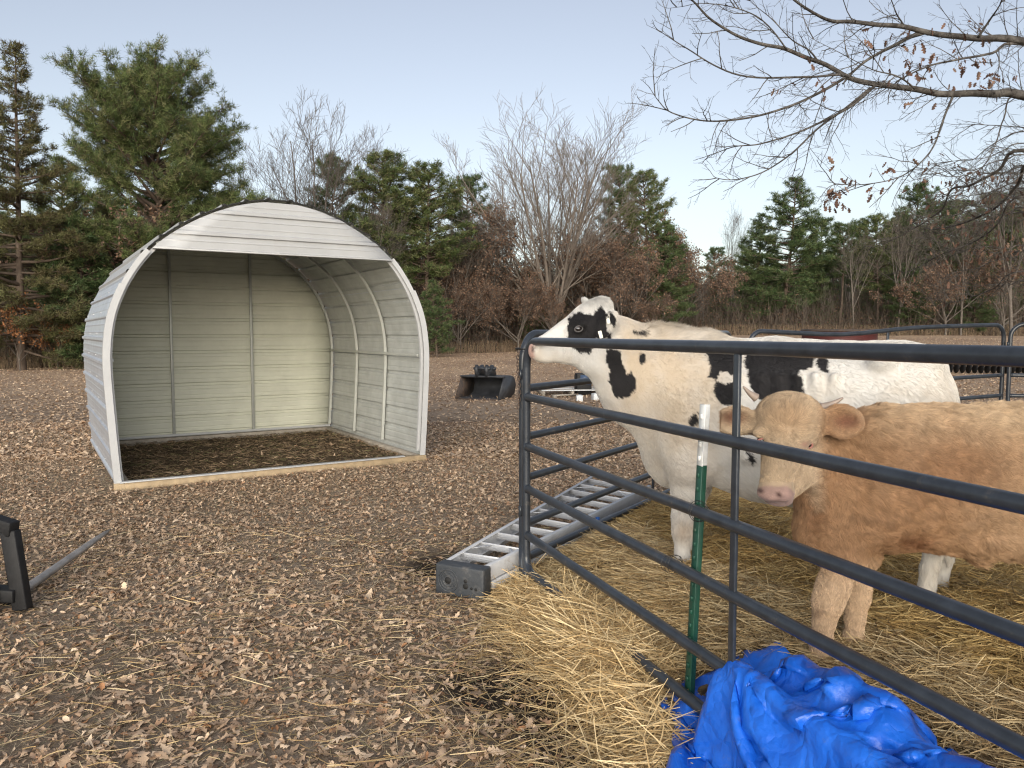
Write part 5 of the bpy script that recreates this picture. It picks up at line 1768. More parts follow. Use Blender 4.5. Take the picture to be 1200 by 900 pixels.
b0 = np.stack([xd, Yd, gz(xd, Yd) - .3], 1); b1 = b0 + np.stack([g.normal(size=nt_) * .5, g.normal(size=nt_) * .5, np.minimum(6 + 5 * g.random(nt_), 0.85 * (1.55 + (389 - np.interp(px, cap_px[:, 0], cap_px[:, 1])) / 901 * Yd - gz(xd, Yd)))], 1)
V, Q = prisms(b0, b1, .10 + .10 * g.random(nt_), np.full(nt_, .05), 5)
m.add(V, Q, col=np.repeat(np.array([(0.15, 0.12, 0.10), (0.09, 0.07, 0.055), (0.22, 0.19, 0.16)])[g.choice(3, nt_)], 10, 0))
dw = m.build('distant_wood', M['needles'])
tag(dw, kind='stuff', label='far depth of the wood closing the gaps between the trees', cat='woods')
# tall dead grass fringe
n = 14000
px = -120 + 1420 * g.random(n); Yb = edgeY(px) - 0.2 + g.random(n) * 2.5; xb = (px - 600) / 901 * Yb
a = np.stack([xb, Yb, gz(xb, Yb)], 1)
e = a + np.stack([g.normal(size=n) * .1, g.normal(size=n) * .1, 0.25 + .6 * g.random(n)], 1)
V, Q = prisms(a, e, np.full(n, .008), np.full(n, .003), 3)
cf = np.array([(0.34, 0.25, 0.16), (0.26, 0.19, 0.12), (0.20, 0.14, 0.09)])[g.choice(3, n)]
fg = mesh('tall_grass', V, Q, M['straw'], col=np.repeat(cf, 6, 0))
tag(fg, kind='stuff', label='fringe of tall dead grass along the foot of the trees', cat='grass')

# ------------------------------------------------------------------ the oak that hangs into the picture from the right
M['oak_bark'] = mat('oak_bark', (0.045, 0.040, 0.036), rough=0.9, col2=(0.12, 0.11, 0.10), nscale=11, ramp=(0.4, 0.62), bump=0.6, bscale=40, spec=0.15)
oakY = 6.6
ox, oy = 7.2, 7.4
oak = empty('oak_tree', (ox, oy, float(gz(ox, oy))), 0, 'overhanging oak whose bare limbs reach in from the upper right edge', 'tree')
OO = np.array([ox, oy, float(gz(ox, oy))])
ro = random.Random(9)
trunk = MB()
tpts = [np.array([0, 0, -0.3]), np.array([0.02, 0, 0.8]), np.array([-0.03, 0.03, 1.8]), np.array([0.0, 0, 2.8]), np.array([0.08, 0.05, 4.0]), np.array([0.05, 0.15, 5.6]), np.array([0.15, 0.2, 8.0])]
trunk.tube(tpts, [0.34, 0.27, 0.24, 0.225, 0.20, 0.15, 0.06], 18)
trunk.build('trunk', M['oak_bark'], oak, smooth=True)


def spline(P, k=6):
    P = np.asarray(P, float); out = []
    for i in range(len(P) - 1):
        p0 = P[max(i - 1, 0)]; p1 = P[i]; p2 = P[i + 1]; p3 = P[min(i + 2, len(P) - 1)]
        for s in np.linspace(0, 1, k, endpoint=False):
            out.append(0.5 * (2 * p1 + (p2 - p0) * s + (2 * p0 - 5 * p1 + 4 * p2 - p3) * s * s + (3 * p1 - p0 - 3 * p2 + p3) * s ** 3))
    out.append(P[-1]); return np.array(out)


limbs_px = [
    # (start depth, end depth, r0, r1, [pixels from the trunk side to the tip])
    (6.9, 6.0, 0.055, 0.010, [(1200, 50), (1144, 45), (1106, 41), (1072, 34), (1035, 30), (1001, 26), (975, 25), (956, 17), (930, 0), (905, -25)]),
    (6.9, 5.9, 0.060, 0.007, [(1200, 112), (1162, 110), (1106, 109), (1072, 104), (1027, 98), (994, 90), (960, 73), (922, 58), (892, 52), (859, 37), (832, 22), (810, 0), (790, -14)]),
    (6.35, 5.7, 0.018, 0.003, [(994, 90), (982, 88), (937, 92), (877, 90), (836, 77), (806, 58), (784, 44), (770, 35)]),
    (6.4, 5.8, 0.020, 0.003, [(990, 91), (960, 109), (919, 127), (874, 139), (829, 142), (787, 131), (772, 118), (763, 104)]),
    (6.5, 6.3, 0.019, 0.003, [(1027, 99), (994, 127), (960, 144), (926, 159), (892, 169), (862, 172), (838, 180), (828, 183)]),
    (6.5, 6.6, 0.017, 0.003, [(1020, 103), (990, 128), (958, 152), (926, 180), (892, 202), (862, 210), (840, 208), (834, 203)]),
    (6.8, 6.5, 0.030, 0.014, [(1086, 37), (1068, 44), (1050, 54), (1030, 63), (1012, 73), (996, 88)]),
    (6.9, 6.3, 0.026, 0.005, [(1200, 51), (1162, 62), (1125, 69), (1095, 75), (1070, 84), (1050, 96), (1042, 112)]),
    (6.7, 6.2, 0.016, 0.003, [(1116, 114), (1108, 132), (1102, 150), (1096, 168), (1087, 182), (1069, 199), (1046, 210), (1012, 216), (978, 217), (966, 226)]),
    (7.4, 9.2, 0.034, 0.005, [(1200, 176), (1170, 199), (1140, 216), (1116, 222), (1102, 246), (1077, 264), (1046, 281), (1020, 292)]),
    (7.4, 9.6, 0.036, 0.007, [(1215, 190), (1192, 217), (1162, 247), (1125, 262), (1095, 268), (1070, 262)]),
    (7.6, 9.8, 0.024, 0.004, [(1200, 230), (1170, 262), (1140, 285), (1100, 300), (1065, 318), (1040, 322)]),
    (7.6, 9.0, 0.018, 0.003, [(1200, 318), (1165, 338), (1130, 352), (1095, 358)]),
    (6.9, 6.9, 0.016, 0.003, [(1200, 112), (1176, 140), (1166, 170), (1150, 196), (1120, 206), (1090, 205)]),
    (6.6, 6.2, 0.018, 0.003, [(1146, 44), (1160, 22), (1172, 6), (1180, -12)]),
    (6.6, 6.2, 0.012, 0.003, [(1060, 32), (1052, 18), (1046, 2), (1040, -10)]),
    (6.4, 6.2, 0.013, 0.002, [(960, 74), (950, 62), (930, 48), (905, 22), (885, 6), (870, -8)]),
    (6.3, 5.9, 0.010, 0.002, [(922, 58), (900, 30), (880, 16), (846, 6), (820, 4), (800, 8), (782, 10)]),
    (6.4, 6.0, 0.012, 0.002, [(1072, 104), (1050, 88), (1020, 82), (985, 62), (950, 44)]),
]
_rl = random.Random(77)
for _i in range(16):   # the fine hanging tangle at the right
    y0 = _rl.uniform(150, 330); x0 = 1204; px_l = [(x0, y0)]; dy = _rl.uniform(-4, 16)
    for _k in range(_rl.choice([4, 5, 6])):
        x0 -= _rl.uniform(14, 30); y0 += dy * _rl.uniform(.3, 1.3) + _rl.uniform(-4, 4); px_l.append((x0, y0))
    d0 = _rl.uniform(7.8, 10.0)
    limbs_px.append((d0, d0 + _rl.uniform(-.8, .8), 0.016, 0.003, px_l))
T_ = Segs(); tips = []


def twigs(p, d, L, rad, lvl, r_, plane=0.35):
    n = 4
    pts = limb(T_, p, d, L, rad, max(0.0011, rad * 0.45), n, 0.17, 0.012, r_)
    tips.append(pts[-1][0])
    if lvl <= 0: return
    k = max(2, int(L / 0.075))
    for j in range(k):
        t = 0.2 + 0.78 * (j + r_.random()) / k
        i = min(int(t * n), n - 1)
        a, da, ra, _ = pts[i]; b = pts[i + 1][0]
        q = a + (b - a) * (t * n - i)
        pv = perp(da, r_); pv[1] *= 0.75; pv = unit(pv)
        dd = unit(da * 0.75 + pv * 0.65)
        twigs(q, dd, L * (0.32 + 0.28 * r_.random()) * (1.15 - 0.5 * t), max(0.0012, ra * 0.55), lvl - 1, r_)


for li, (Ya, Yb_, r0, r1, pix) in enumerate(limbs_px):
    Ys = np.linspace(Ya, Yb_, len(pix))
    P = np.array([at(x, y, Yk) for (x, y), Yk in zip(pix, Ys)]) - OO
    if pix[0][0] >= 1200:   # carry the limb back to its trunk
        h0 = P[0]
        root_ = np.array([0.0, 0.0, max(1.6, h0[2] - 0.75)])
        P = np.vstack([root_, root_ * 0.45 + h0 * 0.55 + np.array([0, 0, 0.05]), P])
    Sp = spline(P, 5)
    u = np.linspace(0, 1, len(Sp))
    # small natural crookedness
    Sp = Sp + np.stack([wav(Sp * 1.0, 9, 200 + li), wav(Sp, 9, 300 + li), wav(Sp, 9, 400 + li)], 1) * 0.010 * np.clip(u * 4, 0, 1)[:, None]
    rad = 0.68 * (r0 + (r1 - r0) * u ** 0.75)
    if pix[0][0] >= 1200: rad = rad * (1 + 0.5 * np.clip(1 - u * 4, 0, 1))
    m = MB(); m.tube(Sp, rad, 10 if r0 > 0.03 else 7)
    m.build('limb', M['oak_bark'], oak, smooth=True)
    Ls = np.linalg.norm(np.diff(Sp, axis=0), axis=1); tot = Ls.sum()
    cum = np.concatenate([[0], np.cumsum(Ls)])
    start = 0.10 if pix[0][0] < 1200 else 0.34
    nk = int(tot * (1 - start) / 0.062)
    for j in range(nk):
        s = tot * (start + (1 - start) * (j + ro.random()) / nk)
        i = min(int(np.searchsorted(cum, s)) - 1, len(Sp) - 2)
        q = Sp[i] + (Sp[i + 1] - Sp[i]) * ((s - cum[i]) / Ls[i])
        da = unit(Sp[i + 1] - Sp[i])
        pv = perp(da, ro); pv[1] *= 0.8; pv = unit(pv)
        dd = unit(da * 0.8 + pv * 0.7 + np.array([0, 0, -0.05]))
        big_ = ro.random() < 0.4
        twigs(q, dd, (0.38 if big_ else 0.19) * (0.6 + 0.8 * ro.random()) * (1.1 - 0.4 * s / tot), 0.005 if big_ else 0.0028, 2 if big_ else 1, ro)
    twigs(Sp[-1], unit(Sp[-1] - Sp[-2]), 0.13, r1, 1, ro)
a, b, r0_, r1_ = T_.arr()
V, Q = prisms(a, b + (b - a) * 0.03, r0_, r1_, 3)
print('oak twigs', len(a))
mesh('twigs', V, Q, M['oak_bark'], oak)
# clusters of dead leaves still on it
clus = [(1072, 62, 6.6, .10, 30), (1080, 72, 6.6, .09, 28), (1062, 92, 6.4, .06, 14), (1138, 82, 6.7, .08, 26), (1128, 90, 6.7, .06, 16), (1145, 95, 6.7, .07, 18), (1175, 97, 6.8, .06, 18),
        (1008, 34, 6.2, .05, 8), (940, 72, 6.1, .04, 6), (952, 96, 6.1, .05, 7), (965, 101, 6.0, .04, 5), (1068, 124, 6.4, .03, 5), (910, 106, 6.0, .03, 5), (984, 100, 6.1, .03, 4), (1153, 30, 6.7, .06, 10), (1140, 36, 6.7, .05, 8), (1124, 55, 6.7, .04, 6),
        (974, 204, 5.9, .07, 12), (966, 222, 5.9, .06, 9), (978, 228, 5.9, .05, 7), (992, 196, 6, .04, 5), (1005, 212, 6, .05, 8), (1042, 190, 6.1, .05, 7), (1036, 206, 6.1, .05, 7), (1028, 214, 6.1, .04, 6), (990, 236, 6, .05, 6), (978, 248, 5.9, .04, 5), (1012, 244, 6, .04, 4),
        (1100, 162, 6.3, .04, 5), (1088, 120, 6.4, .03, 3), (1024, 58, 6.2, .03, 4), (1090, 24, 6.5, .06, 5), (1046, 38, 6.4, .05, 4)]
gg = np.random.default_rng(6)
for i in range(150):
    clus.append((1065 + 145 * gg.random() ** .8, 205 + 120 * gg.random() ** 1.2, 8.2 + 1.4 * gg.random(), .12, int(2 + 5 * gg.random())))
P = np.vstack([(at(x, y, Y) - OO)[None] + gg.normal(size=(k, 3)) * s for x, y, Y, s, k in [(a_, b_, c_, d_, max(2, int(e_ * .6))) for a_, b_, c_, d_, e_ in clus]])
n = len(P)
# hang the leaves on the nearest twig tips
tipsA = np.array(tips); 
near = np.array([tipsA[np.argmin(((tipsA - p) ** 2).sum(1))] for p in P])
P = near * 0.55 + P * 0.45
near2 = near
m = MB()
d = unit(gg.normal(size=(n, 3)) * 0.55 + np.array([0, 0, -1.0])); s = unit(np.cross(d, gg.normal(size=(n, 3)))); nn_ = np.cross(d, s)
L = 0.038 + 0.038 * gg.random((n, 1))
rows = []
for t_, w_ in ((0, .03), (.2, .22), (.35, .10), (.5, .30), (.65, .12), (.8, .22), (1.0, .02)):
    c0 = P + d * L * t_ + nn_ * L * 0.35 * (t_ - .5) ** 2
    rows += [c0 + s * L * w_ + nn_ * L * w_ * 0.6, c0, c0 - s * L * w_ + nn_ * L * w_ * 0.6]
V = np.stack(rows, 1).reshape(-1, 3)
q = []
for i in range(6): q += [[i * 3, i * 3 + 1, i * 3 + 4, i * 3 + 3], [i * 3 + 1, i * 3 + 2, i * 3 + 5, i * 3 + 4]]
Q = (np.arange(n)[:, None, None] * 21 + np.array(q)[None]).reshape(-1, 4)
lc = np.array([(0.15, 0.085, 0.06), (0.11, 0.062, 0.045), (0.20, 0.13, 0.095), (0.085, 0.055, 0.045)])[gg.choice(4, n)] * (0.7 + 0.6 * gg.random((n, 1)))
m.add(V, Q, col=np.repeat(lc, 21, 0))
V, Q = prisms(near2, P + d * 0.004, np.full(n, .0007), np.full(n, .0006), 3)
m.add(V, Q, col=np.tile([0.12, 0.08, 0.06], (len(V), 1)))
m.build('dead_leaves', M['brown_leaf'], oak)
# ------------------------------------------------------------------ animals: one blended body surface each
def project(P):
    """picture position of world points (used to lay the coat pattern out on the body once)"""
    q = P - np.array([0, 0, 1.55])
    zc = q[:, 1] * math.cos(PITCH) - q[:, 2] * math.sin(PITCH)
    yc = q[:, 1] * math.sin(PITCH) + q[:, 2] * math.cos(PITCH)
    return np.stack([600 + 901 * q[:, 0] / zc, 450 - 901 * yc / zc], 1)


class Field:
    def __init__(s, lo, hi, h):
        s.lo = np.array(lo, float); s.h = h
        s.n = np.ceil((np.array(hi) - s.lo) / h).astype(int) + 1
        s.F = np.full(tuple(s.n), 0.5, np.float32)

    def _win(s, lo, hi):
        a = np.clip(np.floor((lo - s.lo) / s.h).astype(int), 0, s.n - 1)
        b = np.clip(np.ceil((hi - s.lo) / s.h).astype(int) + 1, 1, s.n)
        ax = [s.lo[i] + np.arange(a[i], b[i]) * s.h for i in range(3)]
        X, Y, Z = np.meshgrid(*ax, indexing='ij', sparse=True)
        return tuple(slice(a[i], b[i]) for i in range(3)), X, Y, Z

    def _mix(s, w, d, k, sub=False):
        A = s.F[w]
        if sub:
            d = -d
            hh = np.clip(0.5 - 0.5 * (A - d) / k, 0, 1)
            s.F[w] = A * (1 - hh) + d * hh + k * hh * (1 - hh)
        else:
            hh = np.clip(0.5 + 0.5 * (A - d) / k, 0, 1)
            s.F[w] = A * (1 - hh) + d * hh - k * hh * (1 - hh)

    def ell(s, c, r, k=0.04, R=None, sub=False):
        c = np.asarray(c, float); r = np.asarray(r, float)
        e = r.max() + 0.5 * k + 0.12
        w, X, Y, Z = s._win(c - e, c + e)
        x, y, z = X - c[0], Y - c[1], Z - c[2]
        if R is not None:
            R = np.asarray(R, float)
            x, y, z = [R[0, i] * x + R[1, i] * y + R[2, i] * z for i in range(3)]
        k0 = np.sqrt((x / r[0]) ** 2 + (y / r[1]) ** 2 + (z / r[2]) ** 2)
        k1 = np.sqrt((x / r[0] ** 2) ** 2 + (y / r[1] ** 2) ** 2 + (z / r[2] ** 2) ** 2) + 1e-9
        s._mix(w, (k0 * (k0 - 1) / k1).astype(np.float32), k, sub)

    def cap(s, a, b, ra, rb, k=0.04, u=None, sq=1.0, sub=False):
        """tapered limb from a to b; u: direction in which the section is squashed to sq"""
        a = np.asarray(a, float); b = np.asarray(b, float)
        e = max(ra, rb) + 0.5 * k + 0.12
        w, X, Y, Z = s._win(np.minimum(a, b) - e, np.maximum(a, b) + e)
        d = b - a; L2 = d @ d
        t = np.clip(((X - a[0]) * d[0] + (Y - a[1]) * d[1] + (Z - a[2]) * d[2]) / L2, 0, 1)
        x = X - a[0] - t * d[0]; y = Y - a[1] - t * d[1]; z = Z - a[2] - t * d[2]
        if u is not None:
            q = x * u[0] + y * u[1] + z * u[2]
            g = 1 / sq - 1
            x = x + u[0] * q * g; y = y + u[1] * q * g; z = z + u[2] * q * g
        D = np.sqrt(x * x + y * y + z * z)
        r = ra + (rb - ra) * t
        if u is not None: D = (D - r) * (0.5 + 0.5 * sq)
        else: D = D - r
        s._mix(w, D.astype(np.float32), k, sub)

    def chain(s, pts, k=0.03, **kw):
        for p, q in zip(pts[:-1], pts[1:]): s.cap(p[0], q[0], p[1], q[1], k, **kw)

    def surface(s):
        """surface nets"""
        F = s.F; ins = F < 0
        nx, ny, nz = F.shape
        c = np.zeros((nx - 1, ny - 1, nz - 1), np.uint8)
        for i in (0, 1):
            for j in (0, 1):
                for k in (0, 1):
                    c += ins[i:nx - 1 + i, j:ny - 1 + j, k:nz - 1 + k]
        act = (c > 0) & (c < 8)
        idx = -np.ones(act.shape, np.int64)
        A = np.argwhere(act); idx[act] = np.arange(len(A))
        acc = np.zeros((len(A), 3)); cnt = np.zeros(len(A))
        corners = [(i, j, k) for i in (0, 1) for j in (0, 1) for k in (0, 1)]
        for a in corners:
            for ax_ in range(3):
                if a[ax_]: continue
                b = list(a); b[ax_] = 1
                fa = F[A[:, 0] + a[0], A[:, 1] + a[1], A[:, 2] + a[2]]; fb = F[A[:, 0] + b[0], A[:, 1] + b[1], A[:, 2] + b[2]]
                m = (fa < 0) != (fb < 0)
                t = fa / (fa - fb + 1e-12)
                p = np.array(a, float)[None] + (np.array(b) - np.array(a))[None] * t[:, None]
                acc[m] += p[m]; cnt[m] += 1
        V = s.lo + (A + acc / cnt[:, None]) * s.h
        Qs = []
        for ax_ in range(3):
            o1, o2 = [(1, 2), (2, 0), (0, 1)][ax_]
            sl0 = [slice(None)] * 3; sl1 = [slice(None)] * 3
            sl0[ax_] = slice(0, -1); sl1[ax_] = slice(1, None)
            a = ins[tuple(sl0)]; b = ins[tuple(sl1)]
            E = np.argwhere(a != b)
            E = E[(E[:, o1] > 0) & (E[:, o2] > 0) & (E[:, o1] < F.shape[o1] - 1) & (E[:, o2] < F.shape[o2] - 1)]
            def g(d1, d2):
                e = E.copy(); e[:, o1] -= d1; e[:, o2] -= d2
                return idx[e[:, 0], e[:, 1], e[:, 2]]
            q = np.stack([g(1, 1), g(0, 1), g(0, 0), g(1, 0)], 1)
            f = a[E[:, 0], E[:, 1], E[:, 2]]
            q[~f] = q[~f][:, ::-1]
            Qs.append(q)
        return V, np.vstack(Qs)


def vnormals(V, Q):
    n = np.zeros_like(V)
    fn = np.cross(V[Q[:, 2]] - V[Q[:, 0]], V[Q[:, 3]] - V[Q[:, 1]])
    for i in range(4): np.add.at(n, Q[:, i], fn)
    return unit(n)


def relax(V, Q, it=2, lam=0.5):
    e = np.vstack([Q[:, [0, 1]], Q[:, [1, 2]], Q[:, [2, 3]], Q[:, [3, 0]]])
    cnt = np.bincount(e.ravel(), minlength=len(V)).astype(float)
    for _ in range(it):
        a = np.zeros_like(V)
        for i in range(3):
            a[:, i] = np.bincount(e[:, 0], V[e[:, 1], i], len(V)) + np.bincount(e[:, 1], V[e[:, 0], i], len(V))
        V = V + lam * (a / cnt[:, None] - V)
    return V


def in_poly(P, poly):
    poly = np.asarray(poly, float); x, y = P[:, 0], P[:, 1]
    inside = np.zeros(len(P), bool); j = len(poly) - 1
    for i in range(len(poly)):
        xi, yi = poly[i]; xj, yj = poly[j]
        c = ((yi > y) != (yj > y)) & (x < (xj - xi) * (y - yi) / (yj - yi + 1e-12) + xi)
        inside ^= c; j = i
    return inside


def fur(name, V, Q, N_, n, lenf, flow, colf, parent, matr, seed, rad=0.00035, lift=0.35, clump=0.3, cf=18.0, weight=None, cvar=0.12):
    g = np.random.default_rng(seed)
    T = np.vstack([Q[:, [0, 1, 2]], Q[:, [0, 2, 3]]])
    a, b, c = V[T[:, 0]], V[T[:, 1]], V[T[:, 2]]
    ar = np.linalg.norm(np.cross(b - a, c - a), axis=1)
    if weight is not None: ar = ar * weight((a + b + c) / 3)
    k = g.choice(len(T), n, p=ar / ar.sum())
    u = g.random((n, 1)); v = g.random((n, 1)); s_ = (u + v > 1); u = np.where(s_, 1 - u, u); v = np.where(s_, 1 - v, v)
    P = a[k] + (b[k] - a[k]) * u + (c[k] - a[k]) * v
    Nn = unit(N_[T[k, 0]] * (1 - u - v) + N_[T[k, 1]] * u + N_[T[k, 2]] * v)
    L = lenf(P) * (0.6 + 0.6 * g.random(n))
    d = flow(P)
    w = np.stack([wav(P, cf, seed + 1), wav(P, cf, seed + 2), wav(P, cf, seed + 3)], 1) * clump
    w2 = np.stack([wav(P, cf * 3, seed + 4), wav(P, cf * 3, seed + 5), wav(P, cf * 3, seed + 6)], 1) * clump * 0.5
    d = d + w + w2 + g.normal(size=(n, 3)) * 0.14
    d = d - Nn * (d * Nn).sum(1)[:, None]
    d = unit(d)
    pts = [P - Nn * 0.003]
    for t in (0.33, 0.66, 1.0):
        pts.append(P + Nn * (L * lift * (t - 0.45 * t * t))[:, None] + (d * t + w2 * t * t * 0.6) * L[:, None] * 0.92)
    X = np.stack(pts, 1)                       # n,4,3
    hc = bpy.data.hair_curves.new(name)
    hc.add_curves([4] * n)
    hc.attributes['position'].data.foreach_set('vector', X.reshape(-1).astype(np.float32)) if 'position' in hc.attributes else hc.points.foreach_set('position', X.reshape(-1))
    ra = hc.attributes.get('radius') or hc.attributes.new('radius', 'FLOAT', 'POINT')
    ra.data.foreach_set('value', np.tile(np.array([1.0, 0.9, 0.7, 0.25]) * rad, n).astype(np.float32))
    col = colf(P) * (0.84 + 0.32 * g.random((n, 1))) * (1 + cvar * np.clip(.45 * wav(P, cf * 0.35, seed + 8) + wav(P, cf * 2.2, seed + 9) + .8 * wav(P, cf * 5, seed + 10), -1.3, 1.3))[:, None]
    col = np.clip(col, .004, .9)
    ca = hc.attributes.new('Col', 'FLOAT_COLOR', 'CURVE')
    ca.data.foreach_set('color', np.concatenate([col, np.ones((n, 1))], 1).astype(np.float32).ravel())
    hc.materials.append(matr)
    o = bpy.data.objects.new(name, hc); C.objects.link(o); o.parent = parent
    return o


M['hide'] = mat('hide', attr=True, rough=0.75, spec=0.2, sheen=0.15)
M['hair'] = mat('hair', attr=True, rough=0.55, spec=0.25)
M['eye'] = mat('eye', (0.012, 0.009, 0.008), rough=0.08, spec=0.6)
M['eye_rim'] = mat('eye_rim', (0.30, 0.12, 0.09), rough=0.5)
M['horn'] = mat('horn', (0.30, 0.235, 0.19), rough=0.5, noise=0.25, nscale=30)
M['hoof'] = mat('hoof', (0.13, 0.11, 0.09), rough=0.6)
M['tag_white'] = mat('ear_tag', (0.72, 0.71, 0.62), rough=0.5)

# ---------------------------------------------- the cow
CO = np.array([0.94, 4.45, 0.0])
cf = unit(np.array([-1.25, 0.70, 0.0])); clf = np.array([-cf[1], cf[0], 0.0])
if clf[1] > 0: clf = -clf
# local axes: x = forward, y = towards its left (our side), z = up
CR = np.stack([cf, np.array([-cf[1], cf[0], 0]), [0, 0, 1]], 1)   # columns
LS = 1.0 if CR[:, 1] @ clf > 0 else -1.0


def cl(px, py, l):
    """cow-frame point seen at px,py on the plane l to the cow's left"""
    l = l * LS
    d = ray(px, py); o = np.array([0, 0, 1.55]) - CO
    nrm_ = CR[:, 1]
    t = (l - o @ nrm_) / (d @ nrm_)
    return CR.T @ (o + d * t)


F = Field((-1.75, -0.62, 0.02), (1.05, 0.72, 1.86), 0.0115)
E3 = np.eye(3)
# trunk
F.ell(cl(808, 482, 0), (0.34, 0.255, 0.41), 0.05)
F.ell(cl(905, 489, 0), (0.62, 0.335, 0.42), 0.10)
F.ell(cl(1000, 485, 0), (0.47, 0.31, 0.355), 0.08)
F.ell(cl(1052, 468, 0), (0.25, 0.25, 0.275), 0.08)
F.cap(cl(778, 411, 0), cl(900, 419, 0), 0.080, 0.075, 0.08)
F.cap(cl(900, 419, 0), cl(1076, 421, 0), 0.075, 0.060, 0.08)
for s in (1, -1):
    F.cap(cl(782, 425, s * .07), cl(808, 545, s * .175), 0.07, 0.13, 0.10)      # shoulder blade to arm
    F.ell(cl(812, 500, s * .15), (0.17, 0.12, 0.22), 0.08)
    F.ell(cl(1034, 423, s * .225), (0.06, 0.045, 0.045), 0.06)                    # hook bone
    F.ell(cl(1090, 432, s * .10), (0.050, 0.045, 0.05), 0.06)                    # pin bone
    F.ell(cl(1068, 492, s * .15), (0.18, 0.115, 0.24), 0.06)
    for q_ in range(6):
        F.cap(cl(868 + q_ * 22, 440, s * .285), cl(876 + q_ * 21, 535, s * .300), 0.012, 0.008, 0.06)                     # thigh
# belly and brisket
F.ell(cl(787, 540, 0), (0.15, 0.12, 0.15), 0.10)
F.ell(cl(930, 560, 0), (0.42, 0.22, 0.14), 0.10)
F.ell(cl(1030, 565, 0), (0.12, 0.14, 0.11), 0.08)                              # udder
# legs: near fore, off fore, near hind, off hind
def leg(pts, k=0.03):
    F.chain([(cl(a, b, c), r_) for a, b, c, r_ in pts], k)


leg([(806, 535, .16, .125), (806, 572, .155, .090), (801, 606, .15, .064), (800, 622, .15, .056), (800, 650, .15, .038), (799, 676, .15, .046), (796, 690, .15, .040)])
leg([(812, 530, -.16, .125), (815, 566, -.155, .088), (812, 596, -.15, .060), (812, 610, -.15, .052), (812, 632, -.15, .036), (811, 655, -.15, .044), (808, 668, -.15, .040)])
leg([(1068, 510, .16, .15), (1052, 560, .17, .11), (1074, 605, .17, .068), (1096, 630, .165, .052), (1090, 665, .16, .038), (1083, 706, .16, .044), (1076, 722, .16, .040)])
leg([(1074, 510, -.16, .15), (1060, 555, -.17, .11), (1094, 600, -.17, .068), (1116, 622, -.165, .052), (1106, 655, -.16, .039), (1100, 686, -.16, .044), (1094, 700, -.16, .040)])
# hooves
for a, b, l in ((794, 700, .15), (806, 676, -.15), (1074, 733, .16), (1090, 710, -.16)):
    c_ = cl(a, b, l)
    for q in (-.022, .022): F.ell(c_ + np.array([0.02, q, 0.0]), (.060, .026, .040), 0.012)
# neck, a deep flat section rising to the head
LAT = np.array([0, 1.0, 0])
lat2 = unit(np.array([0.35, 1.0 * LS, 0]) * np.array([1, 1, 1])) if False else LAT
F.cap(cl(804, 460, .02), cl(754, 444, .09), 0.33, 0.27, 0.10, u=LAT, sq=0.58)
F.cap(cl(752, 446, .09), cl(716, 410, .17), 0.272, 0.190, 0.07, u=LAT, sq=0.58)
F.cap(cl(716, 410, .17), cl(698, 392, .21), 0.190, 0.155, 0.05, u=LAT, sq=0.66)
F.cap(cl(790, 402, .01), cl(733, 388, .13), 0.055, 0.045, 0.08)                 # crest
# head
hd = unit(cl(634, 409, .36) - cl(695, 392, .21)); hl = unit(np.cross([0, 0, 1.0], hd)) * 1.0
hl = hl if hl[1] * LS > 0 else -hl
hu = np.cross(hd, hl); hu = hu if hu[2] > 0 else -hu
HR = np.stack([hd, hl, hu], 0)                                                 # rows: head axes


def hp(px, py, side=0.0, base=None):
    """point on the head's middle plane under px,py, then moved sideways"""
    p0 = cl(695, 392, .21)
    d = ray(px, py); o = np.array([0, 0, 1.55]) - CO
    o_ = CR.T @ o; d_ = CR.T @ d
    t = ((p0 - o_) @ hl) / (d_ @ hl)
    return o_ + d_ * t + hl * side


F.ell(hp(694, 379), (0.125, 0.105, 0.110), 0.05, R=HR)
F.cap(hp(690, 374), hp(640, 403), 0.088, 0.055, 0.04, u=hl, sq=0.82)
F.cap(hp(692, 410), hp(642, 412), 0.108, 0.058, 0.05, u=hl, sq=0.70)
F.ell(hp(691, 416), (0.10, 0.062, 0.105), 0.04, R=HR)                          # cheek
F.ell(hp(632, 410.5), (0.052, 0.070, 0.068), 0.03, R=HR)                         # muzzle
F.ell(hp(639, 419), (0.045, 0.048, 0.032), 0.02, R=HR)                         # chin
F.ell(hp(705, 360), (0.060, 0.060, 0.055), 0.05, R=HR)                         # poll
for s in (1, -1):
    F.ell(hp(678, 379, s * .085), (0.045, 0.022, 0.028), 0.03, R=HR)           # brow
    F.ell(hp(676, 385.5, s * .112), (0.020, 0.016, 0.015), 0.008, R=HR, sub=True)   # eye socket
    F.ell(hp(625.5, 408, s * .048), (0.014, 0.016, 0.012), 0.008, R=HR, sub=True)    # nostril
F.cap(hp(623, 422, .07), hp(640, 426, .07), 0.006, 0.004, 0.006, sub=True)   # mouth
# ears: leaf shaped cups
def ear(root_, tip_, wid, nrm_, thick=0.012):
    ax_ = unit(tip_ - root_); L = np.linalg.norm(tip_ - root_)
    nn_ = unit(nrm_ - ax_ * (nrm_ @ ax_)); sd_ = np.cross(ax_, nn_)
    R = np.stack([ax_, sd_, nn_], 0)
    c_ = (root_ + tip_) / 2
    F.ell(c_, (L * .52, wid, thick + 0.012), 0.015, R=R)
    F.cap(root_ - ax_ * 0.02, root_ + ax_ * L * .3, 0.032, 0.028, 0.025)
    F.ell(c_ + nn_ * 0.023 + ax_ * 0.004, (L * .42, wid * .70, thick + 0.010), 0.008, R=R, sub=True)


e_root = hp(702, 375, .095); e_tip = hp(711, 386, .27)
ear(e_root, e_tip, 0.056, hd * 0.9 + hl * 0.2 + hu * 0.1)
ear(hp(698, 372, -.095), hp(690, 352, -.24), 0.05, hd)
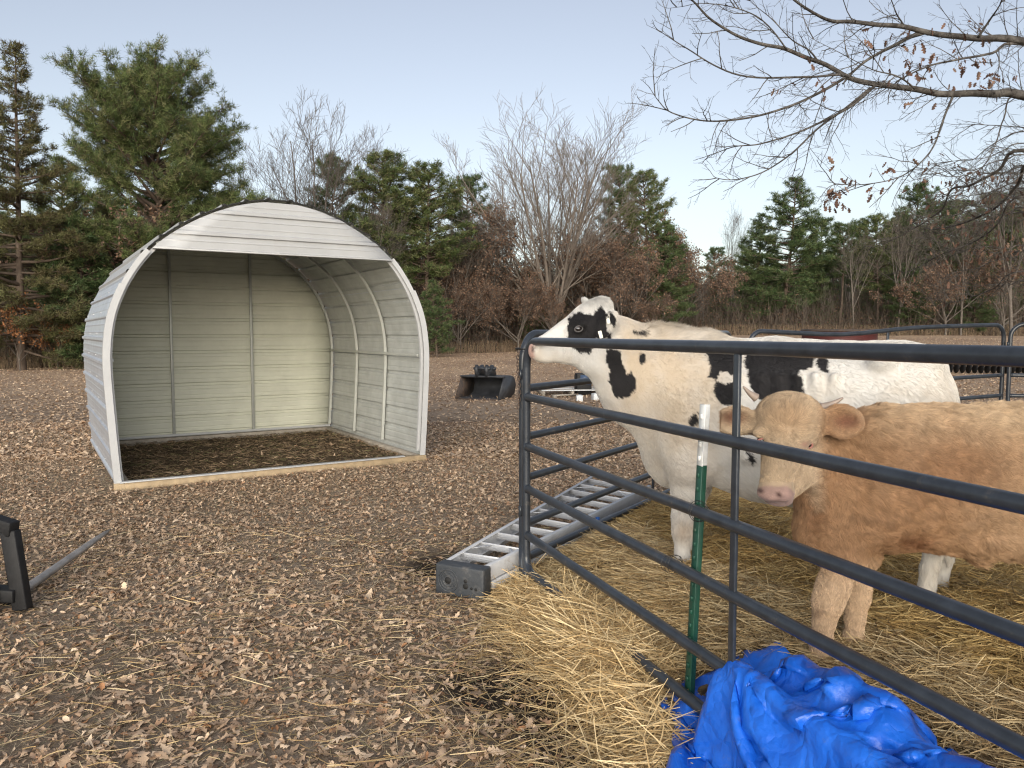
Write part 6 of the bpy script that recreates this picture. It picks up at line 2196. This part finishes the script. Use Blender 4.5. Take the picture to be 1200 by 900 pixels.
# tail
F.chain([(cl(1088, 418, 0), .035), (cl(1104, 430, 0), .026), (cl(1110, 480, 0), .019), (cl(1112, 560, 0), .015), (cl(1112, 600, 0), .03), (cl(1111, 640, 0), .028), (cl(1110, 665, 0), .008)], 0.02)
V, Q = F.surface()
V = relax(V, Q, 2, 0.5)
NV = vnormals(V, Q)
V = V + NV * (wav(V, 28, 614) * .003 + wav(V, 70, 615) * .0012)[:, None] * (V[:, 0:1] < .5)
NV = vnormals(V, Q)
del F

cow_patches = [
    [(664, 385), (666, 374), (673, 367), (682, 366), (693, 368), (698, 362), (702, 355), (707, 362), (712, 372), (716, 392), (707, 396), (699, 396), (692, 414), (687, 413), (678, 411), (671, 407), (665, 397)],
    [(709, 410), (727, 410), (732, 431), (736, 440), (740, 436), (744, 446), (743, 459), (737, 465), (727, 467), (719, 462), (716, 454), (712, 447), (714, 432), (710, 422)],
    [(749, 417), (754, 413), (757, 416), (756, 424), (752, 427), (749, 422)],
    [(741, 387), (752, 385), (756, 386), (754, 390), (742, 390)],
    [(712, 364), (717, 366), (721, 374), (720, 383), (716, 378)],
    [(710, 389), (715, 390), (716, 398), (711, 398)],
    [(828, 412), (848, 408), (868, 408), (867, 438), (855, 439), (843, 435), (840, 444), (837, 446), (829, 441), (831, 428)],
    [(837, 447), (850, 450), (865, 447), (867, 462), (858, 473), (849, 474), (840, 467), (836, 456)],
    [(876, 404), (915, 402), (955, 405), (951, 428), (934, 434), (938, 444), (943, 460), (935, 470), (920, 474), (904, 480), (890, 468), (880, 455), (877, 440), (873, 420)],
    [(955, 405), (966, 409), (971, 426), (968, 437), (960, 434), (956, 425)],
    [(806, 495), (811, 486), (817, 484), (819, 496), (815, 501), (808, 499)],
    [(874, 532), (878, 530), (885, 540), (883, 544), (878, 540)],
]


def cow_color(P):
    """coat colour of cow-frame points"""
    P2 = P.copy()
    axis_l = np.interp(P[:, 0], [-1.5, 0, 0.3, 0.55, 0.8], [0, 0, .13, .21, .36]) * LS
    off = (P[:, 1] - axis_l) * LS
    P2[:, 1] = axis_l + np.abs(off) * LS
    # the far side carries its own, shifted, pattern
    far_side = off < -0.02
    uv = project(P2 @ CR.T + CO)
    uv += np.stack([wav(P, 40, 91), wav(P, 40, 92)], 1) * 1.5 + np.stack([wav(P, 140, 93), wav(P, 140, 94)], 1) * 1.2 + np.stack([wav(P, 600, 98), wav(P, 600, 99)], 1) * 0.9
    uv[far_side, 0] -= 14 * (uv[far_side, 0] > 730)
    blk = np.zeros(len(P), bool)
    for pl in cow_patches: blk |= in_poly(uv, pl)
    x = uv[:, 0]; y = uv[:, 1]
    white = np.array([0.58, 0.565, 0.535]); cream = np.array([0.475, 0.39, 0.29]); dirt = np.array([0.33, 0.24, 0.16])
    cr = 0.75 * sstep(700, 740, x) * sstep(905, 800, x) * sstep(560, 470, y) + 0.55 * sstep(720, 790, x) * sstep(400, 430, y) * sstep(600, 540, y) * sstep(880, 820, x)
    cr += 0.45 * sstep(690, 640, x) * sstep(400, 425, y) + 0.25 * sstep(980, 1100, x)
    cr = np.clip(cr * 0.78 + 0.20 * wav(P, 6, 95) + 0.12 * wav(P, 26, 96) + 0.08 * wav(P, 90, 89), 0, 0.95)
    c = white * (1 - cr[:, None]) + cream * cr[:, None]
    kn = np.exp(-((x - 801) / 14) ** 2 - ((y - 622) / 13) ** 2) + 0.7 * sstep(660, 690, y) * (x < 840) + 0.5 * sstep(548, 600, y) * sstep(830, 850, x) * (y < 640) * sstep(.6, .45, np.abs(P[:, 1]) * 2)
    kn = np.clip(kn * 0.75, 0, .8)
    c = c * (1 - kn[:, None]) + dirt * kn[:, None]
    grey = 0.25 * sstep(760, 800, x) * sstep(520, 570, y) * (x < 840)
    c = c * (1 - grey[:, None]) + np.array([0.42, 0.38, 0.35]) * grey[:, None]
    # bare pink muzzle with dark smudge
    mz = sstep(629, 624, x) * (P[:, 0] > 0.4)
    c = c * (1 - mz[:, None]) + np.array([0.40, 0.26, 0.22]) * mz[:, None]
    ns = np.exp(-((x - 624.5) / 2.6) ** 2 - ((y - 409) / 3.0) ** 2) * (P[:, 0] > 0.4)
    c = c * (1 - 0.95 * ns[:, None]) + np.array([0.02, 0.015, 0.015]) * 0.95 * ns[:, None]
    strp = in_poly(uv, [(709, 371), (714, 376), (717, 386), (713, 388), (711, 380)])
    blk &= ~strp
    c = np.where(blk[:, None], np.array([0.014, 0.013, 0.014]) * (1 + 0.3 * wav(P, 30, 97))[:, None], c)
    far_ear = in_poly(uv, [(675, 362), (690, 350), (686, 345), (676, 350)]) & far_side
    c = np.where(far_ear[:, None], np.array([0.014, 0.013, 0.014]), c)
    return np.clip(c, 0.005, 0.9)


cow = mesh('cow', V, Q, M['hide'], smooth=True, col=cow_color(V) * 0.96)
cow.matrix_world = Matrix([[*CR[0], CO[0]], [*CR[1], CO[1]], [*CR[2], CO[2]], [0, 0, 0, 1]])
tag(cow, 'black and white cow standing side-on in the pen, nose at the corner post', 'cow')
hE = hp(676, 385.5, .0)


def cow_len(P):
    uv = project(P @ CR.T + CO)
    L = np.full(len(P), 0.013)
    L += 0.030 * np.exp(-((uv[:, 0] - 706) / 16) ** 2 - ((uv[:, 1] - 350) / 9) ** 2)
    L += 0.075 * sstep(735, 765, uv[:, 0]) * sstep(890, 830, uv[:, 0]) * sstep(404, 391, uv[:, 1])
    L += 0.028 * sstep(870, 900, uv[:, 0]) * sstep(412, 400, uv[:, 1])
    L += 0.012 * sstep(740, 780, uv[:, 0]) * sstep(420, 470, uv[:, 1])
    L += 0.020 * sstep(540, 575, uv[:, 1]) * (np.abs(P[:, 1]) < .25) * (P[:, 0] < -.1) * (P[:, 2] > .5)
    L *= np.where(P[:, 0] > 0.62, 0.55, 1)
    return L


def cow_flow(P):
    uv = project(P @ CR.T + CO)
    d = np.tile(np.array([-0.7, 0.0, -0.55]), (len(P), 1))
    neck = sstep(0.0, 0.3, P[:, 0])[:, None]
    d = d * (1 - neck) + np.array([-0.35, 0, -0.75]) * neck
    crest = (sstep(735, 775, uv[:, 0]) * sstep(880, 800, uv[:, 0]) * sstep(403, 391, uv[:, 1]))[:, None]
    d = d * (1 - crest) + np.array([-0.6, 0, 1.3]) * crest
    back = (sstep(860, 900, uv[:, 0]) * sstep(404, 397, uv[:, 1]))[:, None]
    d = d * (1 - back) + np.array([-1.0, 0, 0.25]) * back
    face = (P[:, 0] > .56)[:, None] * 1.0
    d = d * (1 - face) + np.array([-1.0, 0, 0.15]) * face
    low = (P[:, 2] < .6)[:, None] * 1.0
    return d * (1 - low) + np.array([-0.1, 0, -1.0]) * low


fur('coat', V, Q, NV, 230000, cow_len, cow_flow, cow_color, cow, M['hair'], 501, rad=0.00055, lift=0.22, cvar=0.07, clump=0.12, cf=60,
    weight=lambda P: np.where(P[:, 1] * LS > -0.12, 1.0, 0.35) * np.where(P[:, 0] > 0.64, 0.7, 1) * (0.35 + sstep(.25, .5, P[:, 2])) * (1 + 4.0 * sstep(1.36, 1.46, P[:, 2]) * (P[:, 0] < .55)))
# eyes, tags
for s in (1, -1):
    c_ = hp(676, 385.5, s * .098)
    m = MB()
    th = np.linspace(0, PI, 13)
    m.lathe([(0.021 * math.sin(t) + 1e-4, -0.021 * math.cos(t)) for t in th], c_, 20)
    e_ = m.build('eye', M['eye'], cow, smooth=True)
    m = MB(); th = np.linspace(0, 2 * PI, 21)[:-1]
    m.tube([c_ + hd * 0.023 * math.cos(t) + hu * 0.016 * math.sin(t) + hl * s * 0.013 for t in th], 0.0045, 8, closed=True)
    m.build('eyelid', mat('lid', (0.05, 0.045, 0.045), rough=0.5), e_, smooth=True)
    if s > 0:
        m = MB(); cc_ = c_ + hd * 0.008 + hl * 0.0175 + hu * 0.006  # small pale disc, a glint painted on the eye
        m.tube([cc_, cc_ + hl * 0.002], 0.0035, 10); m.build('eye_shine', mat('painted_glint', (0.35, 0.37, 0.42), rough=0.1), e_, smooth=True)
ed = unit(e_tip - e_root); en = unit((hd * 0.9 + hl * .2) - ed * ((hd * 0.9 + hl * .2) @ ed))
for nm, px_, py_, w_, h_, off in (('ear_tag', 707.3, 377, .018, .030, .19), ('ear_tag', 699, 392, .020, .042, .17)):
    c_ = hp(px_, py_, off + 0.02)
    m = MB(); m.box((0, 0, 0), (w_, 0.003, h_)); V_ = m.V[0] @ np.stack([unit(hd + hl * .1), hl, hu], 0) + c_; m.V[0] = V_
    m.box(c_ + hu * h_ * .42, (.006, .006, .006))
    bevel(m.build(nm, M['tag_white'], cow), 0.003)

# ---------------------------------------------- the calf
KO = np.array([1.40, 3.03, 0.0])


def kw(px, py, D): return at(px, py, D) - KO


F = Field((-0.62, -0.50, 0.0), (1.52, 0.42, 1.20 + 0.14), 0.0095)
KL = np.array([0, 1.0, 0])
# trunk
F.cap(kw(1055, 572, 3.03), kw(1210, 573, 3.04), 0.248, 0.258, 0.05, u=KL, sq=0.76)
F.cap(kw(1210, 573, 3.04), np.array([1.12, 0.0, 0.91]), 0.258, 0.240, 0.06, u=KL, sq=0.78)
F.ell(np.array([1.15, 0.0, 1.0]), (0.24, 0.20, 0.22), 0.08)
F.ell(kw(1022, 572, 3.02), (0.185, 0.175, 0.245), 0.06)
F.ell(kw(988, 590, 3.00), (0.17, 0.150, 0.185), 0.06)
F.ell(kw(968, 625, 2.99), (0.115, 0.12, 0.105), 0.08)                          # brisket
F.cap(kw(1040, 505, 3.02), kw(1200, 503, 3.04), 0.085, 0.085, 0.16)              # spine
F.ell(kw(1035, 575, 2.90), (0.13, 0.08, 0.19), 0.07)                           # near shoulder
F.ell(kw(1035, 575, 3.14), (0.13, 0.08, 0.19), 0.07)
F.ell(kw(1170, 628, 3.0), (0.22, 0.13, 0.075), 0.07)                            # low flank
F.cap(kw(1146, 642, 3.0), kw(1152, 660, 3.0), 0.040, 0.010, 0.04)                # sheath tuft
# neck, reaching forward towards us
F.cap(kw(1018, 548, 3.03), kw(968, 530, 2.99), 0.205, 0.140, 0.08, u=KL, sq=0.66)
F.cap(kw(966, 565, 2.99), kw(945, 530, 2.92), 0.120, 0.095, 0.06)
# head
F.ell(kw(925, 498, 2.86), (0.112, 0.125, 0.115), 0.05)
F.ell(kw(924, 484, 2.82), (0.112, 0.095, 0.066), 0.05)                          # forehead and poll
F.cap(kw(922, 508, 2.785), kw(909, 563, 2.69), 0.088, 0.052, 0.05)
F.cap(kw(944, 540, 2.87), kw(917, 573, 2.75), 0.085, 0.050, 0.04)
F.ell(kw(909, 577, 2.675), (0.066, 0.052, 0.036), 0.028)
F.ell(kw(913, 586, 2.70), (0.048, 0.045, 0.022), 0.02)
kf = unit(kw(908, 568, 2.66) - kw(925, 496, 2.80)); kx = np.array([1.0, 0.10, 0.05]); kx = unit(kx - kf * (kx @ kf)); kn_ = unit(np.cross(kf, kx)); kn_ = kn_ if kn_[1] < 0 else -kn_
EYES = [kw(943.5, 521, 2.755), kw(891.5, 517, 2.775)]
for s, e_ in ((1, EYES[0]), (-1, EYES[1])):
    F.ell(e_ + np.array([-s * 0.006, 0.01, 0.028]), (0.030, 0.028, 0.020), 0.025)   # brow
    F.ell(e_, (0.019, 0.019, 0.012), 0.008, sub=True)
for px_, py_, D_ in ((891.5, 575, 2.645), (913.5, 579.5, 2.622)):
    F.ell(kw(px_, py_, D_), (0.012, 0.018, 0.008), 0.006, sub=True)
F.cap(kw(890, 587, 2.67), kw(922, 588, 2.66), 0.004, 0.004, 0.004, sub=True)
# ears held out sideways, open towards us
ear(kw(960, 498, 2.83), kw(1014, 490, 2.80), 0.066, np.array([0.05, -1.0, 0.10]), 0.019)
ear(kw(886, 500, 2.86), kw(838, 486, 2.88), 0.058, np.array([-0.15, -1.0, 0.10]), 0.018)
# legs
def legk(pts, k=0.035): F.chain([(kw(a, b, c), r_) for a, b, c, r_ in pts], k)


legk([(1002, 610, 2.93, .095), (990, 652, 2.93, .073), (976, 688, 2.92, .055), (970, 706, 2.92, .051), (966, 726, 2.93, .036), (962, 750, 2.95, .037), (959, 772, 2.95, .033)])
legk([(1014, 610, 3.12, .09), (1009, 650, 3.12, .066), (1005, 684, 3.11, .048), (1004, 700, 3.11, .045), (1002, 722, 3.11, .034), (1000, 752, 3.10, .038), (998, 770, 3.10, .034)])
for dy in (-.12, .12):
    p = [((1.18, dy, .88), .17), ((1.10, dy * 1.1, .66), .10), ((1.22, dy * 1.1, .52), .06), ((1.19, dy * 1.1, .36), .042), ((1.17, dy * 1.1, .22), .042)]
    F.chain([(np.array(a), b) for a, b in p], 0.04)
F.chain([(np.array([1.36, 0, 1.10]), .035), (np.array([1.43, 0, 1.0]), .022), (np.array([1.44, 0, .6]), .018), (np.array([1.43, 0, .45]), .03)], 0.02)
V, Q = F.surface(); V = relax(V, Q, 2, 0.5); NV = vnormals(V, Q)
_w = project(V + KO)
_k = sstep(985, 1015, _w[:, 0]) * sstep(690, 650, _w[:, 1])
V = V + NV * ((wav(V * np.array([.7, 1, 1]), 95, 611) * .0050 + wav(V, 40, 612) * .005 + wav(V, 17, 613) * .004) * _k)[:, None]
NV = vnormals(V, Q)
del F


def calf_color(P):
    W = P + KO
    uv = project(W); x, y = uv[:, 0], uv[:, 1]
    base = np.array([0.395, 0.235, 0.125]); light = np.array([0.53, 0.385, 0.245]); dark = np.array([0.215, 0.100, 0.048]); pale = np.array([0.52, 0.405, 0.28])
    a = sstep(540, 470, y) * sstep(970, 1050, x) * 0.85                        # lighter along the back
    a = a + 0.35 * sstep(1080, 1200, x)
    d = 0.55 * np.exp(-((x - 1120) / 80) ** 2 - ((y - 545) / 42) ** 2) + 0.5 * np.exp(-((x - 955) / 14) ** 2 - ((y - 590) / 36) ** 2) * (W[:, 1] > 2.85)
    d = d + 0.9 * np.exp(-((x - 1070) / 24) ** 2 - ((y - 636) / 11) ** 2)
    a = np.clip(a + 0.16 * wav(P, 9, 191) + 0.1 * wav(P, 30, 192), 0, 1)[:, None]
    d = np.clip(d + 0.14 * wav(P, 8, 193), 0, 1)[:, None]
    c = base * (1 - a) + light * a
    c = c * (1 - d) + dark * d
    head = (sstep(2.93, 2.87, W[:, 1]) * sstep(972, 950, x))[:, None] * (y < 600)[:, None]
    hc_ = light * 0.6 + base * 0.4
    hc2 = pale
    f = np.clip(0.75 - 0.7 * np.exp(-((x - 924) / 30) ** 2 - ((y - 492) / 18) ** 2), 0, 1)[:, None]
    c = c * (1 - head) + (hc_ * (1 - f) + hc2 * f) * head
    # legs pale below
    lg = (sstep(640, 690, y) * (x < 1030))[:, None]
    c = c * (1 - lg) + (np.array([0.56, 0.40, 0.26])) * lg
    kd = (0.5 * np.exp(-((x - 958) / 9) ** 2 - ((y - 718) / 7) ** 2))[:, None]
    c = c * (1 - kd) + np.array([0.2, .12, .07]) * kd
    # ears: shade of the cup painted inside, dark and warm
    for ex, ey in ((992, 494), (860, 489)):
        e = np.exp(-(((x - ex) / 17) ** 2 + ((y - ey) / 9.5) ** 2) ** 1.5)[:, None]
        c = c * (1 - .85 * e) + np.array([0.17, 0.068, 0.04]) * .85 * e
    nz = ((W[:, 1] < 2.71) & (y > 566.5 + 0.05 * (x - 910)))
    nzs = (sstep(566, 571, y + 2.5 * wav(P, 60, 198) - 0.012 * (x - 909) ** 2) * sstep(2.715, 2.685, W[:, 1]) * sstep(934, 930, x))[:, None]
    c = c * (1 - nzs) + (np.array([0.37, 0.245, 0.21]) * (1 + 0.16 * wav(P, 120, 199))[:, None]) * nzs
    ml = (np.exp(-((y - 587.5 - 0.004 * (x - 908) ** 2) / 1.1) ** 2) * (np.abs(x - 906) < 17))[:, None] * (W[:, 1:2] < 2.74)
    c = c * (1 - .7 * ml) + np.array([0.10, .05, .04]) * .7 * ml
    for ex, ey in ((891, 575), (913, 580)):
        e = np.exp(-(((x - ex) / 4.0) ** 2 + ((y - ey - .25 * (x - ex)) / 2.8) ** 2) ** 1.5)[:, None] * (W[:, 1:2] < 2.72)
        c = c * (1 - .93 * e) + np.array([0.05, 0.02, 0.02]) * .93 * e
    er = np.exp(-(((x - 943.5) / 6) ** 2 + ((y - 521) / 3.4) ** 2))[:, None] * (W[:, 1:2] < 2.86)
    c = c * (1 - .7 * er) + np.array([0.40, 0.19, 0.14]) * .7 * er
    return np.clip(c * 0.88, 0.01, .9)


calf = mesh('calf', V, Q, M['hide'], smooth=True, col=calf_color(V) * 0.72, loc=KO)
tag(calf, 'shaggy golden tan calf with small horns, looking through the rails at the camera', 'calf')


def calf_len(P):
    W = P + KO; uv = project(W); x, y = uv[:, 0], uv[:, 1]
    L = np.full(len(P), 0.029)
    L += 0.010 * sstep(630, 650, y) * (x > 1040)
    head = sstep(2.93, 2.87, W[:, 1]) * sstep(975, 955, x)
    L = L * (1 - head) + head * (0.024 * np.exp(-((x - 924) / 34) ** 2 - ((y - 486) / 24) ** 2) + 0.009)
    L = np.where((x > 965) & (x < 1018) & (W[:, 1] < 2.86) & (y < 519) | (x < 885), 0.010, L)
    L = np.where((y > 660) & (x < 1030), 0.013, L)
    L = np.where((y > 566) & (W[:, 1] < 2.705), 0.0008, L)
    er = (((x - 943.5) / 8) ** 2 + ((y - 521) / 4) ** 2 < 1) & (W[:, 1] < 2.84)
    return np.where(er, 0.001, L)


def calf_flow(P):
    W = P + KO; uv = project(W); x, y = uv[:, 0], uv[:, 1]
    d = np.tile(np.array([0.75, 0.0, -0.55]), (len(P), 1))
    neck = (sstep(1050, 980, x))[:, None]
    d = d * (1 - neck) + np.array([0.35, 0, -0.85]) * neck
    head = (sstep(2.93, 2.87, W[:, 1]) * sstep(972, 955, x))[:, None]
    # hair radiates from the middle of the forehead
    rx = (x - 921) / 30; ry = -(y - 500) / 30
    w = np.stack([rx * 1.2 + 0.4 * wav(P, 40, 290), 0 * rx, ry * 0.8 + 0.25], 1)
    muz = sstep(520, 545, y)[:, None]
    w = w * (1 - muz) + np.stack([rx * .8, 0 * rx, 0.6 + 0 * rx], 1) * muz
    d = d * (1 - head) + w * head
    leg_ = ((y > 655) & (x < 1030))[:, None] * 1.0
    d = d * (1 - leg_) + np.array([0.1, 0, -1.0]) * leg_
    earm = (((x > 965) & (x < 1018) & (W[:, 1] < 2.86) & (y < 519)) | (x < 884))[:, None] * 1.0
    side_ = np.sign(x - 925)[:, None] * np.array([1.0, 0, 0])
    return d * (1 - earm) + side_ * earm


fur('coat', V, Q, NV, 260000, calf_len, calf_flow, calf_color, calf, M['hair'], 601, rad=0.00055, lift=0.36, clump=0.52, cf=70, cvar=0.17,
    weight=lambda P: np.where(P[:, 1] < 0.08, 1.0, 0.4) * np.where(P[:, 0] > 0.85, 0.35, 1))
for (a, b, r0) in ((kw(963, 478, 2.86), kw(988, 466, 2.84), .019), (kw(886, 466, 2.86), kw(871, 453, 2.85), .017)):
    mdl = (a + b) / 2 + np.array([0, 0, -0.004])
    m = MB(); m.tube(spline([a, mdl, b], 5), np.linspace(r0, 0.003, 11) ** 1.0, 12)
    m.build('horn', M['horn'], calf, smooth=True)
for e_ in EYES:
    m = MB(); th = np.linspace(0, PI, 13)
    m.lathe([(0.0175 * math.sin(t) + 1e-4, -0.0175 * math.cos(t)) for t in th], e_ + np.array([0, -0.008, 0]), 20)
    eo = m.build('eye', M['eye'], calf, smooth=True)
    m = MB(); th = np.linspace(0, 2 * PI, 21)[:-1]
    m.tube([e_ + np.array([0.019 * math.cos(t), -0.019, 0.0105 * math.sin(t) - 0.1 * 0.019 * math.cos(t) * 0]) for t in th], 0.0038, 8, closed=True)
    m.build('eyelid', M['eye_rim'], eo, smooth=True)
